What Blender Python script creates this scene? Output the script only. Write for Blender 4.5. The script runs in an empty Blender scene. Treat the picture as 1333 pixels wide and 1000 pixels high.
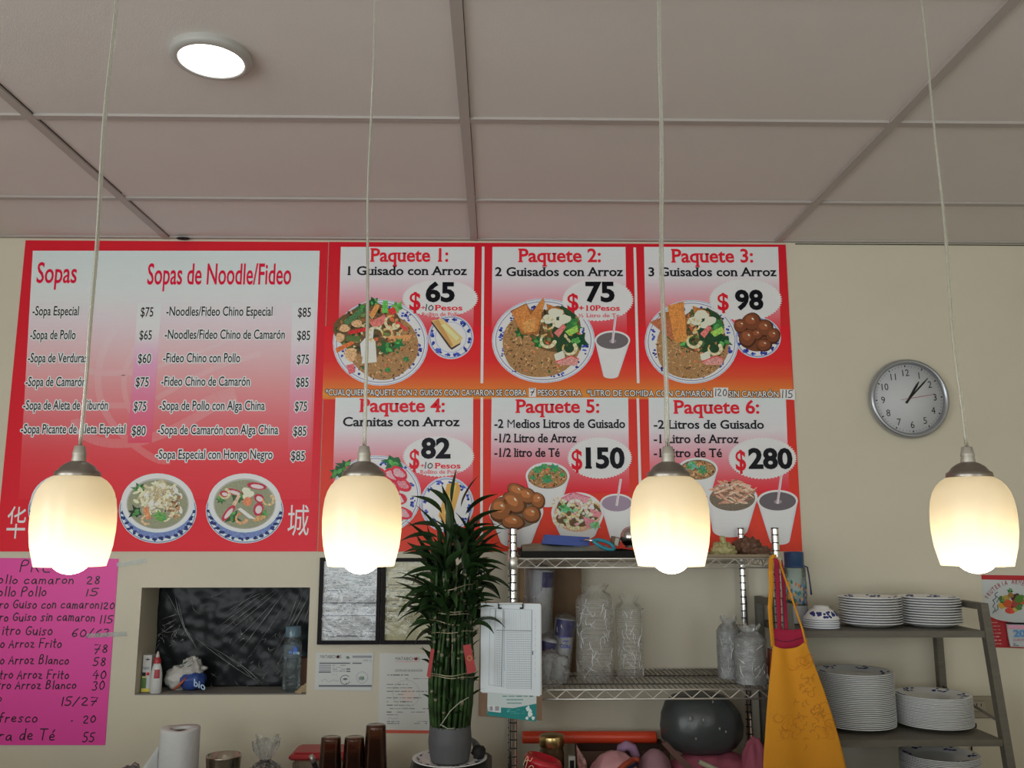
import bpy, math, random
from mathutils import Vector, Matrix, noise

# ------------------------------------------------------------------ camera, world, lights
SC = bpy.context.scene
COL = SC.collection
FPX, PITCH, YAW = 1126.8, 0.16684, 0.01807      # focal length in pixels, tilt up, turn right
EYE = Vector((0.0, 0.0, 1.50))
YW = 3.323                                       # back wall
ZC = 2.639                                       # ceiling
cam = bpy.data.cameras.new('camera')
cam.sensor_width = 36.0
cam.lens = FPX / 1333.0 * 36.0
cam.clip_start = 0.05
co = bpy.data.objects.new('camera', cam)
COL.objects.link(co)
co.location = EYE
co.rotation_euler = (math.pi / 2 + PITCH, 0.0, -YAW)
SC.camera = co
SC.view_settings.view_transform = 'Standard'
SC.view_settings.look = 'None'
SC.view_settings.exposure = 0.5
SC.view_settings.gamma = 1.0
SC.view_settings.use_curve_mapping = False
SC.cycles.use_denoising = True
SC.cycles.max_bounces = 8
SC.cycles.transparent_max_bounces = 24
SC.cycles.caustics_reflective = False
SC.cycles.caustics_refractive = False

world = bpy.data.worlds.new('world')
SC.world = world
world.use_nodes = True
world.node_tree.nodes['Background'].inputs[0].default_value = (0.62, 0.80, 1.0, 1)
world.node_tree.nodes['Background'].inputs[1].default_value = 0.8


def area_light(name, loc, size, power, color, rot):
    l = bpy.data.lights.new(name, 'AREA')
    l.shape = 'RECTANGLE'
    l.size, l.size_y = size
    l.energy = power
    l.color = color
    o = bpy.data.objects.new(name, l)
    COL.objects.link(o)
    o.location = loc
    o.rotation_euler = rot
    return o


# daylight entering through the storefront glazing behind the camera
area_light('daylight_wide_window', (-1.65, -2.72, 1.45), (2.1, 1.9), 39, (.97, 1.0, 1.01), (math.pi / 2, 0, 0))
area_light('daylight_narrow_window', (1.95, -2.72, 1.45), (1.1, 1.9), 15, (.97, 1.0, 1.01), (math.pi / 2, 0, 0))
area_light('daylight_side_window', (-3.07, -.7, 1.55), (1.9, 1.5), 31, (.95, 1.0, 1.01), (math.pi / 2, 0, -math.pi / 2))


# ------------------------------------------------------------------ photograph pixels -> points on a plane y = Y of the room
CP, SP, CY, SY = math.cos(PITCH), math.sin(PITCH), math.cos(YAW), math.sin(YAW)


def W(px, py, Y=YW):
    x = (px - 666.5) / FPX
    y = -(py - 500.0) / FPX
    X, F, Z = x, CP - SP * y, SP + CP * y
    d = Vector((CY * X + SY * F, -SY * X + CY * F, Z))
    return EYE + d * (Y / d.y)


def mpp(px, py, Y=YW):
    return (W(px + .5, py, Y) - W(px - .5, py, Y)).length


def vmpp(px, py, Y=YW):
    return (W(px, py + .5, Y) - W(px, py - .5, Y)).length


def ZP(py, Y, px=666):
    return W(px, py, Y).z


def XP(px, Y, py=700):
    return W(px, py, Y).x


def lin(c):
    return tuple((x / 255 / 12.92) if x / 255 <= .04045 else ((x / 255 + .055) / 1.055) ** 2.4 for x in c[:3])


KREF = (0.475, 0.445, 0.425)


def A(*c):
    """the surface colour of a thing seen as sRGB c under the light of this room"""
    l = lin(c)
    return tuple(max(.002, min(.92, l[i] / KREF[i])) for i in range(3))


# ------------------------------------------------------------------ mesh builder
class G:
    def __init__(s):
        s.v, s.f, s.mi, s.c, s.sm = [], [], [], [], []
        s.usecol = False

    def face(s, pts, col=None, mi=0, smooth=False):
        n = len(s.v)
        s.v += [Vector(p) for p in pts]
        s.f.append(tuple(range(n, n + len(pts))))
        s.mi.append(mi)
        s.sm.append(smooth)
        if col is None:
            s.c.append(None)
        else:
            s.usecol = True
            s.c.append([col] * len(pts) if not isinstance(col[0], (tuple, list)) else list(col))

    def mesh(s, verts, faces, col=None, mi=0, smooth=False):
        n = len(s.v)
        s.v += [Vector(p) for p in verts]
        for k, f in enumerate(faces):
            s.f.append(tuple(i + n for i in f))
            s.mi.append(mi[k] if isinstance(mi, list) else mi)
            s.sm.append(smooth)
            if col is None:
                s.c.append(None)
            else:
                s.usecol = True
                s.c.append([col] * len(f))

    def box(s, c, size, rot=None, mi=0, col=None, bevel=0.0):
        hx, hy, hz = size[0] / 2, size[1] / 2, size[2] / 2
        M = rot if rot is not None else Matrix.Identity(3)
        c = Vector(c)
        b = min(bevel, hx * .9, hy * .9, hz * .9)
        if b <= 0:
            P = [c + M @ Vector((x, y, z)) for x in (-hx, hx) for y in (-hy, hy) for z in (-hz, hz)]
            s.mesh(P, [(0, 1, 3, 2), (4, 6, 7, 5), (0, 4, 5, 1), (2, 3, 7, 6), (0, 2, 6, 4), (1, 5, 7, 3)], col, mi)
            return
        rings = []
        for z, k in ((-hz, b), (-hz + b, 0), (hz - b, 0), (hz, b)):
            ax, ay = hx - k, hy - k
            r = []
            for sx, sy in ((1, 1), (-1, 1), (-1, -1), (1, -1)):
                p1, p2 = Vector((sx * ax, sy * (ay - b), z)), Vector((sx * (ax - b), sy * ay, z))
                r += [p1, p2] if sx * sy > 0 else [p2, p1]
            rings.append([c + M @ p for p in r])
        P = [p for r in rings for p in r]
        F = []
        for k in range(3):
            for i in range(8):
                j = (i + 1) % 8
                F.append((k * 8 + i, k * 8 + j, k * 8 + 8 + j, k * 8 + 8 + i))
        F.append(tuple(range(7, -1, -1)))
        F.append(tuple(range(24, 32)))
        s.mesh(P, F, col, mi)

    def tube(s, pts, r, seg=8, mi=0, caps=True, col=None, smooth=True, closed=False):
        pts = [Vector(p) for p in pts]
        n = len(pts)
        rr = r if isinstance(r, (list, tuple)) else [r] * n
        V, F = [], []
        up = None
        for i, p in enumerate(pts):
            if closed:
                t = pts[(i + 1) % n] - pts[i - 1]
            else:
                t = pts[min(i + 1, n - 1)] - pts[max(i - 1, 0)]
            t = t.normalized() if t.length > 1e-9 else Vector((0, 0, 1))
            if up is None:
                up = Vector((0, 0, 1)) if abs(t.z) < .9 else Vector((1, 0, 0))
            a = t.cross(up)
            if a.length < 1e-6:
                a = t.cross(Vector((0, 1, .1)))
            a.normalize()
            b = a.cross(t).normalized()
            up = b
            for k in range(seg):
                th = 2 * math.pi * k / seg
                V.append(p + (a * math.cos(th) + b * math.sin(th)) * rr[i])
        m = n if closed else n - 1
        for i in range(m):
            for k in range(seg):
                j = (k + 1) % seg
                i2 = (i + 1) % n
                F.append((i * seg + k, i * seg + j, i2 * seg + j, i2 * seg + k))
        if caps and not closed:
            F.append(tuple(range(seg - 1, -1, -1)))
            F.append(tuple(range((n - 1) * seg, n * seg)))
        s.mesh(V, F, col, mi, smooth)

    def lathe(s, c, prof, seg=32, mi=0, M=None, smooth=True, fn=None, col=None, sxy=(1, 1), sharp=False):
        """prof: (r, z) from bottom to top; fn(theta, r, z) -> (r, z) wobbles it; mi may list one material per profile step"""
        c = Vector(c)
        if sharp:                       # every step of the profile keeps a crisp edge
            for i in range(len(prof) - 1):
                s.lathe(c, prof[i:i + 2], seg, mi[i] if isinstance(mi, (list, tuple)) else mi, M, smooth, fn, col, sxy)
            return
        V, F, MI = [], [], []
        n = len(prof)
        for (r, z) in prof:
            for k in range(seg):
                th = 2 * math.pi * k / seg
                r2, z2 = (r, z) if fn is None else fn(th, r, z)
                p = Vector((r2 * math.cos(th) * sxy[0], r2 * math.sin(th) * sxy[1], z2))
                V.append(c + (M @ p if M is not None else p))
        for i in range(n - 1):
            for k in range(seg):
                j = (k + 1) % seg
                F.append((i * seg + k, i * seg + j, (i + 1) * seg + j, (i + 1) * seg + k))
                MI.append(mi[i] if isinstance(mi, (list, tuple)) else mi)
        s.mesh(V, F, col, MI, smooth)

    def grid(s, fn, nu, nv, mi=0, smooth=True, col=None, thick=0.0):
        """surface fn(u, v); with thick > 0 it gets a back side and an edge"""
        P = [[Vector(fn(i / nu, j / nv)) for j in range(nv + 1)] for i in range(nu + 1)]
        V = [p for r in P for p in r]
        w = nv + 1
        F = [(i * w + j, (i + 1) * w + j, (i + 1) * w + j + 1, i * w + j + 1) for i in range(nu) for j in range(nv)]
        if thick > 0:
            n0 = len(V)
            B = []
            for i in range(nu + 1):
                for j in range(nv + 1):
                    a = P[min(i + 1, nu)][j] - P[max(i - 1, 0)][j]
                    b = P[i][min(j + 1, nv)] - P[i][max(j - 1, 0)]
                    n = a.cross(b)
                    n = n.normalized() if n.length > 1e-12 else Vector((0, 1, 0))
                    B.append(P[i][j] - n * thick)
            V += B
            F += [tuple(n0 + x for x in reversed(f)) for f in F]
            ring = [i * w for i in range(nu + 1)] + [nu * w + j for j in range(1, nv + 1)] + [i * w + nv for i in range(nu - 1, -1, -1)] + [j for j in range(nv - 1, 0, -1)]
            for k in range(len(ring)):
                a, b = ring[k], ring[(k + 1) % len(ring)]
                F.append((a, n0 + a, n0 + b, b))
        s.mesh(V, F, col, mi, smooth)

    def build(s, name, mats, parent=None, origin=None):
        """links the collected shapes as ONE mesh object; the vertices are in room coordinates"""
        if origin is None:
            origin = Vector((0, 0, 0))
            p = parent
            while p is not None:
                origin = origin + p.location
                p = p.parent
            loc = Vector((0, 0, 0))
        else:
            origin = Vector(origin)
            loc = origin
        me = bpy.data.meshes.new(name)
        me.from_pydata([v - origin for v in s.v], [], s.f)
        if not isinstance(mats, (list, tuple)):
            mats = [mats]
        for m in mats:
            me.materials.append(m)
        me.polygons.foreach_set('material_index', s.mi)
        me.polygons.foreach_set('use_smooth', s.sm)
        if s.usecol:
            at = me.color_attributes.new('Col', 'FLOAT_COLOR', 'CORNER')
            flat = []
            for f, c in zip(s.f, s.c):
                for k in range(len(f)):
                    q = c[k] if c is not None else (.8, .8, .8)
                    flat += [q[0], q[1], q[2], 1.0]
            at.data.foreach_set('color', flat)
        me.update()
        o = bpy.data.objects.new(name, me)
        COL.objects.link(o)
        o.location = loc
        if parent is not None:
            o.parent = parent
        return o


def tag(o, label, cat, group=None, kind=None):
    o['label'] = label
    o['category'] = cat
    if group:
        o['group'] = group
    if kind:
        o['kind'] = kind
    return o


def thing(name, label, cat, loc, group=None):
    o = bpy.data.objects.new(name, None)
    o.empty_display_size = .05
    COL.objects.link(o)
    o.location = loc
    return tag(o, label, cat, group)


def single(name, g, mats, label, cat, base, group=None):
    return tag(g.build(name, mats, None, base), label, cat, group)


def struct(name, g, mats, parent=None):
    o = g.build(name, mats, parent)
    if parent is None:
        o['kind'] = 'structure'
    return o


def dup(root, loc, label, rz=0.0):
    r = root.copy()
    COL.objects.link(r)
    r.location = loc
    r.rotation_euler = (root.rotation_euler[0], root.rotation_euler[1], rz)
    r['label'] = label
    for ch in list(root.children):
        c = ch.copy()
        COL.objects.link(c)
        c.parent = r
        for gch in ch.children:
            d = gch.copy()
            COL.objects.link(d)
            d.parent = c
    return r


# ------------------------------------------------------------------ materials
def mat(name, color, rough=.5, metal=0.0, bump=0.0, bscale=60.0, var=0.0, vscale=8.0, spec=.5, coat=0.0, stretch=None, sub=0.0):
    m = bpy.data.materials.new(name)
    m.use_nodes = True
    nt = m.node_tree
    b = nt.nodes['Principled BSDF']
    b.inputs['Base Color'].default_value = (*color, 1)
    b.inputs['Roughness'].default_value = rough
    b.inputs['Metallic'].default_value = metal
    b.inputs['Specular IOR Level'].default_value = spec
    b.inputs['Coat Weight'].default_value = coat
    tc = nt.nodes.new('ShaderNodeTexCoord')
    src = tc.outputs['Object']
    if stretch:
        mp = nt.nodes.new('ShaderNodeMapping')
        mp.inputs['Scale'].default_value = stretch
        nt.links.new(src, mp.inputs['Vector'])
        src = mp.outputs['Vector']
    if var > 0:
        n = nt.nodes.new('ShaderNodeTexNoise')
        n.inputs['Scale'].default_value = vscale
        n.inputs['Detail'].default_value = 6
        nt.links.new(src, n.inputs['Vector'])
        r = nt.nodes.new('ShaderNodeValToRGB')
        r.color_ramp.elements[0].position = .3
        r.color_ramp.elements[1].position = .7
        r.color_ramp.elements[0].color = (*[max(0, x * (1 - var)) for x in color], 1)
        r.color_ramp.elements[1].color = (*[min(1, x * (1 + var)) for x in color], 1)
        nt.links.new(n.outputs['Fac'], r.inputs['Fac'])
        nt.links.new(r.outputs['Color'], b.inputs['Base Color'])
    if bump > 0:
        n = nt.nodes.new('ShaderNodeTexNoise')
        n.inputs['Scale'].default_value = bscale
        n.inputs['Detail'].default_value = 4
        nt.links.new(src, n.inputs['Vector'])
        bp = nt.nodes.new('ShaderNodeBump')
        bp.inputs['Strength'].default_value = bump
        bp.inputs['Distance'].default_value = .01
        nt.links.new(n.outputs['Fac'], bp.inputs['Height'])
        nt.links.new(bp.outputs['Normal'], b.inputs['Normal'])
    return m


def print_mat(name, rough=.4, spec=.5, flute=0.0, coat=0.0, grain=False):
    """ink on a sheet: the colour is the ink's; flute gives the fine ribs of corrugated plastic"""
    m = bpy.data.materials.new(name)
    m.use_nodes = True
    nt = m.node_tree
    b = nt.nodes['Principled BSDF']
    at = nt.nodes.new('ShaderNodeAttribute')
    at.attribute_name = 'Col'
    nt.links.new(at.outputs['Color'], b.inputs['Base Color'])
    if grain:                            # the fine mottling of a printed food photograph, left out of whites
        tg = nt.nodes.new('ShaderNodeTexCoord')
        nz = nt.nodes.new('ShaderNodeTexNoise')
        nz.inputs['Scale'].default_value = 170
        nz.inputs['Detail'].default_value = 4
        nz.inputs['Roughness'].default_value = .65
        nt.links.new(tg.outputs['Object'], nz.inputs['Vector'])
        mr = nt.nodes.new('ShaderNodeMapRange')
        mr.inputs['From Min'].default_value = .3
        mr.inputs['From Max'].default_value = .7
        mr.inputs['To Min'].default_value = .58
        mr.inputs['To Max'].default_value = 1.38
        nt.links.new(nz.outputs['Fac'], mr.inputs['Value'])
        hs = nt.nodes.new('ShaderNodeSeparateColor')
        hs.mode = 'HSV'
        nt.links.new(at.outputs['Color'], hs.inputs['Color'])
        ms = nt.nodes.new('ShaderNodeMapRange')
        ms.inputs['From Min'].default_value = .25
        ms.inputs['From Max'].default_value = .45
        nt.links.new(hs.outputs[1], ms.inputs['Value'])
        mx = nt.nodes.new('ShaderNodeMix')
        mx.data_type = 'RGBA'
        mx.blend_type = 'MULTIPLY'
        nt.links.new(ms.outputs[0], mx.inputs['Factor'])
        nt.links.new(at.outputs['Color'], mx.inputs['A'])
        nt.links.new(mr.outputs[0], mx.inputs['B'])
        nt.links.new(mx.outputs['Result'], b.inputs['Base Color'])
    b.inputs['Roughness'].default_value = rough
    b.inputs['Specular IOR Level'].default_value = spec
    b.inputs['Coat Weight'].default_value = coat
    if flute > 0:
        tc = nt.nodes.new('ShaderNodeTexCoord')
        w = nt.nodes.new('ShaderNodeTexWave')
        w.bands_direction = 'Z'
        w.inputs['Scale'].default_value = 45
        w.inputs['Distortion'].default_value = .4
        nt.links.new(tc.outputs['Object'], w.inputs['Vector'])
        bp = nt.nodes.new('ShaderNodeBump')
        bp.inputs['Strength'].default_value = flute
        bp.inputs['Distance'].default_value = .002
        nt.links.new(w.outputs['Fac'], bp.inputs['Height'])
        nt.links.new(bp.outputs['Normal'], b.inputs['Normal'])
    return m


def clear_mat(name, tint=(.9, .93, .92), milk=.10, rough=.12, bump=.6, bscale=25.0, gloss=1.0, milkcol=(.8, .8, .78)):
    """thin clear film or plastic: mostly see-through, glossy, a little milky"""
    m = bpy.data.materials.new(name)
    m.use_nodes = True
    nt = m.node_tree
    nt.nodes.clear()
    out = nt.nodes.new('ShaderNodeOutputMaterial')
    tr = nt.nodes.new('ShaderNodeBsdfTransparent')
    tr.inputs[0].default_value = (*tint, 1)
    df = nt.nodes.new('ShaderNodeBsdfDiffuse')
    df.inputs[0].default_value = (*milkcol, 1)
    gl = nt.nodes.new('ShaderNodeBsdfGlossy')
    gl.inputs[0].default_value = (1, 1, 1, 1)
    gl.inputs['Roughness'].default_value = rough
    fr = nt.nodes.new('ShaderNodeFresnel')
    fr.inputs['IOR'].default_value = 1.45
    m1 = nt.nodes.new('ShaderNodeMixShader')
    m1.inputs[0].default_value = milk
    m2 = nt.nodes.new('ShaderNodeMixShader')
    mul = nt.nodes.new('ShaderNodeMath')
    mul.operation = 'MULTIPLY'
    mul.use_clamp = True
    mul.inputs[1].default_value = gloss
    nt.links.new(fr.outputs[0], mul.inputs[0])
    nt.links.new(mul.outputs[0], m2.inputs[0])
    nt.links.new(tr.outputs[0], m1.inputs[1])
    nt.links.new(df.outputs[0], m1.inputs[2])
    nt.links.new(m1.outputs[0], m2.inputs[1])
    nt.links.new(gl.outputs[0], m2.inputs[2])
    nt.links.new(m2.outputs[0], out.inputs[0])
    if bump > 0:
        tc = nt.nodes.new('ShaderNodeTexCoord')
        n = nt.nodes.new('ShaderNodeTexNoise')
        n.inputs['Scale'].default_value = bscale
        n.inputs['Detail'].default_value = 5
        n.inputs['Distortion'].default_value = 1.5
        nt.links.new(tc.outputs['Object'], n.inputs['Vector'])
        bp = nt.nodes.new('ShaderNodeBump')
        bp.inputs['Strength'].default_value = bump
        bp.inputs['Distance'].default_value = .02
        nt.links.new(n.outputs['Fac'], bp.inputs['Height'])
        for q in (df, gl, fr):
            nt.links.new(bp.outputs['Normal'], q.inputs['Normal'])
    return m


def emit_mat(name, color, strength):
    m = bpy.data.materials.new(name)
    m.use_nodes = True
    b = m.node_tree.nodes['Principled BSDF']
    b.inputs['Base Color'].default_value = (*color, 1)
    b.inputs['Emission Color'].default_value = (*color, 1)
    b.inputs['Emission Strength'].default_value = strength
    return m


def opal_mat(name, color, transl):
    """opal glass: scatters the bulb's light through to the outside"""
    m = bpy.data.materials.new(name)
    m.use_nodes = True
    nt = m.node_tree
    nt.nodes.clear()
    out = nt.nodes.new('ShaderNodeOutputMaterial')
    tl = nt.nodes.new('ShaderNodeBsdfTranslucent')
    tl.inputs[0].default_value = (*color, 1)
    df = nt.nodes.new('ShaderNodeBsdfDiffuse')
    df.inputs[0].default_value = (.62, .575, .47, 1)
    gl = nt.nodes.new('ShaderNodeBsdfGlossy')
    gl.inputs['Roughness'].default_value = .25
    m1 = nt.nodes.new('ShaderNodeMixShader')
    m1.inputs[0].default_value = transl
    m2 = nt.nodes.new('ShaderNodeMixShader')
    m2.inputs[0].default_value = .04
    nt.links.new(df.outputs[0], m1.inputs[1])
    nt.links.new(tl.outputs[0], m1.inputs[2])
    nt.links.new(m1.outputs[0], m2.inputs[1])
    nt.links.new(gl.outputs[0], m2.inputs[2])
    nt.links.new(m2.outputs[0], out.inputs[0])
    return m


M_WALL = mat('cream_wall_paint', (.73, .675, .53), .75, bump=.05, bscale=120, var=.03, vscale=2.5)
M_CEIL = mat('ceiling_tile', (.78, .735, .70), .9, bump=.12, bscale=300, var=.02, vscale=3)
M_TEE = mat('ceiling_tee_metal', (.47, .43, .40), .55)
M_GAP = mat('dark_gap', (.03, .028, .025), .9)
M_FLOOR = mat('floor_tile', (.46, .42, .37), .4, var=.06, vscale=4)
M_BLACK = mat('black_plastic', (.012, .012, .013), .45, spec=.2)
M_BLACKWOOD = mat('black_frame', (.014, .011, .012), .5, spec=.12)
M_WHITE = mat('white_plastic', (.80, .80, .78), .4)
M_CHROME = mat('chrome', (.80, .80, .79), .16, 1.0)
M_WIRE = mat('zinc_wire', (.82, .80, .74), .38, .85)
M_DECK = mat('dull_wire', (.20, .185, .16), .5, .5)
M_GROOVE = mat('post_groove', (.02, .02, .02), .6)
M_NICKEL = mat('brushed_nickel', (.30, .27, .235), .36, 1.0, bump=.05, bscale=200)
M_SHELFWOOD = mat('grey_brown_board', (.14, .127, .098), .6, bump=.06, bscale=40, var=.12, vscale=12, stretch=(1, 6, 6))
M_PRINT = print_mat('board_ink', .32, .13, .10)
M_FOOD = print_mat('food_photo_ink', .32, .13, .10, grain=True)
M_PAPER = print_mat('paper_ink', .75, .25)
M_SHEEN = print_mat('coated_ink', .42, .4)
M_CERAM = mat('white_porcelain', (.86, .86, .845), .2)
M_BLUE = mat('cobalt_glaze', (.03, .04, .20), .2)
M_CLEAR = clear_mat('clear_film', milk=.05, gloss=1.4, bump=.9, bscale=30)
M_FILM = clear_mat('frosted_film', milk=.30, gloss=1.4, bump=.8, bscale=35, milkcol=(.75, .75, .73))
M_CUPS = clear_mat('clear_cups', tint=(.99, .99, .98), milk=.09, gloss=.25, bump=.2, bscale=18, milkcol=(.88, .88, .85))
M_GLASS = clear_mat('picture_glass', tint=(.97, .975, .97), milk=.0, gloss=1.1, rough=.05, bump=.35, bscale=9)
M_BOTTLE = clear_mat('bottle_plastic', tint=(.74, .85, .88), milk=.04, gloss=1.1, bump=.25, bscale=40)
M_CORD = clear_mat('clear_cord', tint=(.80, .82, .73), milk=.36, gloss=1.1, rough=.2, bump=.0, milkcol=(.56, .57, .48))
M_OPAL = opal_mat('opal_glass', (.92, .81, .61), .42)
M_BULB = emit_mat('bulb_glow', (1.0, .89, .69), 8.5)
M_LED = emit_mat('led_diffuser', (1.0, .98, .92), 3.2)

# ------------------------------------------------------------------ lettering
_gl = {}


def glyph(ch, off):
    k = (ch, off)
    if k in _gl:
        return _gl[k]

    def bake(s):
        c = bpy.data.curves.new('lettering', 'FONT')
        c.body = s
        c.offset = off
        c.resolution_u = 3
        o = bpy.data.objects.new('lettering', c)
        COL.objects.link(o)
        dg = bpy.context.evaluated_depsgraph_get()
        me = bpy.data.meshes.new_from_object(o.evaluated_get(dg))
        V = [(v.co.x, v.co.y) for v in me.vertices]
        F = [tuple(p.vertices) for p in me.polygons]
        bpy.data.meshes.remove(me)
        bpy.data.objects.remove(o)
        bpy.data.curves.remove(c)
        return V, F
    if ch == ' ':
        r = ([], [], .27)
    else:
        V, F = bake(ch)
        V2, _ = bake('H' + ch + 'H')
        w = max(p[0] for p in V2)
        V3, _ = bake('HH')
        r = (V, F, w - max(p[0] for p in V3))
    _gl[k] = r
    return r


SERIF = {'P': 'Lb Lc', 'a': 'Rb', 'q': 'Rd Rx', 'u': 'Lx Rb Rx', 'i': 'Mb Hx', 'd': 'Rb Rc', 'n': 'Lb Rb Lx', 'A': 'Lb Rb', 'r': 'Lb Lx',
         'M': '', 'L': 'Lc Lb', 'l': 'Mb Hc', 't': '', '1': 'Mb', 'T': 'Mb', 'R': 'Lb Rb Lc', 'C': '', '4': 'Kb', 'p': 'Ld Lx', 'm': 'Lb Rb Mb', 'E': 'Lc Lb'}


def layout(s, off, slab, track=0.0):
    """list of (verts, faces) in em units for a line of text"""
    out = []
    x = 0.0
    for ch in s:
        acute = ch in '\u00f3\u00e9\u00d3'
        ch = {'\u00f3': 'o', '\u00e9': 'e', '\u00d3': 'O'}.get(ch, ch)
        V, F, adv = glyph(ch, min(off, -.006) if ch == 'M' else off)
        V = [(a + x, b) for a, b in V]
        if acute:
            mx_ = (min(p[0] for p in V) + max(p[0] for p in V)) / 2
            yt = max(p[1] for p in V) + .045
            out.append(([(mx_ - .07 - off, yt - off), (mx_ + .01 + off, yt - off), (mx_ + .15 + off, yt + .13 + off), (mx_ + .02 - off, yt + .13 + off)], [(0, 1, 2, 3)]))
        if V:
            out.append((V, F))
            if slab and ch in SERIF and SERIF[ch]:
                x0, x1 = min(p[0] for p in V), max(p[0] for p in V)
                st = .045 + off
                for code in SERIF[ch].split():
                    cx = {'L': x0 + st, 'R': x1 - st, 'M': (x0 + x1) / 2, 'H': (x0 + x1) / 2 - .05, 'K': x1 - .14}[code[0]]
                    y = {'b': -off, 'x': .449 + off - .075, 'c': .682 + off - .075, 'd': -.23 - off}[code[1]]
                    hw = .115 if code[0] != 'H' else .09
                    out.append(([(cx - hw, y), (cx + hw, y), (cx + hw, y + .075), (cx - hw, y + .075)], [(0, 1, 2, 3)]))
        x += adv + track
    return out


def text(g, s, x0, x1, base, cap, col, depth, Y=YW, off=.0, slab=False, halo=None, base1=None, track=0.0, mi=0):
    """writes s on the plane y = Y from pixel x0 to x1 on the baseline; depth is the ink layer"""
    a, b = W(x0, base, Y), W(x1, base1 if base1 is not None else base, Y)
    ch = cap * vmpp((x0 + x1) / 2, base, Y)
    ref = layout(s, off, slab, track)
    xs = [p[0] for V, F in ref for p in V]
    mn, mx = min(xs), max(xs)
    L = (b - a)
    ux = L / (mx - mn)
    uz = ch / .682

    def put(lay, d, c, sx=0.0, sz=0.0):
        for i, (V, F) in enumerate(lay):
            e = d + (i % 3) * .000008
            P = [a + ux * (p[0] - mn) + Vector((sx, -e, p[1] * uz + sz)) for p in V]
            g.mesh(P, F, c, mi)
    if halo:
        for j in range(10):                 # the pale outline: the letters printed again, shifted all round
            t = 2 * math.pi * j / 10
            put(ref, depth - .0005 + .00003 * j, halo[0], halo[1] * uz * math.cos(t), halo[1] * uz * math.sin(t))
        put(ref, depth, col)
    else:
        put(ref, depth, col)


# single-stroke marker handwriting: x 0..w, baseline 0, x-height .55, capital 1
def _S(t):
    return [[tuple(float(q) for q in p.split(',')) for p in s.split()] for s in t.split('|')]


HAND = {k: _S(v) for k, v in {
    'P': '.1,0 .12,1 .5,1 .62,.8 .5,.55 .12,.5', 'R': '.1,0 .12,1 .5,1 .6,.8 .5,.58 .12,.5|.3,.5 .62,0', 'E': '.58,1 .12,1 .1,0 .6,0|.1,.52 .5,.52',
    'o': '.3,.55 .08,.4 .1,.1 .3,0 .5,.15 .5,.42 .3,.55', 'O': '.35,.95 .1,.7 .1,.25 .35,0 .62,.25 .62,.7 .35,.95', 'l': '.2,1 .2,0', 'c': '.52,.45 .35,.56 .1,.35 .15,.05 .35,0 .54,.1',
    'C': '.62,.85 .4,1 .1,.7 .1,.25 .35,0 .64,.15', 'a': '.5,.5 .3,.56 .08,.3 .2,0 .42,.08 .52,.5 .52,.1 .6,0', 'm': '.08,0 .1,.55|.1,.4 .25,.55 .36,.45 .36,0|.36,.4 .5,.55 .64,.45 .66,0',
    'r': '.1,0 .12,.55|.12,.35 .25,.52 .42,.52', 'n': '.08,0 .1,.55|.1,.38 .3,.56 .45,.42 .46,0', 'G': '.62,.85 .4,1 .1,.7 .1,.25 .35,0 .62,.15 .62,.45 .38,.45', 'u': '.08,.55 .1,.15 .28,0 .48,.2 .5,.55|.5,.55 .52,0',
    'i': '.15,.5 .15,0|.15,.7 .16,.76', 's': '.48,.5 .28,.56 .12,.42 .42,.2 .3,0 .08,.06', 't': '.22,.95 .22,.1 .35,0|.05,.6 .42,.62', 'f': '.45,.95 .28,.95 .22,.75 .22,0|.05,.52 .42,.54',
    'A': '.05,0 .33,1 .6,0|.15,.38 .5,.38', 'z': '.08,.55 .5,.55 .08,0 .52,0', 'F': '.6,1 .12,1 .1,0|.1,.52 .48,.52', 'B': '.1,0 .12,1 .45,1 .52,.78 .4,.55 .12,.52|.4,.55 .6,.3 .45,0 .1,0',
    'L': '.12,1 .1,0 .55,0', 'd': '.5,.5 .3,.56 .08,.3 .2,0 .42,.08 .5,.4|.52,1 .52,0', 'e': '.1,.28 .5,.32 .4,.54 .2,.54 .08,.3 .18,.02 .5,.08', 'T': '.02,1 .66,1|.34,1 .32,0', '\u00e9': '.1,.28 .5,.32 .4,.54 .2,.54 .08,.3 .18,.02 .5,.08|.3,.72 .42,.95',
    'S': '.55,.85 .35,1 .12,.8 .5,.3 .35,0 .08,.12', 'D': '.1,0 .12,1 .5,.85 .62,.45 .45,.08 .1,0',
    '0': '.3,1 .08,.7 .1,.25 .3,0 .52,.28 .52,.72 .3,1', '1': '.2,1 .2,0', '2': '.08,.8 .28,1 .5,.8 .4,.5 .06,0 .56,0', '3': '.08,.92 .32,1 .48,.78 .25,.54 .5,.3 .34,0 .06,.08',
    '4': '.35,1 .05,.4 .58,.42|.42,.7 .4,0', '5': '.5,1 .14,1 .1,.55 .36,.6 .52,.32 .34,0 .06,.08', '6': '.48,.95 .2,.7 .08,.25 .28,0 .5,.18 .4,.45 .12,.35', '7': '.06,1 .55,1 .22,0|.12,.5 .5,.52',
    '8': '.3,.55 .1,.75 .3,1 .5,.78 .3,.55 .08,.25 .3,0 .54,.25 .3,.55', '/': '.0,-.1 .4,1.05', '+': '.05,.5 .5,.5|.28,.75 .28,.25', '.': '.1,.05 .12,.1'}.items()}


def smooth_line(P):
    if len(P) < 4:
        return P
    for _ in range(2):
        Q = [P[0]]
        for a, b in zip(P, P[1:]):
            Q += [tuple(.75 * p + .25 * q for p, q in zip(a, b)), tuple(.25 * p + .75 * q for p, q in zip(a, b))]
        P = Q + [P[-1]]
    return P


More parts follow.
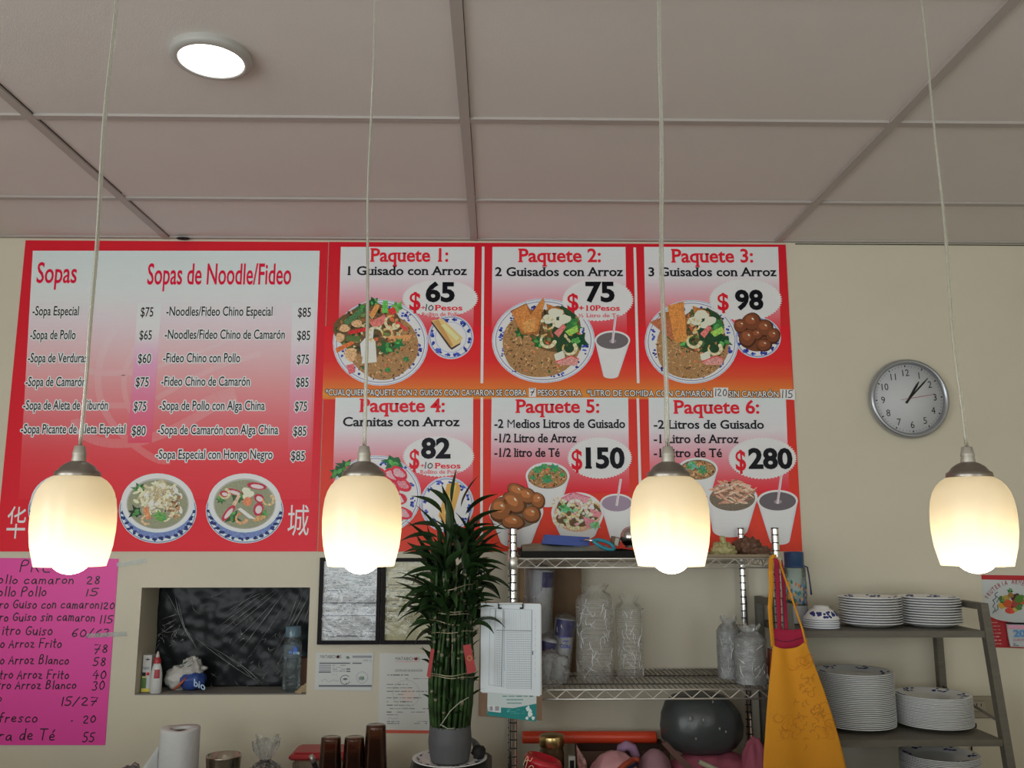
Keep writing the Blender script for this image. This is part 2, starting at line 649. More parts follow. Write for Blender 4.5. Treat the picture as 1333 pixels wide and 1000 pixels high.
def ribbon(g, P, w, y, col):
    """flat ink stroke along points (x, z) on the plane y"""
    P = [Vector((p[0], 0, p[1])) for p in P]
    L, R = [], []
    for i, p in enumerate(P):
        t = P[min(i + 1, len(P) - 1)] - P[max(i - 1, 0)]
        t = t.normalized() if t.length > 1e-9 else Vector((1, 0, 0))
        n = Vector((-t.z, 0, t.x)) * w / 2
        if i == 0:
            p = p - t * w * .4
        if i == len(P) - 1:
            p = p + t * w * .4
        L.append(p + n)
        R.append(p - n)
    for i in range(len(P) - 1):
        q = [R[i], R[i + 1], L[i + 1], L[i]]
        g.face([Vector((a.x, y, a.z)) for a in q], col)


def hand(g, s, x0, x1, base, cap, col, depth, Y=YW, wpx=1.5, base1=None, rnd=None):
    rnd = rnd or random.Random(s)
    x = 0.0
    strokes = []
    for ch in s:
        if ch == ' ':
            x += .42
            continue
        S = HAND[ch]
        w = max(p[0] for q in S for p in q) + .16
        k = rnd.uniform(.92, 1.08)
        dy = rnd.uniform(-.05, .05)
        for q in S:
            strokes.append([(x + p[0] + .08 * p[1], p[1] * k + dy) for p in q])
        x += w
    mn, mx = min(p[0] for q in strokes for p in q), max(p[0] for q in strokes for p in q)
    a, b = W(x0, base, Y), W(x1, base1 if base1 is not None else base, Y)
    ux = (b.x - a.x) / (mx - mn)
    uz = (b.z - a.z) / (mx - mn)
    ch_ = cap * vmpp((x0 + x1) / 2, base, Y)
    for i, q in enumerate(strokes):
        ribbon(g, smooth_line([(a.x + ux * (p[0] - mn), a.z + uz * (p[0] - mn) + ch_ * p[1]) for p in q]), wpx * mpp(x0, base, Y), Y - depth - (i % 4) * .00004, col)


# ------------------------------------------------------------------ flat print made of inked shapes, placed by where they stand on the wall
class Ink:
    def __init__(s, Y=YW, seed=1, base=.0045, step=.00025):
        s.g = G()
        s.Y, s.base, s.step = Y, base, step
        s.r = random.Random(seed)
        s.n = 0

    def y(s, layer):
        s.n = (s.n + 1) % 10               # overlapping dabs of one layer must not lie in one plane
        return s.base + layer * s.step + s.n * .000022

    def poly(s, P, col, layer):
        g = s.g
        d = s.y(layer)
        pts = [W(p[0], p[1], s.Y) + Vector((0, -d, 0)) for p in P]
        c = [sum(p[0] for p in P) / len(P), sum(p[1] for p in P) / len(P)]
        cc = W(c[0], c[1], s.Y) + Vector((0, -d, 0))
        n = len(pts)
        if n <= 4:
            g.face(pts[::-1], col)
        else:
            g.mesh([cc] + pts, [(0, (i + 1) % n + 1, i + 1) for i in range(n)], col)

    def band(s, rows, xl, xr, layer):
        """vertical colour ramp printed between two slanted edges: rows (y, colour); xl(y), xr(y)"""
        d = s.y(layer)
        for (y0, c0), (y1, c1) in zip(rows, rows[1:]):
            P = [W(xl(y1), y1, s.Y), W(xr(y1), y1, s.Y), W(xr(y0), y0, s.Y), W(xl(y0), y0, s.Y)]
            s.g.face([p + Vector((0, -d, 0)) for p in P], [c1, c1, c0, c0])

    def ell(s, cx, cy, rx, ry, col, layer, n=40, rot=0.0, a0=0.0, a1=2 * math.pi, wob=0.0):
        P = []
        m = n if a1 - a0 > 6.28 else n + 1
        ph = s.r.uniform(0, 6)
        for i in range(m):
            t = a0 + (a1 - a0) * i / n
            k = 1 + wob * (math.sin(3 * t + ph) + .6 * math.sin(5 * t + 2 * ph))
            x, y = rx * k * math.cos(t), ry * k * math.sin(t)
            P.append((cx + x * math.cos(rot) - y * math.sin(rot), cy + x * math.sin(rot) + y * math.cos(rot)))
        s.poly(P, col, layer)

    def ring(s, cx, cy, rx, ry, w, col, layer, n=48, a0=0.0, a1=2 * math.pi):
        d = s.y(layer)
        for i in range(n):
            t0, t1 = a0 + (a1 - a0) * i / n, a0 + (a1 - a0) * (i + 1) / n
            P = [(cx + (rx + k) * math.cos(t), cy + (ry + k) * math.sin(t)) for t, k in ((t0, 0), (t1, 0), (t1, -w), (t0, -w))]
            s.g.face([W(p[0], p[1], s.Y) + Vector((0, -d, 0)) for p in P][::-1], col)

    def line(s, P, w, col, layer):
        Q = [W(p[0], p[1], s.Y) for p in P]
        ribbon(s.g, [(q.x, q.z) for q in Q], w * mpp(P[0][0], P[0][1], s.Y), s.Y - s.y(layer), col)

    def jit(s, c, k=.15):
        f = 1 + s.r.uniform(-k, k)
        return tuple(min(.9, max(.003, x * f)) for x in c)

    # -- printed food
    def plate(s, cx, cy, rx, ry, L=1):
        s.ell(cx, cy, rx, ry, A(178, 190, 208), L)
        s.ring(cx, cy, rx - .8, ry - .8, .8, A(120, 140, 180), L + 1)
        s.ring(cx, cy, rx * .93, ry * .93, .7, A(60, 75, 130), L + 1)
        n = 12
        for i in range(n):
            t = 2 * math.pi * i / n + .2
            px, py = cx + rx * .82 * math.cos(t), cy + ry * .82 * math.sin(t)
            big = i % 2 == 0
            for k in range(13 if big else 6):
                s.ell(px + s.r.uniform(-1, 1) * (8 if big else 5) * abs(math.sin(t)) * rx / 62 + s.r.uniform(-2, 2) * rx / 62, py + s.r.uniform(-1, 1) * (7.5 if big else 5) * abs(math.cos(t)) * rx / 62 + s.r.uniform(-2, 2) * rx / 62,
                      s.r.uniform(1.0, 2.2), s.r.uniform(.9, 1.8), A(*s.r.choice([(38, 48, 120), (60, 75, 150), (30, 38, 100)])), L + 1, 7)

    def rice(s, cx, cy, rx, ry, n, L=2, a0=0.0, a1=2 * math.pi):
        s.ell(cx, cy, rx, ry, A(136, 101, 66), L, 36, wob=.02, a0=a0, a1=a1)
        for i in range(n):
            t = s.r.uniform(a0, a1)
            k = math.sqrt(s.r.random()) * .97
            x, y = cx + rx * k * math.cos(t), cy + ry * k * math.sin(t)
            c = s.r.choice([(150, 112, 72), (165, 128, 88), (128, 92, 55), (92, 62, 36), (142, 100, 58), (175, 140, 100), (70, 48, 28)])
            s.ell(x, y, s.r.uniform(1.3, 2.6), s.r.uniform(.6, 1.0), A(*c), L + 1 + i % 2, 6, rot=s.r.uniform(0, 3.1))
        for i in range(n // 18):
            t = s.r.uniform(a0, a1)
            k = math.sqrt(s.r.random()) * .9
            x, y = cx + rx * k * math.cos(t), cy + ry * k * math.sin(t)
            s.ell(x, y, s.r.uniform(1.4, 2.6), s.r.uniform(1.2, 2.0), A(*s.r.choice([(200, 110, 70), (40, 85, 45), (190, 90, 60), (30, 70, 40)])), L + 3, 5, rot=s.r.uniform(0, 3))

    def shrimp(s, cx, cy, r, rot, L, c=(210, 165, 128)):
        w0 = r * .62
        n = 11
        out, inn = [], []
        for i in range(n + 1):
            t = rot + 4.4 * i / n
            w = w0 * (1 - .62 * i / n)
            out.append((cx + (r + w / 2) * math.cos(t), cy + .92 * (r + w / 2) * math.sin(t)))
            inn.append((cx + (r - w / 2) * math.cos(t), cy + .92 * (r - w / 2) * math.sin(t)))
        d = s.y(L)
        for i in range(n):
            k = 1.08 if i % 2 else .93
            if i > n - 3:
                k2 = (k, .8 * k, .62 * k)
            else:
                k2 = (k, k, k)
            col = A(*[min(255, q * e) for q, e in zip(c, k2)])
            P = [out[i], out[i + 1], inn[i + 1], inn[i]]
            s.g.face([W(p[0], p[1], s.Y) + Vector((0, -d, 0)) for p in P][::-1], col)
        for i in range(1, n - 2, 2):
            s.line([out[i], inn[i]], .7, A(195, 125, 85), L + 1)
        s.ell(out[0][0] * .5 + inn[0][0] * .5, out[0][1] * .5 + inn[0][1] * .5, w0 * .5, w0 * .42, A(*c), L, 10)

    def leaf(s, cx, cy, r, L, c=(38, 78, 42)):
        P = []
        n = 13
        for i in range(n):
            t = 2 * math.pi * i / n
            k = r * (1 if i % 2 else .55) * s.r.uniform(.75, 1.25)
            P.append((cx + k * math.cos(t), cy + .8 * k * math.sin(t)))
        s.poly(P, A(*c), L)
        for i in range(3):
            s.ell(cx + s.r.uniform(-.5, .5) * r, cy + s.r.uniform(-.4, .4) * r, r * .3, r * .18, s.jit(A(70, 125, 62), .3), L + 1, 7, rot=s.r.uniform(0, 3))

    def chunk(s, P, c, L, edge=None):
        s.poly(P, A(*c), L)
        if edge:
            s.line(P[:3], 1.3, A(*edge), L + 1)

    def meatball(s, cx, cy, rx, ry, L, c=(128, 78, 45), rot=0.0):
        s.ell(cx, cy, rx * 1.04, ry * 1.05, A(*[q * .62 for q in c]), L, 22, rot, wob=.025)
        s.ell(cx - rx * .06, cy - ry * .08, rx * .9, ry * .88, A(*c), L + 1, 22, rot, wob=.03)
        s.ell(cx - rx * .15, cy - ry * .25, rx * .55, ry * .45, A(*[min(255, q * 1.25) for q in c]), L + 2, 16, rot, wob=.05)
        s.ell(cx + rx * .1, cy - ry * .35, rx * .16, ry * .09, A(225, 190, 150), L + 3, 8, rot + .4)

    def cup(s, cx, cy, rx, ry, bx, by, bw, L, drink=(88, 80, 80), straw=None):
        P = [(cx - rx, cy)]
        P += [(bx + bw * math.cos(t), by + bw * .42 * math.sin(t)) for t in [math.pi - math.pi * i / 10 for i in range(11)]]
        P += [(cx + rx, cy)]
        d = s.y(L)
        c0, c1, c2 = A(150, 150, 158), A(176, 178, 188), A(150, 150, 162)
        n = 12
        top = [(cx + rx * math.cos(math.pi - math.pi * i / n), cy + ry * math.sin(math.pi * i / n)) for i in range(n + 1)]
        bot = [(bx + bw * math.cos(math.pi - math.pi * i / n), by + bw * .42 * math.sin(math.pi * i / n)) for i in range(n + 1)]
        for i in range(n):
            k0 = i / n
            m = lambda k: tuple(c0[q] + (c1[q] - c0[q]) * min(1, 1.6 * math.sin(math.pi * k)) for q in range(3))
            Q = [top[i], bot[i], bot[i + 1], top[i + 1]]
            s.g.face([W(p[0], p[1], s.Y) + Vector((0, -d, 0)) for p in Q], [m(k0), m(k0), m(k0 + 1 / n), m(k0 + 1 / n)])
        s.ell(cx, cy, rx, ry, A(186, 188, 198), L + 1)
        s.ell(cx, cy + ry * .05, rx * .9, ry * .86, A(*drink), L + 2)
        if straw:
            s.ell(cx + (straw[0] - cx) * .1, cy + ry * .1, rx * .2, ry * .2, A(125, 112, 115), L + 3, 14)
            s.line([(cx, cy + ry * .2), straw], 3.0, A(205, 188, 200), L + 4)
            s.line([(cx - .4, cy + ry * .2), (straw[0] - .4, straw[1])], .8, A(170, 120, 140), L + 5)

    def done(s, name, m, parent):
        return s.g.build(name, m, parent)
# ================================================================== THE ROOM
NX0, NX1, NZ0, NZ1 = -1.316, -0.693, W(290, 905).z, W(290, 765).z     # opening of the niche
NDEP = 0.185
XL, XR, YF_ = -3.0, 3.0, -2.65


def wallbox(g, x0, x1, y0, y1, z0, z1, mi=0):
    g.box(((x0 + x1) / 2, (y0 + y1) / 2, (z0 + z1) / 2), (x1 - x0, y1 - y0, z1 - z0), mi=mi)


g = G()
wallbox(g, XL, NX0, YW, YW + .25, 0, ZC + .05)
wallbox(g, NX1, XR, YW, YW + .25, 0, ZC + .05)
wallbox(g, NX0, NX1, YW, YW + .25, 0, NZ0)
wallbox(g, NX0, NX1, YW, YW + .25, NZ1, ZC + .05)
wallbox(g, NX0, NX1, YW + NDEP + .01, YW + .25, NZ0, NZ1)
struct('wall_back', g, M_WALL)
g = G()
for b in ((YF_ - .15, -1.65, 0, ZC + .05), (.25, YW + .25, 0, ZC + .05), (-1.65, .25, 0, .8), (-1.65, .25, 2.3, ZC + .05)):
    wallbox(g, XL - .15, XL, b[0], b[1], b[2], b[3])
struct('wall_left', g, M_WALL)
g = G(); wallbox(g, XR, XR + .15, YF_ - .15, YW + .25, 0, ZC + .05); struct('wall_right', g, M_WALL)
g = G()
for b in ((XL, -2.7, 0, ZC), (-.6, 1.4, 0, ZC), (2.5, XR, 0, ZC), (-2.7, -.6, 0, .5), (-2.7, -.6, 2.4, ZC), (1.4, 2.5, 0, .5), (1.4, 2.5, 2.4, ZC)):
    wallbox(g, b[0], b[1], YF_ - .15, YF_, b[2], b[3])
struct('wall_front', g, M_WALL)
g = G(); wallbox(g, XL - .15, XR + .15, YF_ - .15, YW + .25, -.1, 0); struct('floor', g, M_FLOOR)
g = G(); wallbox(g, XL - .15, XR + .15, YF_ - .15, YW, ZC + .008, ZC + .06); struct('ceiling', g, M_CEIL)

g = G()  # bar out of view, added to keep window light off the lower wall
wallbox(g, -2.7, 2.2, .92, 1.42, .95, .99)
t = thing('unseen_service_bar', 'unseen service bar under the row of pendant lamps, added to shade the lower wall', 'counter', (-.25, 1.1, 0))
g.build('counter_top', mat('bar_top', (.22, .15, .09), .4), t)
g = G()
wallbox(g, -2.66, 2.16, .98, 1.36, 0, .95)
g.build('bar_body', mat('bar_body', (.40, .36, .30), .6), t)

TX0, TY0 = -0.0917, 2.293
k = 0
for i in (-2, -1, 0, 1, 2):
    k += 1
    x = TX0 + 1.22 * i
    g = G()
    wallbox(g, x - .014, x + .014, YF_, YW, ZC, ZC + .02)
    if i in (-1, 0):                                   # the tile beside the tee sits off it and leaves a dark slit
        wallbox(g, x + .0135, x + (.017 if i == -1 else .0155), .9, YW - .46, ZC + .0065, ZC + .02, 1)
        wallbox(g, x + .0135, x + (.0165 if i == -1 else .0155), YW - .42, YW, ZC + .0065, ZC + .02, 1)
    struct('trim_%d' % k, g, [M_TEE, M_GAP])
for j in range(-8, 2):
    k += 1
    y = TY0 + .61 * j
    g = G()
    for i in range(-2, 3):
        x = TX0 + 1.22 * i
        wallbox(g, x + .0145, min(XR, x + 1.22 - .0145), y - .012, y + .012, ZC + .001, ZC + .02)
    struct('trim_%d' % k, g, M_TEE)
k += 1
g = G()
wallbox(g, XL, XR, YW - .018, YW, ZC + .001, ZC + .02)
struct('trim_%d' % k, g, M_TEE)
k += 1
g = G()
wallbox(g, W(1035, 316).x, XR, YW - .0012, YW, ZC - .006, ZC - .002)
struct('trim_%d' % k, g, M_GAP)

g = G()  # flat black disc put in for a dark chipped hole
p0, p1 = W(231, 313), W(251, 313)
g.lathe(((p0.x + p1.x) / 2, YW - .022, ZC - .003), [(.004, -.0055), (.024, -.003), (.027, .0005), (.022, .0025), (.003, .003)], 20, sxy=(1, .5))
single('chipped_hole', g, M_BLACK, 'flat black disc standing in for a chipped hole above the soup menu board', 'hole', ((p0.x + p1.x) / 2, YW - .022, ZC - .008))


def Cpt(px, py, z=ZC):
    d = W(px, py, 1.0) - EYE
    return EYE + d * ((z - EYE.z) / d.z)


# ------------------------------------------------------------------ recessed LED downlight
c = Cpt(275, 80.5, ZC - .012)
r = (Cpt(231.5, 76, ZC - .012) - Cpt(318, 86, ZC - .012)).length / 2
t = thing('ceiling_downlight', 'round white LED downlight with glowing disc set in the ceiling tile', 'ceiling light', (c.x, c.y, ZC + .008))
g = G()
g.lathe((c.x, c.y, ZC), [(r, .004), (r, -.012), (r * 1.05, -.0135), (r * 1.22, -.009), (r * 1.25, -.004), (r * 1.24, .008)], 64)
g.build('rim', mat('satin_white', (.44, .43, .40), .4), t)
g = G()
g.lathe((c.x, c.y, ZC), [(.0005, -.0105), (r * .998, -.0105), (r * .998, .0)], 48)
g.build('diffuser', M_LED, t)


# ================================================================== MENU BOARD OF SOUPS
def lerp_px(p0, p1):
    return lambda y: p0[0] + (p1[0] - p0[0]) * (y - p0[1]) / (p1[1] - p0[1])


RED = (166, 26, 36)
BLK = A(22, 22, 26)
INKRED = A(172, 18, 46)
INKRED2 = A(176, 26, 38)
WHT = A(188, 192, 196)
ROWS1 = [(327, (166, 175, 178)), (385, (172, 174, 178)), (420, (180, 160, 162)), (460, (188, 142, 142)), (500, (196, 118, 118)), (540, (196, 92, 95)), (580, (188, 62, 66)), (610, (180, 46, 52)), (650, (176, 36, 44))]


def ramp(rows, y):
    if y <= rows[0][0]:
        return A(*rows[0][1])
    for (y0, c0), (y1, c1) in zip(rows, rows[1:]):
        if y <= y1:
            k = (y - y0) / (y1 - y0)
            return tuple(a + (b - a) * k for a, b in zip(A(*c0), A(*c1)))
    return A(*rows[-1][1])


def board(name, label, x0, x1, z0, z1, rows):
    t = thing(name, label, 'menu board', ((x0 + x1) / 2, YW, z0))
    g = G()
    y0, y1 = YW - .004, YW - .0002
    zs = [z0 + (z1 - z0) * i / 8 for i in range(9)]
    cols = [tuple(a + (b - a) * i / 8 for a, b in zip(A(*rows[0]), A(*rows[1]))) for i in range(9)]
    for i in range(8):
        for (a, b) in (((x0, y0), (x1, y0)), ((x1, y0), (x1, y1)), ((x1, y1), (x0, y1)), ((x0, y1), (x0, y0))):
            g.face([(a[0], a[1], zs[i]), (b[0], b[1], zs[i]), (b[0], b[1], zs[i + 1]), (a[0], a[1], zs[i + 1])], [cols[i], cols[i], cols[i + 1], cols[i + 1]])
    g.face([(x0, y0, z1), (x1, y0, z1), (x1, y1, z1), (x0, y1, z1)], cols[8])
    g.face([(x0, y0, z0), (x0, y1, z0), (x1, y1, z0), (x1, y0, z0)], cols[0])
    g.build('panel', M_PRINT, t)
    return t


soup = board('menu_board', 'square red and white menu board headed Sopas, with soup lines and prices', -1.866, -.6725, W(200, 718).z, W(230, 314.5).z, ((178, 30, 40), RED))

k1 = Ink(seed=3)
k1.band([(y, ramp(ROWS1, y)) for y in [327] + list(range(345, 651, 15)) + [650]], lerp_px((43.5, 327), (28, 600)), lerp_px((416.5, 327), (406.5, 600)), 0)


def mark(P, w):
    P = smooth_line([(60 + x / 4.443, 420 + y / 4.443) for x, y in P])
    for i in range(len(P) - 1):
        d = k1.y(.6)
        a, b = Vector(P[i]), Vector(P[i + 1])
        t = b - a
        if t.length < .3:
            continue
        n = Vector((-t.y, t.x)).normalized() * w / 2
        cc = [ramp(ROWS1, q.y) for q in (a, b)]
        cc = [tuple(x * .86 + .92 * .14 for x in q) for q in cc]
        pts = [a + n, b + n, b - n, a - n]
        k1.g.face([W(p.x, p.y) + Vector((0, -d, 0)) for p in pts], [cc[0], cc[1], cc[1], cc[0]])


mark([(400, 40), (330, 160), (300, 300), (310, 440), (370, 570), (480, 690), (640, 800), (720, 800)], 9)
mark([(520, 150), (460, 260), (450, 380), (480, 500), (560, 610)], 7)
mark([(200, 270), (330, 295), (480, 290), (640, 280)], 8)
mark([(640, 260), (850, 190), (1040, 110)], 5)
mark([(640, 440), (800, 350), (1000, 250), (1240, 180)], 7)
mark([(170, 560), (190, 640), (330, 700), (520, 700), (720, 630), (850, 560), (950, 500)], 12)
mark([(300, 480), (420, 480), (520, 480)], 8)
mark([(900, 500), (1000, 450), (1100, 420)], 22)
k1.done('gradient_field', M_PRINT, soup)

ks = Ink(seed=4)
for xl, xr, y0, y1 in ((lerp_px((180, 395), (167, 577)), lerp_px((211, 395), (198, 577)), 395, 577), (lerp_px((381, 395), (375, 590)), lerp_px((410, 395), (404.5, 590)), 395, 590)):
    far = xl(395) > 300
    rr = [(395, (172, 176, 180)), (430, (182, 172, 182)), (470, (206, 128, 150)), (520, (208, 96, 118)), (y1, (192, 60, 76))] if not far else [(395, (172, 176, 180)), (440, (184, 168, 178)), (490, (200, 130, 144)), (550, (196, 92, 102)), (y1, (186, 62, 72))]
    q = Ink(seed=5)
    q.band([(y, ramp(rr, y)) for y in range(y0, y1 + 1, 13)], xl, xr, 2)
    q.done('price_strip', M_PRINT, soup)

for s, a, b, base, cap in (('Sopas', 48, 100, 368.5, 26), ('Sopas de Noodle/Fideo', 192, 379, 370.5, 26.5)):
    g = G()
    text(g, s, a, b, base, cap, INKRED, .0056, off=.012)
    g.build('heading', M_PRINT, soup)
for s, a, b, base in (('-Sopa Especial', 43, 103, 411), ('-Sopa de Pollo', 40, 99, 442), ('-Sopa de Verduras', 37, 114, 472), ('-Sopa de Camar\u00f3n', 34, 112, 503),
                      ('-Sopa de Aleta de Tibur\u00f3n', 31, 141, 533.5), ('-Sopa Picante de Aleta Especial', 28, 163.5, 564.5),
                      ('-Noodles/Fideo Chino Especial', 217, 355, 411.5), ('-Noodles/Fideo Chino de Camar\u00f3n', 215, 371, 441.5), ('-Fideo Chino con Pollo', 213, 313, 472),
                      ('-Fideo Chino de Camar\u00f3n', 210.5, 325.5, 502.5), ('-Sopa de Pollo con Alga China', 208, 345, 534), ('-Sopa de Camar\u00f3n con Alga China', 206, 362.5, 565.5), ('-Sopa Especial con Hongo Negro', 203.5, 355, 597.5)):
    g = G()
    text(g, s, a, b, base, 11.8, BLK, .0058, off=.010, halo=(WHT, .085))
    g.build('menu_line', M_PRINT, soup)
for s, a, b, base in (('$75', 183.5, 200, 412.5), ('$65', 182, 198, 442.5), ('$60', 180, 197, 473), ('$75', 177, 194, 503.5), ('$75', 174.5, 191, 535), ('$80', 172, 190, 567),
                      ('$85', 388, 405, 413), ('$85', 387, 404, 443), ('$75', 386.5, 402.5, 474), ('$85', 385.5, 402, 504), ('$75', 384, 400, 535), ('$85', 382, 399, 567.5), ('$85', 379, 397, 599.5)):
    g = G()
    text(g, s, a, b, base, 11.8, BLK, .0058, off=.008, halo=(WHT, .075))
    g.build('price', M_PRINT, soup)
for ch, a, b, base, cap in (('\u534e', 8.5, 33, 697.5, 31), ('\u57ce', 374.5, 402, 694, 30)):
    g = G()
    text(g, ch, a, b, base, cap, WHT, .0056, off=.0)
    g.build('chinese_character', M_PRINT, soup)


def soup_bowl(cx, cy, kind, seed):
    k = Ink(seed=seed)
    k.ell(cx, cy + 10, 50.5, 42.5, A(165, 172, 192), 1)
    k.ring(cx, cy + 10, 49.5, 41.5, 1.0, A(70, 80, 130), 2)
    k.ell(cx, cy + 8.5, 46, 38, A(92, 104, 142), 2)
    for i in range(16):
        t = math.pi * (.03 + .94 * i / 15)
        for j in range(3):
            k.ell(cx + 46.5 * math.cos(t) + k.r.uniform(-2, 2), cy + 8 + 39 * math.sin(t) + k.r.uniform(-1.5, 1.5), k.r.uniform(1.5, 3.2), k.r.uniform(1.2, 2.3), A(32, 38, 84), 3, 8)
    k.ell(cx, cy, 47.5, 38.5, A(168, 174, 184), 4)
    k.ell(cx, cy - .5, 45.5, 36.5, A(186, 190, 196), 5)
    k.ell(cx, cy + 1, 40.5, 33, A(140, 138, 130), 6)
    k.ell(cx, cy + 1.6, 39, 31.5, A(118, 116, 92), 7)
    if kind == 'noodle':
        k.leaf(cx - 28, cy + 12, 11, 8, (26, 38, 28)); k.leaf(cx - 24, cy - 18, 10, 8, (40, 66, 42)); k.leaf(cx + 5, cy + 18, 11, 12, (86, 128, 58))
        for i in range(230):
            x, y = k.r.gauss(3, 14), k.r.gauss(-9, 11)
            if (x / 33) ** 2 + (y / 30) ** 2 < 1:
                k.ell(cx + x, cy + y, k.r.uniform(2.5, 6), k.r.uniform(1.2, 2.6), A(*k.r.choice([(178, 168, 140), (196, 188, 162), (160, 148, 118), (188, 176, 140), (150, 132, 100)])), 9 + i % 3, 9, k.r.uniform(0, 3))
        for i in range(22):
            k.ell(cx + k.r.uniform(14, 30), cy + k.r.uniform(-8, 20), k.r.uniform(2, 4.5), k.r.uniform(1, 2), A(*k.r.choice([(150, 110, 72), (120, 84, 56), (178, 150, 118)])), 11, 8, k.r.uniform(0, 3))
        k.chunk([(cx - 18, cy + 6), (cx - 13, cy + 5), (cx - 8, cy + 20), (cx - 15, cy + 22)], (190, 110, 72), 13)
        k.shrimp(cx - 14, cy + 22, 6, 1.2, 13, (200, 150, 118))
    else:
        k.leaf(cx - 16, cy + 18, 12, 8, (44, 66, 36)); k.leaf(cx + 24, cy + 14, 9, 8, (66, 96, 48)); k.leaf(cx - 8, cy - 8, 12, 8, (52, 72, 42)); k.leaf(cx - 30, cy - 4, 8, 8, (60, 90, 50))
        for x, y, a, b, ro in ((16, -22, 13, 4.5, .15), (-13, -14, 11, 4, .3), (19, -6, 7, 5.5, .5), (18, 8, 6.5, 9, .3), (-21, 13, 13, 4.5, -.9), (-26, -12, 6, 4, .2)):
            k.ell(cx + x, cy + y, a, b, A(150, 40, 55), 9, 18, ro); k.ell(cx + x + .4, cy + y + .6, a * .66, b * .6, A(205, 160, 158), 10, 14, ro)
        k.shrimp(cx - 26, cy - 12, 6.5, -1.2, 12); k.shrimp(cx - 4, cy + 20, 7, .3, 12, (196, 130, 95)); k.shrimp(cx + 31, cy - 4, 7, -.9, 12, (180, 150, 110))
        for x, y in ((2, -16), (7, -12), (3, -8)):
            k.ell(cx + x, cy + y, 5.5, 4.5, A(205, 178, 150), 12, 12, wob=.08)
        k.chunk([(cx - 9, cy + 8), (cx - 5, cy + 6), (cx + 15, cy + 21), (cx + 6, cy + 20)], (206, 188, 164), 13)
        k.chunk([(cx - 16, cy + 2), (cx - 8, cy - 12), (cx - 5, cy - 9), (cx - 12, cy + 4)], (200, 150, 125), 13)
        k.ell(cx + 4, cy - 2, 6, 6, A(205, 105, 72), 13, 12, wob=.06)
        k.ell(cx + 19, cy + 20, 9, 3.5, A(165, 125, 82), 12, 12, -.3, wob=.06)
    k.done('dish_picture', M_FOOD, soup)


soup_bowl(88, 655, 'noodle', 20)
soup_bowl(206, 655, 'noodle', 21)
soup_bowl(319, 655, 'shrimp', 22)

# ================================================================== MENU BOARD OF PACKAGES
pk = board('menu_board', 'wide red menu board of six Paquete offers above the wire rack', -.669, 1.1605, W(700, 718).z, W(700, 317).z, ((186, 52, 36), (164, 22, 34)))
O1 = [(425, (178, 26, 34)), (470, (180, 36, 36)), (490, (186, 62, 38)), (505, (194, 92, 42)), (513, (198, 112, 46)), (519, (196, 98, 42)), (521, (172, 28, 36))]
kb = Ink(seed=6)
kb.band([(y, ramp(O1, y)) for y in (425, 440, 455, 470, 480, 490, 498, 505, 513, 519, 521)], lerp_px((426.5, 317), (413.5, 718)), lerp_px((1021.5, 319), (1043, 718)), 0)
kb.done('orange_band', M_PRINT, pk)
for P in (((629, 323), (627.3, 498)), ((826, 324), (830.5, 498)), ((627.3, 519), (626.6, 704)), ((830, 520), (835, 704))):
    q = Ink(seed=7)
    q.line(list(P), 3.4, A(196, 178, 186), 1)
    q.done('divider_line', M_PRINT, pk)

RT = [(322, (172, 174, 180)), (362, (176, 168, 174)), (380, (184, 140, 146)), (402, (190, 100, 106)), (425, (184, 56, 62)), (440, (178, 30, 38))]
RB = [(518, (170, 172, 178)), (560, (176, 168, 174)), (580, (186, 140, 146)), (600, (192, 105, 112)), (625, (186, 60, 66)), (642, (178, 34, 42))]


def package(xl, xr, rows):
    k = Ink(seed=8)
    k.band([(y, ramp(rows, y)) for y in [rows[0][0] + (rows[-1][0] - rows[0][0]) * i / 12 for i in range(13)]], xl, xr, .4)
    return k.done('package_panel', M_PRINT, pk)


P1 = package(lerp_px((444, 322), (440.5, 440)), lerp_px((618, 322), (616, 440)), RT)
P2 = package(lerp_px((641, 322), (640, 440)), lerp_px((814, 322), (816, 440)), RT)
P3 = package(lerp_px((838, 323), (840.5, 440)), lerp_px((1012.5, 323), (1016, 440)), RT)
P4 = package(lerp_px((437, 518), (433, 642)), lerp_px((616, 518), (615.5, 642)), RB)
P5 = package(lerp_px((640, 518), (638.5, 642)), lerp_px((817.5, 518), (819, 642)), RB)
P6 = package(lerp_px((844, 518), (846, 642)), lerp_px((1022.5, 519), (1027, 642)), RB)


def words(par, s, a, b, base, cap, col=BLK, off=.012, slab=True, name='description', depth=.0062, halo=None, base1=None):
    g = G()
    text(g, s, a, b, base, cap, col, depth, off=off, slab=slab, halo=halo, base1=base1)
    g.build(name, M_PRINT, par)


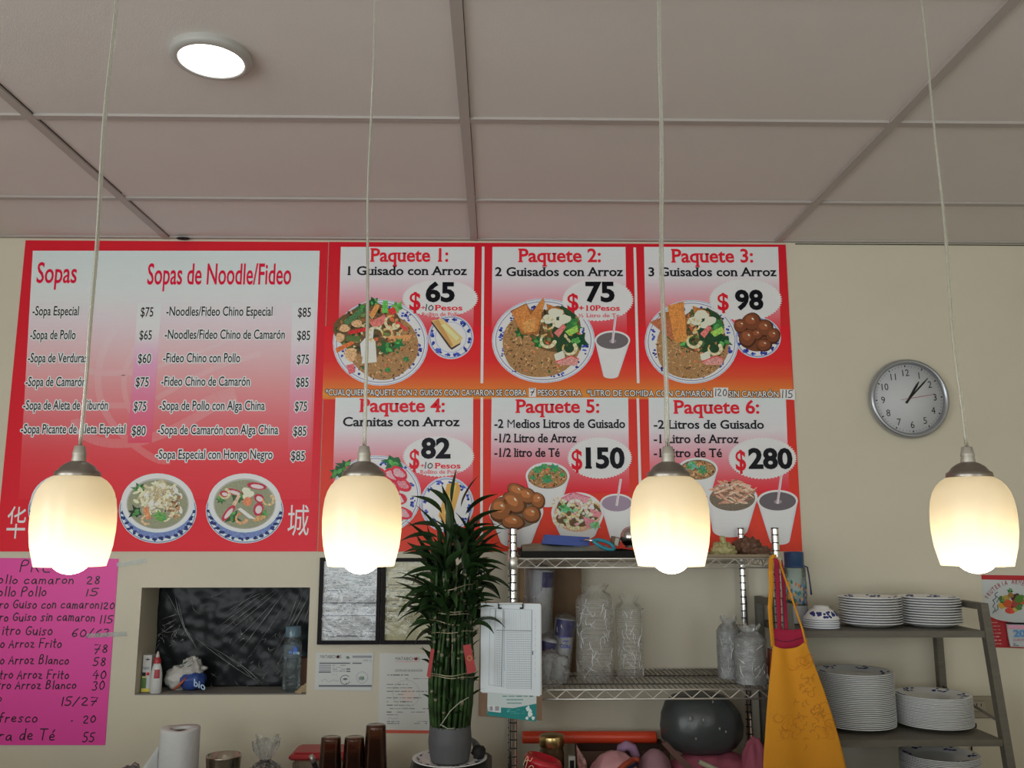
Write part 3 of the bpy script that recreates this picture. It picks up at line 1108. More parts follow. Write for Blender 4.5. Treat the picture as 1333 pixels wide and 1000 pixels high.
for p, s, a, b, y in ((P1, 'Paquete 1:', 482, 583.5, 341), (P2, 'Paquete 2:', 674.5, 782, 341.5), (P3, 'Paquete 3:', 873.5, 980, 342),
                      (P4, 'Paquete 4:', 468, 579, 536.5), (P5, 'Paquete 5:', 671, 780, 537.5), (P6, 'Paquete 6:', 876.5, 988, 538.5)):
    words(p, s, a, b, y, 16.8, INKRED2, .021, name='heading')
for p, s, a, b, y, c in ((P1, '1 Guisado con Arroz', 452.5, 608, 358.5, 11), (P2, '2 Guisados con Arroz', 644.5, 811, 359.8, 11), (P3, '3 Guisados con Arroz', 844, 1010.5, 360, 11),
                         (P4, 'Carnitas con Arroz', 446.5, 598.5, 555, 11.5), (P5, '-2 Medios Litros de Guisado', 643.5, 813.5, 557.3, 10.8), (P5, '-1/2 Litro de Arroz', 643.5, 750.5, 576, 10.8), (P5, '-1/2 litro de T\u00e9', 643.5, 728.5, 594.8, 10.8),
                         (P6, '-2 Litros de Guisado', 850.7, 994, 558.3, 10.8), (P6, '-1 Litro de Arroz', 850.7, 961, 577, 10.8), (P6, '-1 Litro de T\u00e9', 850.7, 939.5, 595.3, 10.8)):
    words(p, s, a, b, y, c, BLK, .020)


def burst(par, cx, cy, rx, ry):
    k = Ink(seed=9)
    P = []
    n = 58
    for i in range(n * 2):
        t = math.pi * i / n
        f = 1.0 if i % 2 else .945
        P.append((cx + rx * f * math.cos(t), cy + ry * f * math.sin(t)))
    k.poly(P, A(180, 180, 184), 2.5)
    k.done('price_burst', M_PRINT, par)


for p, b in ((P1, (573, 389, 50, 25)), (P2, (778, 391, 47, 28)), (P3, (970, 391, 48, 28)), (P4, (571, 594.5, 47, 27)), (P5, (780.5, 596.5, 42.5, 27.5)), (P6, (992, 597, 45, 27.5))):
    burst(p, *b)


# food pictures under or over the price bursts, as printed
def medley(k, cx, cy, rx, ry, n, cols, L):
    """small mixed pieces filling a heap"""
    k.ell(cx, cy, rx, ry, A(86, 66, 42), L, 30, wob=.06)
    for i in range(n):
        t, q = k.r.uniform(0, 6.28), math.sqrt(k.r.random()) * .95
        k.ell(cx + rx * q * math.cos(t), cy + ry * q * math.sin(t), k.r.uniform(1.8, 4.5), k.r.uniform(1.3, 3.0), k.jit(A(*k.r.choice(cols)), .2), L + 1 + i % 2, 9, k.r.uniform(0, 3), wob=.12)


VEG = [(120, 84, 50), (172, 128, 86), (60, 82, 44), (92, 112, 58), (176, 84, 54), (196, 160, 118), (52, 44, 30), (150, 104, 62), (40, 62, 36)]


def stirfry(k, cx, cy):
    medley(k, cx - 12, cy - 12, 44, 34, 150, VEG, 6)
    k.leaf(cx - 6, cy - 48, 9, 8, (30, 62, 38)); k.leaf(cx + 24, cy - 42, 10, 8, (92, 142, 72)); k.leaf(cx - 20, cy - 40, 10, 8, (52, 84, 48))
    for P, c in (([(-46, -22), (-24, -40), (-20, -34), (-40, -18)], (66, 98, 62)), ([(-12, -30), (-4, -46), (2, -44), (-6, -28)], (196, 120, 66)), ([(4, -34), (6, -50), (12, -50), (12, -34)], (84, 150, 70)),
                 ([(-40, -10), (-14, -16), (-12, -11), (-38, -6)], (172, 40, 42)), ([(-12, -22), (8, -32), (12, -22), (-6, -14)], (214, 96, 88)), ([(12, -38), (20, -42), (24, -34), (16, -32)], (190, 48, 44)),
                 ([(-56, 12), (-34, 2), (-32, 6), (-54, 18)], (190, 92, 50)), ([(-42, -4), (-24, -4), (-24, 4), (-42, 2)], (72, 92, 50)), ([(24, -24), (38, -14), (36, -10), (22, -20)], (196, 60, 54)),
                 ([(18, -4), (44, -6), (40, 2), (20, 4)], (190, 122, 76)), ([(-18, 8), (-4, 2), (-2, 30), (-22, 32)], (190, 184, 160)), ([(-6, -14), (-24, 6), (-22, 24), (-8, 10)], (200, 196, 178)),
                 ([(-42, 34), (-32, 32), (-30, 42), (-38, 46)], (196, 84, 88))):
        k.chunk([(cx + x, cy + y) for x, y in P], c, 10)
    for x, y, rx, ry in ((-44, -14, 7, 5), (-50, -2, 6, 6), (-36, 20, 8, 9), (-28, -20, 7, 5)):
        k.ell(cx + x, cy + y, rx, ry, A(176, 138, 100), 11, 12, wob=.08)
    k.shrimp(cx + 18, cy - 22, 9, .6, 13, (214, 168, 128)); k.shrimp(cx - 4, cy - 6, 9.5, 2.0, 13, (216, 174, 140)); k.shrimp(cx + 12, cy - 8, 6, 4.0, 12, (204, 150, 104))
    k.leaf(cx + 10, cy + 12, 13, 14, (34, 82, 44)); k.leaf(cx + 26, cy + 6, 10, 14, (38, 96, 52)); k.leaf(cx + 36, cy + 26, 5, 14, (36, 100, 60)); k.leaf(cx + 12, cy + 40, 5, 14, (36, 100, 60))


def wonton_mix(k, cx, cy, s=1.0, flip=False):
    Q = lambda P: [(cx + x * s, cy + y * s) for x, y in P]
    medley(k, cx + 14 * s, cy - 10 * s, 34 * s, 30 * s, 90, VEG, 6)
    k.chunk(Q([(6, -22), (22, -42), (40, -30), (40, 20), (18, 26)]), (34, 58, 36), 8)
    k.leaf(cx + 36 * s, cy - 18 * s, 13 * s, 9, (48, 96, 50)); k.leaf(cx + 44 * s, cy + 4 * s, 14 * s, 9, (26, 58, 36)); k.leaf(cx - 6 * s, cy + 6 * s, 12 * s, 10, (34, 76, 40)); k.leaf(cx - 30 * s, cy - 6 * s, 10 * s, 8, (36, 70, 38))
    k.chunk(Q([(-20, -38), (-44, -34), (-30, -4), (-8, -4), (-4, -26)]), (136, 84, 44), 11)
    if flip:
        k.chunk(Q([(-56, -22), (-36, -30), (-12, -4), (-26, 2)]), (150, 88, 58), 11); k.chunk(Q([(-32, -44), (-10, -50), (-6, -4), (-24, -2)]), (176, 112, 56), 12); k.chunk(Q([(-24, -8), (-6, -6), (-4, 4), (-22, 6)]), (190, 116, 58), 13)
    else:
        k.chunk(Q([(-44, -34), (-24, -44), (-18, -30), (-2, -52), (0, -46), (-10, -8), (-26, -6), (-34, -14)]), (168, 106, 56), 12, (120, 70, 38)); k.chunk(Q([(-30, -20), (-12, -26), (-12, -8), (-26, -6)]), (182, 124, 70), 13)
    k.chunk(Q([(2, -44), (24, -36), (26, -30), (4, -34)]), (152, 92, 48), 11)
    for x, y, rx, ry in ((14, -32, 10, 6), (26, -24, 8, 6), (6, -24, 9, 6), (18, -18, 8, 5)):
        k.ell(cx + x * s, cy + y * s, rx * s, ry * s, A(206, 186, 152), 13, 12, wob=.1)
    k.shrimp(cx + 4 * s, cy - 18 * s, 8 * s, 3.6, 14, (214, 180, 140)); k.shrimp(cx + 4 * s, cy + 4 * s, 9 * s, .2, 14, (212, 176, 134)); k.shrimp(cx + 32 * s, cy + 14 * s, 8.5 * s, -.6, 14, (212, 176, 134))
    k.chunk(Q([(12, -6), (24, -18), (28, -14), (18, 0)]), (198, 96, 90), 15); k.chunk(Q([(26, -8), (42, -16), (44, -8), (32, -2)]), (128, 162, 72), 12)
    k.chunk(Q([(14, 32), (34, 24), (44, 28), (42, 36), (20, 36)]), (200, 120, 112), 15, (190, 60, 66)); k.chunk(Q([(12, 22), (26, 16), (26, 30), (14, 30)]), (192, 180, 156), 14)


k = Ink(seed=31)
k.plate(587, 439.5, 29.5, 28.5)
k.ell(587, 439.5, 20, 19.5, A(186, 196, 206), 2); k.ring(587, 439.5, 20.5, 20, .6, A(110, 130, 170), 3)
k.chunk([(561, 420), (570, 415.5), (601, 441), (599, 449), (588, 456), (584, 452)], (60, 48, 44), 4)
k.chunk([(562, 418), (576, 415), (602, 440), (599, 447), (588, 453)], (176, 150, 98), 5); k.chunk([(564, 419), (571, 417), (590, 450), (587, 452)], (160, 118, 70), 6); k.chunk([(574, 424), (579, 422), (598, 440), (594, 444)], (192, 170, 122), 6)
k.done('side_dish_picture', M_PRINT, P1)
k = Ink(seed=32)
k.plate(495.5, 446.5, 62, 56); k.rice(499, 452, 46, 42, 240, 3); stirfry(k, 493, 442)
k.done('dish_picture', M_FOOD, P1)
k = Ink(seed=33)
k.plate(707.3, 444, 67, 55); k.rice(704, 448, 51, 44, 300, 3); wonton_mix(k, 709, 440)
k.done('dish_picture', M_FOOD, P2)
k = Ink(seed=34)
k.cup(797, 443.5, 23, 12.5, 795, 489, 10, 4, straw=(801, 413))
k.done('drink_picture', M_PRINT, P2)
k = Ink(seed=35)
k.plate(900, 445.5, 61, 54.5); k.rice(900, 452, 47, 42, 300, 3); wonton_mix(k, 899, 441, .96, True)
k.done('dish_picture', M_FOOD, P3)
k = Ink(seed=36)
k.plate(986, 440, 30, 26.5, 4)
k.ell(985, 437, 24, 21, A(92, 52, 32), 6)
for x, y, a, b, ro in ((964, 425, 9, 9, 0), (1006, 438, 9, 10, .3), (978, 420, 12, 12, .4), (995, 428, 11, 11, .2), (973, 441, 11, 12, .5), (994, 450, 10, 8, 0), (985, 436, 8, 7, 0)):
    k.meatball(x, y, a, b, 7, (98, 54, 34), ro)
k.done('side_dish_picture', M_PRINT, P3)
k = Ink(seed=37)
k.plate(582, 657, 35, 36)
k.ell(582, 657, 23, 24, A(186, 196, 206), 3)
k.chunk([(571, 672), (582, 630), (596, 628), (600, 636), (588, 678), (578, 682)], (172, 128, 66), 5); k.chunk([(578, 668), (588, 632), (594, 632), (584, 674)], (192, 152, 88), 6)
k.done('side_dish_picture', M_PRINT, P4)
k = Ink(seed=38)
k.plate(490, 645, 58.5, 52)
k.leaf(512, 603, 16, 6, (36, 84, 48)); k.leaf(442, 615, 14, 6, (34, 72, 42)); k.leaf(450, 606, 12, 6, (34, 72, 42))
for i in range(20):
    x, y = 462 + (i % 5) * 15 + k.r.uniform(-4, 4), 616 + (i // 5) * 17 + k.r.uniform(-4, 4)
    k.ell(x, y, 12, 8, A(176, 40, 56), 7 + i % 3 * 2, 16, .5 + k.r.uniform(-.3, .3), wob=.05); k.ell(x - .5, y - .5, 8.5, 5, A(*k.r.choice([(214, 134, 138), (202, 110, 116), (222, 156, 156)])), 8 + i % 3 * 2, 14, .5, wob=.1)
k.done('dish_picture', M_FOOD, P4)


def tub(k, cx, cy, rx, ry, bx, by, bw, L=2, inside=(96, 84, 70)):
    k.cup(cx, cy, rx, ry, bx, by, bw, L, drink=inside)


k = Ink(seed=41)
tub(k, 712.7, 620, 28.5, 18, 712, 652, 20); k.rice(712.5, 621, 25, 14.5, 120, 5)
for x, y, r_ in ((700, 612, 8), (722, 610, 9), (712, 624, 9), (694, 622, 5), (732, 618, 5), (708, 608, 7)):
    k.leaf(x, y, r_, 9, (52, 118, 82))
k.done('rice_tub_picture', M_FOOD, P5)
k = Ink(seed=42)
tub(k, 671.7, 666, 35.5, 24, 672, 704, 21)
for x, y, a, b, ro in ((652, 664, 14, 16, .3), (686, 646, 12, 10, .5), (700, 652, 9, 11, -.4), (674, 640, 14, 9, .5), (692, 670, 12, 11, .2), (669, 655, 17, 13, .6), (668, 680, 15, 10, .1)):
    k.meatball(x, y, a, b, 8, (122, 74, 42), ro)
k.done('meatball_tub_picture', M_PRINT, P5)
k = Ink(seed=43)
tub(k, 751.5, 668, 34, 27, 752, 694, 24, inside=(176, 140, 112))
medley(k, 751, 666, 29, 21, 60, [(214, 178, 150), (206, 130, 130), (220, 190, 160), (190, 150, 110), (120, 150, 110)], 5)
k.leaf(736, 662, 11, 8, (92, 150, 112)); k.leaf(774, 684, 8, 8, (110, 150, 110))
k.chunk([(731, 649), (746, 641), (768, 648), (764, 655), (745, 655)], (208, 120, 128), 8, (200, 70, 90)); k.chunk([(758, 672), (776, 678), (780, 684), (764, 688)], (206, 110, 118), 8); k.chunk([(768, 662), (784, 668), (780, 674), (768, 672)], (204, 110, 112), 8)
k.shrimp(749, 660, 9, 3.4, 10, (218, 186, 164)); k.shrimp(771, 662, 9, 1.8, 10, (214, 176, 150)); k.shrimp(747, 680, 9, 1.0, 11, (214, 178, 132)); k.shrimp(730, 676, 9, 1.4, 9, (210, 176, 148)); k.shrimp(727, 655, 7, 2.6, 9, (208, 178, 150))
k.done('shrimp_tub_picture', M_FOOD, P5)
k = Ink(seed=44)
k.cup(802.5, 655, 21.5, 12, 806, 700, 12, 2, (126, 108, 120), straw=(807.7, 625))
k.done('drink_picture', M_PRINT, P5)
k = Ink(seed=45)
tub(k, 908, 611, 26, 15, 908, 640, 18); k.rice(908, 612, 22, 12, 90, 5); k.leaf(900, 606, 9, 9, (84, 140, 120)); k.leaf(914, 612, 9, 9, (60, 112, 84))
k.done('rice_tub_picture', M_FOOD, P6)
k = Ink(seed=46)
tub(k, 952.7, 648, 33, 19, 950, 690, 23)
for i in range(70):
    t = k.r.uniform(0, 6.3)
    q = math.sqrt(k.r.random())
    k.ell(953 + 27 * q * math.cos(t), 643 + 15 * q * math.sin(t) - 2, k.r.uniform(4, 9), k.r.uniform(1.0, 2.0), A(*k.r.choice([(150, 108, 88), (172, 128, 104), (128, 88, 72), (188, 150, 128)])), 6 + i % 3, 9, k.r.uniform(-.7, .7))
k.done('noodle_tub_picture', M_FOOD, P6)
k = Ink(seed=47)
k.cup(1011.6, 652, 26.5, 14, 1014.5, 704, 13, 2, (84, 76, 78), straw=(1016.5, 619))
k.done('drink_picture', M_PRINT, P6)

for p, a, b, y, c in ((P1, 533, 547.5, 404, 26), (P2, 738.5, 753, 404.5, 24.5), (P3, 934, 948.5, 404, 24.5), (P4, 533, 546, 610, 28), (P5, 744, 758, 611, 29), (P6, 957.5, 971, 612, 29)):
    words(p, '$', a, b, y, c * .86, A(172, 22, 34), .022, False, 'price', .0064)
for p, s, a, b, y, c in ((P1, '65', 554, 592, 392.6, 23.5), (P2, '75', 762, 800, 392.6, 24), (P3, '98', 956.8, 993.5, 402.7, 23.5), (P4, '82', 548, 586.5, 596, 24.5), (P5, '150', 761.5, 813, 609, 25), (P6, '280', 974, 1031.5, 609.5, 24.5)):
    words(p, s, a, b, y, c, A(12, 12, 16), .038, len(s) > 2, 'price', .0066)
for p, s, a, b, y, c in ((P1, 'Pesos', 566, 602, 404.6, 6.8), (P2, '+10Pesos', 753, 806.5, 405, 6.8), (P4, 'Pesos', 566, 599.5, 610, 7)):
    words(p, s, a, b, y, c, INKRED2, .02, True, 'extra_charge', .0066)
for p, s, a, b, y, c in ((P1, 'Rollito de Pollo', 549, 599, 412, 4.6), (P2, '\u00bd Litro de Te', 753, 806, 413.6, 4.8), (P4, 'Rollito de Pollo', 547, 599, 616.8, 4.6)):
    words(p, s, a, b, y, c, A(186, 66, 74), .01, True, 'extra_charge', .0066)
for p, a, y in ((P1, 548.5, 404.8), (P4, 547.5, 610)):
    g = G()
    hand(g, '+', a, a + 5, y, 7, INKRED2, .0068, wpx=.9)
    hand(g, '10', a + 6, a + 15.5, y, 7.5, A(24, 24, 28), .0068, wpx=1.1)
    g.build('handwritten_charge', M_PRINT, p)

nt_ = A(196, 190, 168)
dk = A(52, 30, 22)
for s, a, b, y0, y1 in (('*CUALQUIER PAQUETE CON 2 GUISOS CON CAMARON SE COBRA', 424, 685.5, 515, 515.5), ('PESOS EXTRA', 699.7, 757, 515.5, 515.7), ('*LITRO DE COMIDA CON CAMAR\u00d3N', 764, 926.5, 515.8, 516.8), ('SIN CAMAR\u00d3N', 948, 1013, 517, 517.6)):
    words(pk, s, a, b, y0, 7.6, nt_, .012, False, 'notice_line', .0062, (dk, .07), y1)
for P, s, x0, x1, y, c in (([(688.5, 505.5), (697.5, 505.5), (697.5, 517), (688.5, 517)], '7', 690.5, 696, 515.5, 8.5), ([(928, 505), (947.5, 505), (947, 519), (928.5, 518.5)], '120', 931, 945.5, 516, 9.5), ([(1014.5, 507), (1034, 507.5), (1034.5, 521), (1016, 520)], '115', 1018, 1031.5, 518.5, 9.5)):
    k = Ink(seed=50)
    k.poly(P, A(186, 188, 190), 6)
    hand(k.g, s, x0, x1, y, c, A(26, 28, 34), .0063, wpx=1.1)
    k.done('price_patch', M_PRINT, pk)

# ================================================================== PINK HANDWRITTEN PRICE SHEET
ps = thing('price_sheet', 'bright pink handwritten price sheet taped below the soup menu board', 'price sheet', (W(30, 970).x, YW, W(30, 970).z))
g = G()
PINK = A(205, 52, 118)
a, b, c_, d_ = W(-70, 726), W(154.5, 727.5), W(137, 970), W(-80, 970)
for dy in (.0025, .001):
    g.face([a + Vector((0, -dy, 0)), b + Vector((0, -dy, 0)), c_ + Vector((0, -dy, 0)), d_ + Vector((0, -dy, 0))], PINK)
for p, q in ((a, b), (b, c_), (c_, d_), (d_, a)):
    g.face([p + Vector((0, -.0025, 0)), q + Vector((0, -.0025, 0)), q + Vector((0, -.001, 0)), p + Vector((0, -.001, 0))], PINK)
g.build('sheet', M_SHEEN, ps)
HB = A(30, 14, 24)
for s, x0, x1, y, c in (('PRE', 26.5, 66, 744.5, 14), ('ollo camaron', -2, 95.5, 760, 11), ('28', 112.5, 130, 760.5, 10), ('ollo Pollo', -2, 60, 776, 12), ('15', 113, 128, 776, 9), ('tro Guiso con camaron', -6, 128.5, 792, 11.5), ('120', 132, 149, 793, 8.5),
                       ('tro Guiso sin camaron', -6, 123, 808.5, 11.5), ('115', 131, 147, 811.5, 9.5), ('itro Guiso', 4, 68, 826.5, 12), ('60/63', 94, 142, 829, 10), ('ro Arroz Frito', -5, 80, 843, 11), ('78', 123.5, 140, 850.5, 11), ('o Arroz Blanco', 1, 89.5, 864.5, 11),
                       ('58', 121.5, 137.5, 867, 10.5), ('tro Arroz Frito', 0, 89.5, 883.5, 11), ('40', 121, 138, 884.5, 11), ('tro Arroz Blanco', -3, 99, 896.5, 10.5), ('30', 120.5, 136, 898.5, 11), ('o', -4, 2, 914, 11), ('15/27', 81, 127, 918.5, 11),
                       ('fresco', -1, 48.5, 940, 12), ('20', 108, 124.5, 941, 9.5), ('.', 93.5, 94.5, 939, 9), ('ra de T\u00e9', -1, 71, 963.5, 14), ('55', 108, 123, 966, 12)):
    g = G()
    hand(g, s, x0, x1, y, c, HB, .0029, wpx=1.55)
    g.build('handwriting', M_SHEEN, ps)
TAPE = clear_mat('matte_tape', milk=.22, gloss=.8, bump=.1, milkcol=(.8, .8, .76), rough=.3)
for P, lab in (([(152, 733), (190, 727), (191, 732.5), (153, 738.5)], 'strip of clear tape on the top right corner of the pink price sheet'), ([(113, 825), (165, 822), (166, 828), (114, 830.5)], 'strip of clear tape across the pink price sheet by its 60/63 price')):
    g = G()
    q = [W(*p) for p in P]
    for dy in (.0034, .0038):
        g.face([p + Vector((0, -dy, 0)) for p in q])
    for i in range(4):
        g.face([q[i] + Vector((0, -.0034, 0)), q[(i + 1) % 4] + Vector((0, -.0034, 0)), q[(i + 1) % 4] + Vector((0, -.0038, 0)), q[i] + Vector((0, -.0038, 0))])
    single('adhesive_tape', g, TAPE, lab, 'tape', q[3] + Vector((0, -.0034, 0)), 'tape strips on the pink sheet')

# ================================================================== WALL CLOCK
cc = W(1180.5, 520)
R = mpp(1181, 520) * 51.5
t = thing('wall_clock', 'round silver-rimmed wall clock with white face reading five past one', 'clock', (cc.x, YW, cc.z))
MY = Matrix(((1, 0, 0), (0, 0, -1), (0, 1, 0)))         # z of a lathe -> towards the room (-y)
g = G()
g.lathe((cc.x, YW, cc.z), [(R * .9, 0), (R * .97, .004), (R, .016), (R * .99, .026), (R * .95, .032), (R * .90, .031), (R * .865, .020)], 72, M=MY)
g.build('rim', mat('silver_plastic', (.42, .44, .47), .3, .75), t)
g = G()
g.lathe((cc.x, YW, cc.z), [(.0005, .018), (R * .88, .018), (R * .88, .004)], 64, M=MY)
g.build('dial', mat('dial_white', (.86, .87, .89), .5), t)
TILT = math.radians(3.2)
yf = YW - .0188


def dialpt(ang, rr):
    a = ang - TILT
    return Vector((cc.x + rr * math.sin(a), yf, cc.z + rr * math.cos(a)))


g = G()
for i in range(60):
    a = 2 * math.pi * i / 60
    big = i % 5 == 0
    p, q = dialpt(a, R * .80), dialpt(a, R * (.845 if big else .825))
    n = (q - p).normalized()
    n = Vector((-n.z, 0, n.x)) * (.0022 if big else .0007)
    g.face([p + n, q + n, q - n, p - n])
g.build('minute_marks', M_BLACK, t)
for h in range(1, 13):
    a = 2 * math.pi * h / 12
    c0 = dialpt(a, R * .655)
    g = G()
    lay = layout(str(h), 0.0, False)
    xs = [p[0] for V, F in lay for p in V]
    sc_ = R * .165 / .682
    ct, st_ = math.cos(TILT), math.sin(TILT)
    for V, F in lay:
        P = []
        for p in V:
            x, z = (p[0] - (min(xs) + max(xs)) / 2) * sc_ * .9, (p[1] - .341) * sc_
            P.append((c0.x + x * ct - z * st_, yf, c0.z + x * st_ + z * ct))
        g.mesh(P, F)
    g.build('numeral', M_BLACK, t)


def handc(name, tip, tail, w, y, m):
    g = G()
    c = W(1179, 519.5)
    d = W(*tip) - c
    L = math.hypot(d.x, d.z)
    u = Vector((d.x / L, 0, d.z / L))
    n = Vector((-u.z, 0, u.x))
    c = Vector((cc.x, YW - y, cc.z))
    pts = [(-tail, w * .8), (0, w), (L * .75, w), (L, w * .35)]
    for k_ in (0, .001):
        P = [c + u * s_ + n * q + Vector((0, -k_, 0)) for s_, q in pts] + [c + u * s_ - n * q + Vector((0, -k_, 0)) for s_, q in reversed(pts)]
        g.face(P)
    g.build(name, m, t)


handc('hour_hand', (1191.5, 497.5), .022, .0042, .0195, M_BLACK)
handc('minute_hand', (1203, 493), .024, .003, .0212, M_BLACK)
handc('second_hand', (1211, 514), .034, .0008, .023, mat('red_hand', (.45, .03, .03), .4))
g = G()
g.lathe((cc.x, YW, cc.z), [(.004, .018), (.004, .0245), (.001, .0255)], 16, M=MY)
g.build('hub', M_BLACK, t)
g = G()
g.lathe((cc.x, YW, cc.z), [(R * .87, .0275), (R * .5, .0285), (.0005, .029)], 64, M=MY)
g.build('clock_glass', clear_mat('clock_glass', tint=(.995, .995, .995), milk=0, gloss=.6, rough=.04, bump=0), t)
# ================================================================== PENDANT LAMPS (one row, plumb above the counter)
YL = 1.34


def pendant(px, cordtop, label, seed):
    rnd = random.Random(seed)
    x = W(px, 680, YL).x
    s = (W(px, 680, YL) - EYE).dot(Vector((SY * CP, CY * CP, SP))) / FPX      # metres per pixel at the lamp
    zt = ZP(621, YL, 666)
    t = thing('pendant_lamp', label, 'pendant lamp', (x, YL, ZC), 'opal glass pendant lamps over the counter')
    H = zt - ZP(737, YL, 666)
    Rm = 51.2 * s
    prof = [(1.0, .83), (.97, .845), (.9, .885), (.78, .95), (.62, .992), (.5, 1.0), (.38, .99), (.26, .955), (.17, .895), (.10, .81), (.04, .69), (.0, .55)]
    g = G()
    outer = [(Rm * r, zt - H * h) for h, r in prof]
    inner = [(Rm * r - .0025, zt - H * h) for h, r in prof][::-1]
    g.lathe((x, YL, 0), [(Rm * .83 - .0025, zt - H)] + outer, 64)
    g.build('shade', M_OPAL, t)
    # cap, socket stem
    g = G()
    q = s
    g.lathe((x, YL, zt), [(27 * q, -.003), (28.5 * q, .001), (27.5 * q, 6 * q), (24 * q, 8 * q), (20 * q, 13.5 * q), (13.5 * q, 18 * q), (8.5 * q, 20 * q)], 40)
    g.build('metal_cap', M_NICKEL, t)
    g = G()
    g.lathe((x, YL, zt), [(8.5 * q, 19 * q), (9 * q, 21 * q), (8 * q, 27 * q), (8.6 * q, 28 * q), (8.6 * q, 31 * q), (8 * q, 32 * q), (6.5 * q, 40 * q), (4 * q, 40.5 * q)], 24)
    g.build('cable_grip', mat('grey_grip', (.40, .37, .31), .45, .4), t)
    # bulb
    rb = 27.5 * s
    zb = ZP(747, YL, 666) + rb * .98
    g = G()
    g.lathe((x, YL, zb), [(.0005, -rb)] + [(rb * math.sin(a), -rb * math.cos(a)) for a in [math.pi * i / 16 for i in range(1, 14)]] + [(rb * .5, rb * .9)], 32)
    g.build('bulb', M_BULB, t)
    g = G()
    g.lathe((x, YL, zb), [(.0005, rb * .82), (rb * .5, rb * .82), (rb * .5, rb * 1.25), (rb * .45, rb * 1.3), (rb * .45, zt - zb - .002)], 24)
    g.build('socket', M_WHITE, t)
    # two-core clear cable, slightly wavy
    z0 = zt + 40 * q
    ct = W(cordtop, 0, YL)
    n = 60
    g = G()
    for side in (-1, 1):
        P = []
        for i in range(n + 1):
            u = i / n
            z = z0 + (ZC - z0) * u
            k = (z - z0) / max(.01, ct.z - z0)
            xx = x + (ct.x - x) * min(k, 1.6) * 1.0
            tw = .35 * math.sin(seed + 5 * u) + seed
            wob = .0022 * math.sin(7 * u + seed) + .0012 * math.sin(17 * u + 2 * seed)
            wob *= min(1, u * 8)
            off = .0018 * side
            P.append((xx + wob + off * math.cos(tw), YL + off * math.sin(tw), z))
        g.tube(P, .0020, 8)
    g.build('cord', M_CORD, t)


pendant(96, 151.5, 'leftmost pendant lamp, glowing opal shade in front of the soup menu board', 1)
pendant(471.5, 487, 'second pendant lamp from the left, glowing opal shade in front of the black framed certificates', 2)
pendant(872, 856, 'third pendant lamp from the left, glowing opal shade in front of the wire rack', 3)
pendant(1267, 1198, 'rightmost pendant lamp, glowing opal shade hanging below and right of the wall clock', 4)

# ================================================================== NICHE
yb = YW + NDEP
g = G()


def crumple(u, v):
    x, z = NX0 + .001 + (NX1 - NX0 - .002) * u, NZ0 + .001 + (NZ1 - NZ0 - .002) * v
    n = noise.noise(Vector((x * 9, z * 9 - x * 5, 1.3))) * .010 + noise.noise(Vector((x * 26 + z * 20, z * 24 - x * 18, 4.1))) * .004
    return (x, yb - .014 + n * .8, z)


g.grid(crumple, 90, 60, thick=.001)
t = thing('plastic_sheet', 'wrinkled glossy black plastic sheet closing the back of the wall niche', 'plastic sheet', ((NX0 + NX1) / 2, yb, NZ0))
g.build('black_sheet', mat('black_film', (.014, .016, .018), .32, bump=.12, bscale=22, spec=.2), t)
rnd = random.Random(5)
M_STREAK = clear_mat('stretched_film', tint=(.8, .82, .84), milk=.42, gloss=1.0, bump=.3, bscale=50, rough=.25, milkcol=(.42, .45, .45))  # film folds made milky to paint their streak highlights
g = G()


def fold(x0, z0, x1, z1, w, y=None):
    n = 10
    P = []
    bow = rnd.uniform(-.012, .012)
    for i in range(n + 1):
        u = i / n
        P.append(Vector((x0 + (x1 - x0) * u + bow * math.sin(math.pi * u), yb - .031 - rnd.uniform(0, .003), z0 + (z1 - z0) * u + bow * math.sin(math.pi * u))))
    rr = [max(.0003, w * math.sin(math.pi * (i + .3) / (n + .6)) * rnd.uniform(.6, 1.3)) for i in range(n + 1)]
    g.tube(P, rr, 6)


def NP(px, py):
    p = W(px, py, yb - .03)
    return min(NX1 - .006, max(NX0 + .012, p.x)), min(NZ1 - .006, max(NZ0 + .006, p.z))


F0 = [((358, 768), (288, 822)), ((364, 768), (285, 832)), ((350, 769), (284, 810)), ((372, 768), (310, 850)), ((345, 770), (290, 800)), ((380, 772), (320, 862)), ((332, 772), (298, 800)), ((340, 775), (282, 818)), ((362, 778), (302, 840)),
      ((396, 770), (352, 862)), ((402, 775), (370, 830)), ((398, 790), (356, 880)), ((389, 772), (374, 812)), ((405, 780), (395, 812)), ((228, 775), (255, 842)), ((232, 780), (258, 846)), ((216, 770), (232, 800)), ((250, 782), (262, 800)), ((240, 815), (256, 845)), ((244, 822), (344, 896)), ((262, 836), (338, 892)),
      ((276, 842), (350, 896)), ((300, 855), (342, 890)), ((296, 768), (268, 778)), ((236, 800), (212, 806)), ((238, 818), (210, 820)), ((230, 806), (214, 814)), ((228, 812), (212, 824))]
for (a, b) in F0:
    fold(*NP(*a), *NP(*b), rnd.uniform(.0008, .0022))
for i in range(70):
    px, py = rnd.choice([(rnd.uniform(206, 245), rnd.uniform(795, 840)), (rnd.uniform(290, 400), rnd.uniform(795, 870)), (rnd.uniform(250, 345), rnd.uniform(860, 893)), (rnd.uniform(330, 370), rnd.uniform(820, 880))])
    a = rnd.uniform(-.4, .4) + rnd.choice([.9, 2.2, 2.4])
    L = rnd.uniform(3, 11)
    fold(*NP(px, py), *NP(px + L * math.cos(a), py + L * math.sin(a)), rnd.uniform(.0006, .0017))
g.build('stretched_film', M_STREAK, t)
g = G()
wallbox(g, NX0 + .0005, NX1 - .0005, YW + .001, yb - .036, NZ0, NZ0 + .004)
single('ledge_board', g, mat('grey_ledge', (.27, .255, .23), .6, var=.05), 'thin grey board lying on the bottom of the wall niche', 'ledge', ((NX0 + NX1) / 2, YW + .09, NZ0))
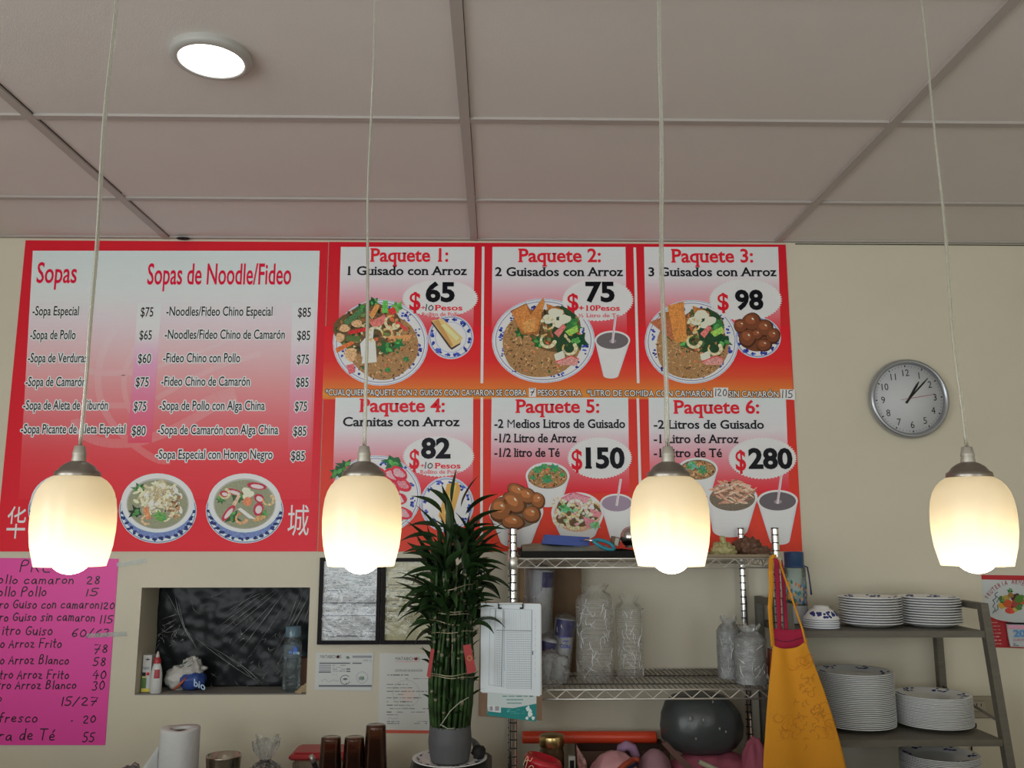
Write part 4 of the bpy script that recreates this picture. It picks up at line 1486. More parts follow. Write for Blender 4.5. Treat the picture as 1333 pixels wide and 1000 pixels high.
zn = NZ0 + .0042


def print_rect(par, name, x0, x1, z0, z1, y, col, m=None):
    g = G()
    g.face([(x0, y, z0), (x1, y, z0), (x1, y, z1), (x0, y, z1)], col)
    return g.build(name, m or M_SHEEN, par)


# light bulb carton
Yb = YW + .062
bx0, bx1 = max(NX0 + .006, XP(181, Yb, 900)), XP(199, Yb, 880)
bz1 = ZP(853, Yb - .02, 190)
t = thing('bulb_carton', 'small white, yellow and green light bulb carton in the niche corner', 'carton', ((bx0 + bx1) / 2, Yb, zn))
g = G()
g.box(((bx0 + bx1) / 2, Yb, (zn + bz1) / 2), (bx1 - bx0, .04, bz1 - zn), bevel=.001)
g.build('box', mat('carton_white', (.62, .61, .57), .5), t)
yy = Yb - .0206
w, h = bx1 - bx0, bz1 - zn
g = G()
for (u0, u1, v0, v1, c) in ((0, 1, 0, .09, (168, 150, 50)), (0, .55, .09, .38, (60, 92, 42)), (0, .55, .38, .42, (170, 150, 60)), (0, .45, .42, .53, (18, 16, 16)), (.62, .86, .1, .42, (150, 150, 150)), (.28, .8, .86, .895, (20, 20, 20)), (.5, .6, .83, .93, (20, 20, 20))):
    g.face([(bx0 + w * u0 + .0008, yy, zn + h * v0 + .001), (bx0 + w * u1 - .0008, yy, zn + h * v0 + .001), (bx0 + w * u1 - .0008, yy, zn + h * v1), (bx0 + w * u0 + .0008, yy, zn + h * v1)], A(*c))
g.lathe((bx0 + w * .66, yy, zn + h * .49), [(.0001, .0003), (.006, .0003), (.006, .0)], 16, M=MY, col=A(170, 40, 45))
text(g, 'PHILIPS', 186, 194.5, 871.5, 3, A(70, 80, 100), .0004, Yb - .0206, off=.01)
g.build('carton_print', M_SHEEN, t)

# glue bottle
Yg = YW + .024
gx = (XP(195, Yg, 900) + XP(210, Yg, 900)) / 2
gr = (XP(209, Yg, 900) - XP(194, Yg, 900)) / 2
zt = ZP(848, Yg, 202)
hh = zt - zn
t = thing('glue_bottle', 'white glue bottle with red collar and pointed tip beside the bulb carton', 'bottle', (gx, Yg, zn))
g = G()
g.lathe((gx, Yg, zn), [(gr * .92, 0), (gr, .004), (gr, hh * .25), (gr * .97, hh * .45), (gr * .82, hh * .6), (gr * .6, hh * .7), (gr * .55, hh * .72)], 32, sxy=(1, .7))
g.build('body', mat('white_bottle', (.66, .665, .64), .35), t)
g = G()
g.lathe((gx, Yg, zn), [(gr * .66, hh * .715), (gr * .64, hh * .79), (gr * .5, hh * .83), (gr * .34, hh * .86)], 24)
g.build('collar', mat('red_cap', (.45, .03, .04), .4), t)
g = G()
g.lathe((gx, Yg, zn), [(gr * .36, hh * .855), (gr * .26, hh * .93), (gr * .16, hh * .99), (.001, hh)], 20)
g.build('tip', mat('clear_tip', (.58, .50, .48), .3), t)
g = G()
g.lathe((gx, Yg, zn), [(gr * 1.012, hh * .36), (gr * 1.0, hh * .45), (gr * .90, hh * .57)], 32, sxy=(1, .7), fn=lambda th, r, z: (r + .0004, z))
vs = [v for v in g.v]
keep = [f for f in range(len(g.f)) if len(g.f[f]) == 4 and all(-2.0 < math.atan2(g.v[i].y - Yg, g.v[i].x - gx) < -.6 for i in g.f[f])]
g.f, g.mi, g.sm, g.c = [g.f[i] for i in keep], [0] * len(keep), [True] * len(keep), [None] * len(keep)
g.build('red_label', mat('red_label', (.42, .035, .05), .4), t)

# knotted carrier bag
Yk = YW + .088
kx0, kx1 = XP(211, Yk, 895), XP(272, Yk, 880)
kz = ZP(858, Yk, 250)
M_BAGW = mat('white_bag_film', (.56, .55, .51), .35, bump=.7, bscale=35)
t = thing('carrier_bag', 'knotted white plastic bag with a blue printed pack lying in the niche', 'plastic bag', ((kx0 + kx1) / 2, Yk, zn))


def blob(g, c, rad, amp, fr, seed, nu=36, nv=24, mi=0, flat=None, pleat=0, pn=9):
    """a soft lumpy body; flat: height below which it rests on its support"""
    c = Vector(c)
    V, F = [], []
    for i in range(nv + 1):
        ph = math.pi * i / nv
        for k_ in range(nu):
            th = 2 * math.pi * k_ / nu
            d = Vector((math.sin(ph) * math.cos(th), math.sin(ph) * math.sin(th), -math.cos(ph)))
            n = 1 + amp * noise.noise(d * fr + Vector((seed, seed * 1.7, -seed))) + amp * .4 * noise.noise(d * fr * 2.7 + Vector((seed * 2, 3, seed)))
            if pleat:
                n *= 1 + pleat * max(0, d.z) * math.sin(pn * th + seed)
            p = c + Vector((d.x * rad[0] * n, d.y * rad[1] * n, d.z * rad[2] * n))
            if flat is not None and p.z < flat:
                p.z = flat
            V.append(p)
    for i in range(nv):
        for k_ in range(nu):
            j = (k_ + 1) % nu
            F.append((i * nu + k_, i * nu + j, (i + 1) * nu + j, (i + 1) * nu + k_))
    g.mesh(V, F, None, mi, True)


cx = (kx0 + kx1) / 2
g = G()
blob(g, (cx - .020, Yk, zn + .043), (.057, .045, .046), .2, 2.6, 3, flat=zn)
blob(g, (cx + .020, Yk, zn + .062), (.043, .042, .050), .25, 3, 7, pleat=.12, flat=zn)
g.build('bag_body', M_BAGW, t)
g = G()
kk = W(255, 862, Yk)
g.tube([(kk.x - .004, Yk, zn + .09), (kk.x, Yk, kk.z - .02), (kk.x - .001, Yk, kk.z - .008), (kk.x - .006, Yk, kk.z + .012)], [.026, .012, .008, .016], 14)
blob(g, (kk.x - .008, Yk, kk.z + .008), (.014, .012, .015), .4, 3, 5, 16, 10)
blob(g, (kk.x + .022, Yk, kk.z - .022), (.024, .008, .008), .4, 3, 9, 16, 10)
g.build('knot', M_BAGW, t)
g = G()
Q = Matrix.Rotation(-.42, 3, 'Y')
blob(g, (cx + .028, Yk - .012, zn + .036), (.052, .045, .036), .12, 2.2, 13, flat=zn + .0005)
g.build('blue_pack', mat('blue_pack', (.035, .08, .30), .35, bump=.5, bscale=30, var=.15), t)
g = G()
for i in range(4):
    a0, a1 = -2.75 + i * .3, -2.75 + (i + 1) * .3
g.tube([(cx - .028, Yk - .050, zn + .008), (cx - .012, Yk - .058, zn + .018), (cx + .006, Yk - .06, zn + .034), (cx + .02, Yk - .054, zn + .052)], [.003, .005, .005, .003], 8)
g.build('orange_band', mat('orange_print', (.48, .10, .05), .4), t)
g = G()
text(g, 'bio', 252, 267, 893, 9, A(130, 145, 165), .0, Yk - .0605, off=.02, base1=899)
g.build('pack_lettering', M_SHEEN, t)
g = G()
for (px, py) in ((237, 868), (242, 862), (247, 867), (240, 864)):
    p = W(px, py, Yk - .052)
    g.tube([(p.x - .008, p.y, p.z - .003), (p.x, p.y - .002, p.z), (p.x + .007, p.y, p.z + .004)], .0016, 6)
g.build('green_print', mat('green_print', (.02, .10, .04), .5), t)

# water bottle in the niche
Yq = YW + .06
qx = W(379, 890, Yq).x
qr = (XP(391, Yq, 880) - XP(367, Yq, 880)) / 2
zt = ZP(815, Yq, 379)
hh = zt - zn
t = thing('water_bottle', 'clear bluish plastic water bottle with pale blue cap, right end of the niche', 'bottle', (qx, Yq, zn))
g = G()
rib = []
for i in range(25):
    v = i / 24
    r_ = qr * (1 if v > .05 else .92)
    r_ *= 1 - .035 * (math.sin(v * 42) ** 2)
    if v > .93:
        r_ *= 1 - (v - .93) * 2.5
    rib.append((r_, hh * .80 * v))
g.lathe((qx, Yq, zn), [(qr * .6, .001)] + rib + [(qr * .72, hh * .83), (qr * .70, hh * .86)], 40)
g.build('body', M_BOTTLE, t)
g = G()
g.lathe((qx, Yq, zn), [(qr * .84, hh * .835), (qr * .83, hh * .99), (qr * .78, hh), (.0005, hh)], 32)
g.build('cap', clear_mat('pale_blue_cap', tint=(.45, .62, .72), milk=.45, gloss=1, bump=0, milkcol=(.25, .40, .50)), t)
g = G()
g.lathe((qx, Yq, zn), [(qr * 1.01, hh * .52), (qr * 1.01, hh * .72)], 40, fn=lambda th, r, z: (r + .0006, z))
g.f, g.mi, g.sm, g.c = g.f[:40], g.mi[:40], g.sm[:40], g.c[:40]
g.build('label', clear_mat('label_film', tint=(.7, .78, .84), milk=.3, gloss=1, bump=0, milkcol=(.40, .48, .52)), t)
g = G()
for i in range(1):
    a = -1.15
    g.lathe((qx + .013, Yq - qr * .92, zn + hh * .635), [(.0005, .0015), (.012, .001), (.013, 0)], 20, M=MY, sxy=(1, 1.15), col=A(45, 80, 150))
text(g, 'e', 375.5, 380, 851, 5, A(70, 100, 150), .0, Yq - qr - .0022, off=.02)
text(g, 'cie', 381.5, 390, 852, 4.6, A(140, 160, 190), .0, Yq - qr - .0022, off=.01)
g.build('logo', M_SHEEN, t)

# brown carton and crumpled paper at the right end of the niche
x0, x1 = XP(389, YW + .13, 880), NX1 - .002
g = G()
g.box(((x0 + x1) / 2, YW + .128, zn + .055), (x1 - x0, .04, .11), bevel=.001)
single('brown_carton', g, mat('brown_carton', (.17, .065, .03), .6), 'small dark reddish-brown carton behind the water bottle in the niche', 'carton', ((x0 + x1) / 2, YW + .115, zn))
g = G()
xc = XP(393, YW + .05, 895)


def scrap(u, v):
    a = u * .05 - .022
    b = v * .045
    return (xc + .006 + a + .010 * v, YW + .004 + b * .5 - .01 * math.sin(3 * u), zn + .001 + .028 * v * (1 - abs(u - .6)) + .012 * abs(noise.noise(Vector((u * 4, v * 4, 2)))) + .008 * u * v)


g.grid(scrap, 10, 8, smooth=False, thick=.0006)
single('paper_scrap', g, mat('tan_paper', (.42, .32, .18), .8), 'crumpled tan scrap of paper at the foot of the water bottle in the niche', 'paper', (xc, YW + .05, zn))


# ================================================================== FRAMED DOCUMENTS AND PAPERS ON THE WALL
def docu(k, x0, x1, y0, y1, n, seed, col=(110, 110, 108), layer=2, dense=.75):
    """rows of fine print too small to read"""
    r_ = random.Random(seed)
    for i in range(n):
        y = y0 + (y1 - y0) * (i + .5) / n
        x = x0
        while x < x1 - 1:
            w_ = r_.uniform(1.5, 9)
            if r_.random() < dense:
                e = min(x1, x + w_)
                th = r_.uniform(.35, .75)
                v = r_.uniform(-18, 18)
                k.poly([(x, y + th), (e, y + th), (e, y - th), (x, y - th)], A(*[q + v for q in col]), layer)
            x += w_ + r_.uniform(.6, 2)


def bars(k, L, col, layer=2, th=.6):
    for (x0, x1, y) in L:
        k.poly([(x0, y + th), (x1, y + th), (x1, y - th), (x0, y - th)], A(*col), layer)


def frame(label, q, bw, paper, pcol, seed, fill):
    """q: outer corners TL, TR, BR, BL in pixels"""
    P = [W(*p) for p in q]
    x0, x1 = (P[0].x + P[3].x) / 2, (P[1].x + P[2].x) / 2
    z1, z0 = (P[0].z + P[1].z) / 2, (P[2].z + P[3].z) / 2
    t = thing('picture_frame', label, 'picture frame', ((x0 + x1) / 2, YW, z0), 'black framed documents')
    b = bw
    g = G()
    yc, dep = YW - .010, .018
    wallbox(g, x0, x0 + b, yc - dep / 2, yc + dep / 2, z0, z1); wallbox(g, x1 - b, x1, yc - dep / 2, yc + dep / 2, z0, z1)
    wallbox(g, x0 + b, x1 - b, yc - dep / 2, yc + dep / 2, z0, z0 + b); wallbox(g, x0 + b, x1 - b, yc - dep / 2, yc + dep / 2, z1 - b, z1)
    g.build('frame_border', M_BLACKWOOD, t)
    k = Ink(YW, seed, .004, .0003)
    xs = lambda z: None
    g2 = k.g
    g2.face([(x0 + b, YW - .004, z0 + b), (x1 - b, YW - .004, z0 + b), (x1 - b, YW - .004, z1 - b), (x0 + b, YW - .004, z1 - b)], A(*pcol))
    fill(k)
    k.done('document', M_PAPER, t)
    g = G()
    g.grid(lambda u, v: (x0 + b * .9 + (x1 - x0 - 1.8 * b) * u, YW - .011 - .0012 * noise.noise(Vector((u * 5 + seed, v * 6, seed))), z0 + b * .9 + (z1 - z0 - 1.8 * b) * v), 14, 18)
    g.build('clear_cover', M_GLASS, t)


def f1(k):
    docu(k, 424, 489, 741, 830, 40, 3, (134, 132, 132), 1, .62)
    docu(k, 428, 480, 744, 770, 8, 8, (120, 128, 122), 2, .3)
    bars(k, [(421, 490, 785), (420, 489, 801.5), (425, 440, 769), (438, 476, 828)], (96, 96, 98), 2, .8)


def f2(k):
    docu(k, 507, 552, 742, 747, 2, 5, (120, 112, 96))
    r_ = random.Random(2)
    docu(k, 518, 565, 750, 758, 4, 14, (130, 122, 100), 2, .5)
    bars(k, [(506, 565, 761.5), (506, 565, 769.5), (505, 562, 782), (505, 562, 789), (505, 561, 796)], (92, 86, 74), 2, .5)
    docu(k, 506, 560, 764, 781, 8, 6, (132, 124, 104), 2, .5); docu(k, 505, 530, 783, 812, 12, 9, (126, 118, 98), 2, .7); docu(k, 531, 560, 797, 812, 7, 10, (122, 114, 95), 2, .8)


frame('left black framed document, full of fine grey print', [(418, 726), (498, 726), (493, 838.5), (413.5, 838.5)], .0135, 0, (168, 164, 160), 1, f1)
frame('black framed cream document, partly hidden behind the tall lucky bamboo plant', [(499.5, 726.5), (572, 726.5), (569, 838), (494.5, 838.5)], .0135, 0, (160, 150, 118), 2, f2)


def paper(name, label, q, col, seed, fill, back=None):
    P = [W(*p) for p in q]
    t = thing(name, label, 'paper', ((P[2].x + P[3].x) / 2, YW, min(P[2].z, P[3].z)), 'papers taped to the wall')
    if back:
        B = [W(*p) for p in back[0]]
        g = G()
        for dy in (.0012, .0006):
            g.face([p + Vector((0, -dy, 0)) for p in B[::-1]], A(*back[1]))
        g.build('backing_sheet', M_PAPER, t)
    g = G()
    f_ = [p + Vector((0, -.0022, 0)) for p in P]
    r_ = [p + Vector((0, -.0014, 0)) for p in P]
    g.face(f_[::-1], A(*col)); g.face(r_, A(*col))
    for i in range(4):
        g.face([f_[i], f_[(i + 1) % 4], r_[(i + 1) % 4], r_[i]], A(*col))
    g.build('sheet', M_PAPER, t)
    k = Ink(YW, seed, .0022, .0002)
    fill(k)
    k.done('printing', M_PAPER, t)


def c1(k):
    text(k.g, 'MATABICHOS', 417, 444.5, 857, 4.2, A(72, 70, 72), .0026, off=.0)
    k.ell(440.2, 855.2, 1.9, 2.0, A(60, 30, 34), 3, 12)
    bars(k, [(416, 486, 861.5)], (150, 146, 144), 2, .3)
    bars(k, [(459, 484, 855)], (118, 116, 118), 2, 1.5); docu(k, 460, 484, 858, 861, 1, 2, (120, 120, 120))
    k.leaf(453, 856, 3.2, 2, (96, 94, 94))
    bars(k, [(416, 456, 863.5), (459, 471, 863.5), (415, 431, 875)], (70, 70, 74), 2, .7)
    bars(k, [(415.5, 431, 866.5), (415.5, 431, 869.5), (415.5, 431, 872.5)], (128, 126, 128), 2, 1.1)
    docu(k, 433, 450, 865, 875, 4, 4, (128, 128, 128)); bars(k, [(451, 456, 871), (451, 456, 874)], (80, 80, 82), 2, .8)
    docu(k, 415, 440, 877, 882, 2, 5, (140, 138, 138), 2, .5)
    k.ring(449.5, 885, 6.5, 6.5, .8, A(70, 70, 76), 2, 30, .4, 5.6); k.ell(449.5, 884, 3, 1.4, A(80, 80, 84), 2, 10); k.ell(451, 889.5, .7, .7, A(40, 40, 44), 3, 8)
    k.ring(471.5, 882, 7.6, 7.6, .5, A(120, 120, 122), 2, 30); k.leaf(471, 883, 4.5, 2, (110, 110, 112))
    k.line([(418, 887), (423, 884), (428, 888), (434, 885), (441, 887)], .4, A(110, 110, 120), 2)
    bars(k, [(415, 484, 893)], (86, 86, 92), 2, 1.2)


def c2(k):
    text(k.g, 'MATABICHOS', 515, 546.5, 859.5, 4.0, A(70, 66, 66), .0026, off=.0)
    k.ell(541.6, 857.8, 2, 2.1, A(110, 30, 34), 3, 12)
    bars(k, [(515, 546, 861.5)], (170, 120, 112), 2, .35)
    text(k.g, 'CERTIFICADO DE APLICACI\u00d3N', 514, 550, 874.3, 2.6, A(64, 62, 62), .0026, off=.0)
    docu(k, 504, 532, 877.5, 880, 1, 3, (92, 90, 90), 2, .95); docu(k, 528, 560, 882, 885, 1, 4, (130, 128, 126), 2, .9)
    k.ring(529, 903, 17.5, 18, .45, A(140, 134, 126), 2, 40); k.ell(531, 905, 9, 9, A(172, 156, 146), 1, 20)
    for y, e in ((891, 531), (895.5, 538), (900, 559), (904, 527), (908.5, 549), (913.5, 536), (918, 538), (922.5, 559), (927, 553), (930.5, 520)):
        docu(k, 503.5, e, y - 1.3, y + 1.3, 1, int(y), (104, 100, 98), 2, .88)
    k.line([(505, 936), (508, 934), (511, 936), (518, 935)], .4, A(110, 110, 114), 2)
    docu(k, 504, 520, 938, 943, 2, 7, (120, 118, 116), 2, .9); docu(k, 539, 558, 938, 943, 2, 8, (120, 118, 116), 2, .9)


paper('service_slip', 'small white printed slip with two round stamps under the framed documents', [(411.5, 849.5), (486.5, 850), (484.5, 899.5), (409.5, 898)], (160, 158, 152), 11, c1)
paper('certificate_paper', 'tall white certificate with red edged backing, on the wall left of the plant pot', [(494, 850), (566, 851.5), (564.5, 951), (492.5, 950)], (164, 160, 152), 12, c2, ([(566, 848), (569.5, 848), (568, 955), (497, 954.5)], (168, 76, 60)))
# ================================================================== COUNTER AND WHAT STANDS ON IT
ZT = 0.652
g = G()
wallbox(g, -2.6, -.02, 2.68, YW - .004, ZT - .04, ZT - .0006)
t = thing('work_counter', 'grey-brown work counter along the wall under the niche and plant', 'counter', (-1.3, 3.0, 0))
g.build('counter_top', mat('counter_laminate', (.16, .15, .125), .45), t)
g = G()
wallbox(g, -2.58, -.04, 2.74, YW - .004, .08, ZT - .04)
g.build('cabinet', mat('counter_body', (.3, .29, .26), .5), t)
g = G()
wallbox(g, -2.56, -.06, 2.80, YW - .01, 0, .08)
g.build('plinth', M_BLACK, t)

# paper towel roll with a loose sheet
Yr = 2.88
rr = (XP(259, Yr, 960) - XP(209.5, Yr, 960)) / 2
rx = (XP(259, Yr, 960) + XP(209.5, Yr, 960)) / 2
zt = ZP(947.5, Yr, 234)
M_TISSUE = mat('paper_towel', (.64, .65, .64), .9, bump=.25, bscale=60)
t = thing('paper_towel_roll', 'standing roll of white paper towel with its end sheet pulled out, under the niche', 'paper towel', (rx, Yr, ZT))
g = G()
wv = lambda th, r, z: (r + .0008 * math.sin(5 * th + z * 30), z + (.002 * math.sin(2 * th + 1) if z > .1 else 0))
hr = zt - ZT
g.lathe((rx, Yr, ZT), [(rr * .98, 0), (rr, .004), (rr, hr - .005), (rr * .97, hr), (rr * .6, hr - .001), (rr * .5, hr - .002), (rr * .48, hr - .006), (rr * .48, hr - .05)], 48, fn=wv)
g.build('roll', M_TISSUE, t)
g = G()
g.lathe((rx, Yr, ZT), [(rr * .475, .002), (rr * .475, hr - .010), (rr * .43, hr - .010), (rr * .43, hr - .06)], 32)
g.build('cardboard_core', mat('roll_core', (.16, .11, .08), .8), t)
g = G()


def loose(u, v):
    """leaves the roll at its left side, swings out to the left and down"""
    z = ZT + hr * (.62 - .0 * u) * v + .002
    k = max(0, u - .62 * 0)
    drop = hr * .62 * u * .95
    zz = max(ZT + .002, ZT + (hr * .80 - drop) * v + .002 * (1 - v))
    return (rx - rr * .985 - .085 * u, Yr - .012 - .035 * u + .004 * math.sin(6 * u + 2 * v), zz)


g.grid(loose, 12, 8, thick=.0008)
g.build('loose_sheet', M_TISSUE, t)


def crumpled(name, label, c, rad, seed, m=None, amp=.5, fr=3.2, cat='plastic wrapper', flat=None):
    g = G()
    blob(g, c, rad, amp, fr, seed, 26, 18, flat=flat)
    b = Vector((c[0], c[1], flat if flat is not None else c[2] - rad[2]))
    return single(name, g, m or M_CLEAR, label, cat, b)


Yp = 2.9
p = W(170, 995, Yp)
crumpled('plastic_wrapper', 'crumpled clear plastic wrapper on the counter left of the paper towel roll', (p.x, Yp, ZT + .05), (.062, .045, .062), 4, clear_mat('crackle_film', milk=.03, gloss=1.4, bump=1.0, bscale=45), .35, 2.6, flat=ZT + .001)

# shallow metal bowl
p = W(291, 990, 2.98)
g = G()
zb = ZP(988, 2.98 - .05, 291) - ZT
bp = [(.0005, .0006), (.028, .0006), (.036, .006), (.049, zb * .6), (.053, zb), (.056, zb), (.056, zb - .003), (.051, zb * .6), (.038, .01), (.0005, .006)]
g.lathe((p.x, 2.98, ZT), bp, 40)
single('metal_bowl', g, mat('steel_bowl', (.5, .46, .38), .25, 1.0), 'shiny steel bowl right of the paper towel roll, only its rim showing', 'bowl', (p.x, 2.98, ZT))

# twisted clear bag with dark filling
Yv = 2.92
p = W(346, 985, Yv)
t = thing('twisted_bag', 'clear twisted plastic bag with flared top and dark filling on the counter', 'plastic bag', (p.x, Yv, ZT))
g = G()
zk = ZP(992, Yv, 346)
blob(g, (p.x, Yv, ZT + (zk - ZT) * .48), (.068, .06, (zk - ZT) * .52), .3, 3, 6, flat=ZT + .001)
g.build('bag_body', M_CLEAR, t)
g = G()
pl = lambda th, r, z: (r * (1 + .35 * math.sin(7 * th) * min(1, (z - .0) * 40)), z)
g.lathe((p.x, Yv, zk - .004), [(.014, 0), (.012, .008), (.02, .022), (.032, .048), (.036, .075)], 42, fn=lambda th, r, z: (r * (1 + .3 * math.sin(7 * th + 2) * min(1, z * 30)), z + .012 * math.sin(3 * th) * z * 20 * .5))
g.build('flared_top', clear_mat('flared_film', milk=.10, gloss=1.4, bump=.6, bscale=45), t)
g = G()
blob(g, (p.x + .005, Yv, ZT + (zk - ZT) * .45), (.048, .042, (zk - ZT) * .40), .4, 4, 8, flat=ZT + .002)
g.build('filling', mat('dark_filling', (.05, .04, .03), .6, var=.5, vscale=60), t)
g = G()
g.tube([(p.x + .012 * math.cos(a), Yv + .012 * math.sin(a), zk + .002) for a in [i * .7 for i in range(9)]], .0022, 6, closed=True)
g.build('twist_tie', mat('dark_tie', (.03, .012, .01), .5), t)

# red-lidded tub
Yt = 3.02
x0, x1 = XP(377, Yt, 985), XP(377, Yt, 985) + .20
zt = ZP(978, Yt + .02, 400)
t = thing('lidded_tub', 'clear plastic tub with a red lid, behind the brown tumblers', 'food container', ((x0 + x1) / 2, Yt + .05, ZT))
g = G()
g.box(((x0 + x1) / 2, Yt + .05, (ZT + zt - .02) / 2), (x1 - x0 - .02, .12, zt - .02 - ZT), bevel=.012)
g.build('tub', clear_mat('tub_plastic', tint=(.75, .70, .6), milk=.35, gloss=1, bump=0, milkcol=(.42, .36, .27)), t)
g = G()
g.box(((x0 + x1) / 2, Yt + .05, zt - .012), (x1 - x0, .14, .018), bevel=.006)
g.box(((x0 + x1) / 2, Yt + .05, zt - .001), (x1 - x0 - .03, .11, .006), bevel=.002)
g.build('lid', mat('red_lid', (.42, .028, .03), .4), t)

# marker leaning there
Ym = 2.93
a, b = W(404.5, 982.5, Ym), W(416, 1012, Ym - .01)
bz = ZT + .006
d = (b - a)
b = a + d * ((bz - a.z) / d.z)
t = thing('marker_pen', 'black marker with a silvery tip leaning against the red-lidded tub', 'marker', b)
g = G()
g.tube([b, b + (a - b) * .82], .0085, 14)
g.build('barrel', M_BLACK, t)
g = G()
g.tube([b + (a - b) * .82, a], [.0088, .0080], 14)
g.build('cap', mat('silver_cap', (.5, .47, .43), .3, .8), t)

# stacks of brown tumblers, upside down
M_SMOKE = clear_mat('smoke_brown_plastic', tint=(.68, .51, .41), milk=.10, gloss=.9, bump=0, rough=.1, milkcol=(.10, .05, .035))


def tumbler_mesh():
    g = G()
    H = .150
    out = [(.0362, 0), (.0366, .002), (.0338, H * .40), (.0306, H * .85), (.0294, H - .004), (.0284, H)]
    inn = [(.0005, H - .0025), (.0275, H - .003), (.0282, H - .006), (.0294, H * .85), (.0326, H * .40), (.0352, .002), (.0362, 0)]
    n = 40
    g.lathe((0, 0, 0), inn, n)
    g.lathe((0, 0, 0), out + [(.0005, H)], n, fn=lambda th, r, z: (r * (1 + .004 * math.cos(12 * th)), z))
    return g


first = None
Yu = 2.76
ords = ['topmost', 'second from the top', 'third from the top', 'bottom one']
for px, py, nst, where in ((431, 960, 3, 'left stack of brown tumblers'), (461.5, 960, 3, 'middle stack of brown tumblers'), (489.5, 944, 4, 'tall right stack of brown tumblers')):
    xt = XP(px, Yu, py)
    ztop = ZP(py, Yu - .0, px)
    stepz = (ztop - ZT - .150) / (nst - 1)
    for i in range(nst):
        lab = 'smoky brown upturned tumbler, %s in the %s' % (ords[i] if i < nst - 1 else 'bottom one', where)
        loc = (xt, Yu, ztop - .150 - stepz * i)
        if first is None:
            first = tumbler_mesh().build('tumbler', M_SMOKE, None, (0, 0, 0))
            tag(first, lab, 'tumbler', 'upturned brown tumblers on the counter')
            first.location = loc
        else:
            dup(first, loc, lab)

# dark box under the plant, plate, plant
Yq = 2.86
pc = W(585.5, 990, Yq)
zpl = ZP(998.5, Yq - .095, 585)           # front rim of the plate
x0, x1 = XP(531, 2.80, 985), XP(640, 2.80, 985)
zbx = zpl - .014
g = G()
g.box(((x0 + x1) / 2, 2.90, (ZT + zbx) / 2), (x1 - x0, .22, zbx - ZT), bevel=.012)
t = thing('stand_box', 'dark grey box the plant and its plate stand on, beside the tumblers', 'box', ((x0 + x1) / 2, 2.90, ZT))
g.build('box_body', mat('dark_box', (.055, .05, .042), .5), t)

PLP = [(.0005, .004), (.045, .003), (.055, .002), (.062, .0035), (.088, .0128), (.0962, .0156), (.0978, .0168), (.0978, .0182), (.0965, .0190), (.088, .0165), (.062, .0075), (.055, .006), (.0005, .007)]
t = thing('saucer_plate', 'white plate with a dark patterned rim under the grey plant pot', 'plate', (pc.x, Yq, zbx))
g = G()
kf = .116 / .0975
g.lathe((pc.x, Yq, zbx), [(r * kf, z) for r, z in PLP], 56)
g.build('dish', M_CERAM, t)
g = G()
rnd = random.Random(8)
for i in range(14):
    a = i * 2 * math.pi / 14
    for j in range(3):
        aa = a + rnd.uniform(-.12, .12)
        q = rnd.uniform(.080, .090) * kf
        g.lathe((pc.x + q * math.cos(aa), Yq + q * math.sin(aa), zbx + .0150), [(.0005, .0012), (.005, .0012), (.0055, -.001)], 8)
g.build('rim_motif', mat('dark_glaze', (.03, .03, .05), .3), t)

zp0 = zbx + .0075
rp = mpp(585, 970, Yq) * 28.5
zp1 = ZP(949.5, Yq - rp, 585)
hp = zp1 - zp0
t = thing('potted_bamboo', 'tall tied tower of lucky bamboo with a leafy crown in a ribbed grey pot', 'potted plant', (pc.x, Yq, zp0))
g = G()
prof = [(rp * .78, 0), (rp * .86, .004)]
for i in range(1, 40):
    v = i / 40
    r_ = rp * (.86 + .14 * math.sin(min(1, v * 1.5) * math.pi / 2) - .07 * max(0, v - .55) * 2)
    if .2 < v < .88:
        r_ += .0007 * math.sin(v * 40 * math.pi)
    prof.append((r_, hp * v))
prof += [(rp * .93, hp), (rp * .90, hp), (rp * .88, hp * .90), (.0005, hp * .88)]
g.lathe((pc.x, Yq, zp0), prof, 56)
g.build('pot', mat('grey_pot', (.115, .118, .125), .6), t)
g = G()
rnd = random.Random(3)
for i in range(60):
    a, q = rnd.uniform(0, 6.28), rp * .82 * math.sqrt(rnd.random())
    blob(g, (pc.x + q * math.cos(a), Yq + q * math.sin(a), zp0 + hp * .905), (.009, .008, .006), .3, 2, i, 8, 6)
g.build('soil', mat('dark_soil', (.03, .026, .02), .9, var=.5, vscale=80), t)
M_STALK = mat('bamboo_stalk', (.026, .062, .014), .45, var=.75, vscale=30, spec=.3)
M_NODE = mat('bamboo_joint', (.20, .19, .115), .6, var=.5, vscale=60)
M_LEAF = mat('bamboo_leaf', (.018, .046, .012), .4, var=.5, vscale=14, spec=.35)
zs0, zs1 = zp0 + hp * .9, ZP(728, Yq, 592)
tops = []
rnd = random.Random(12)
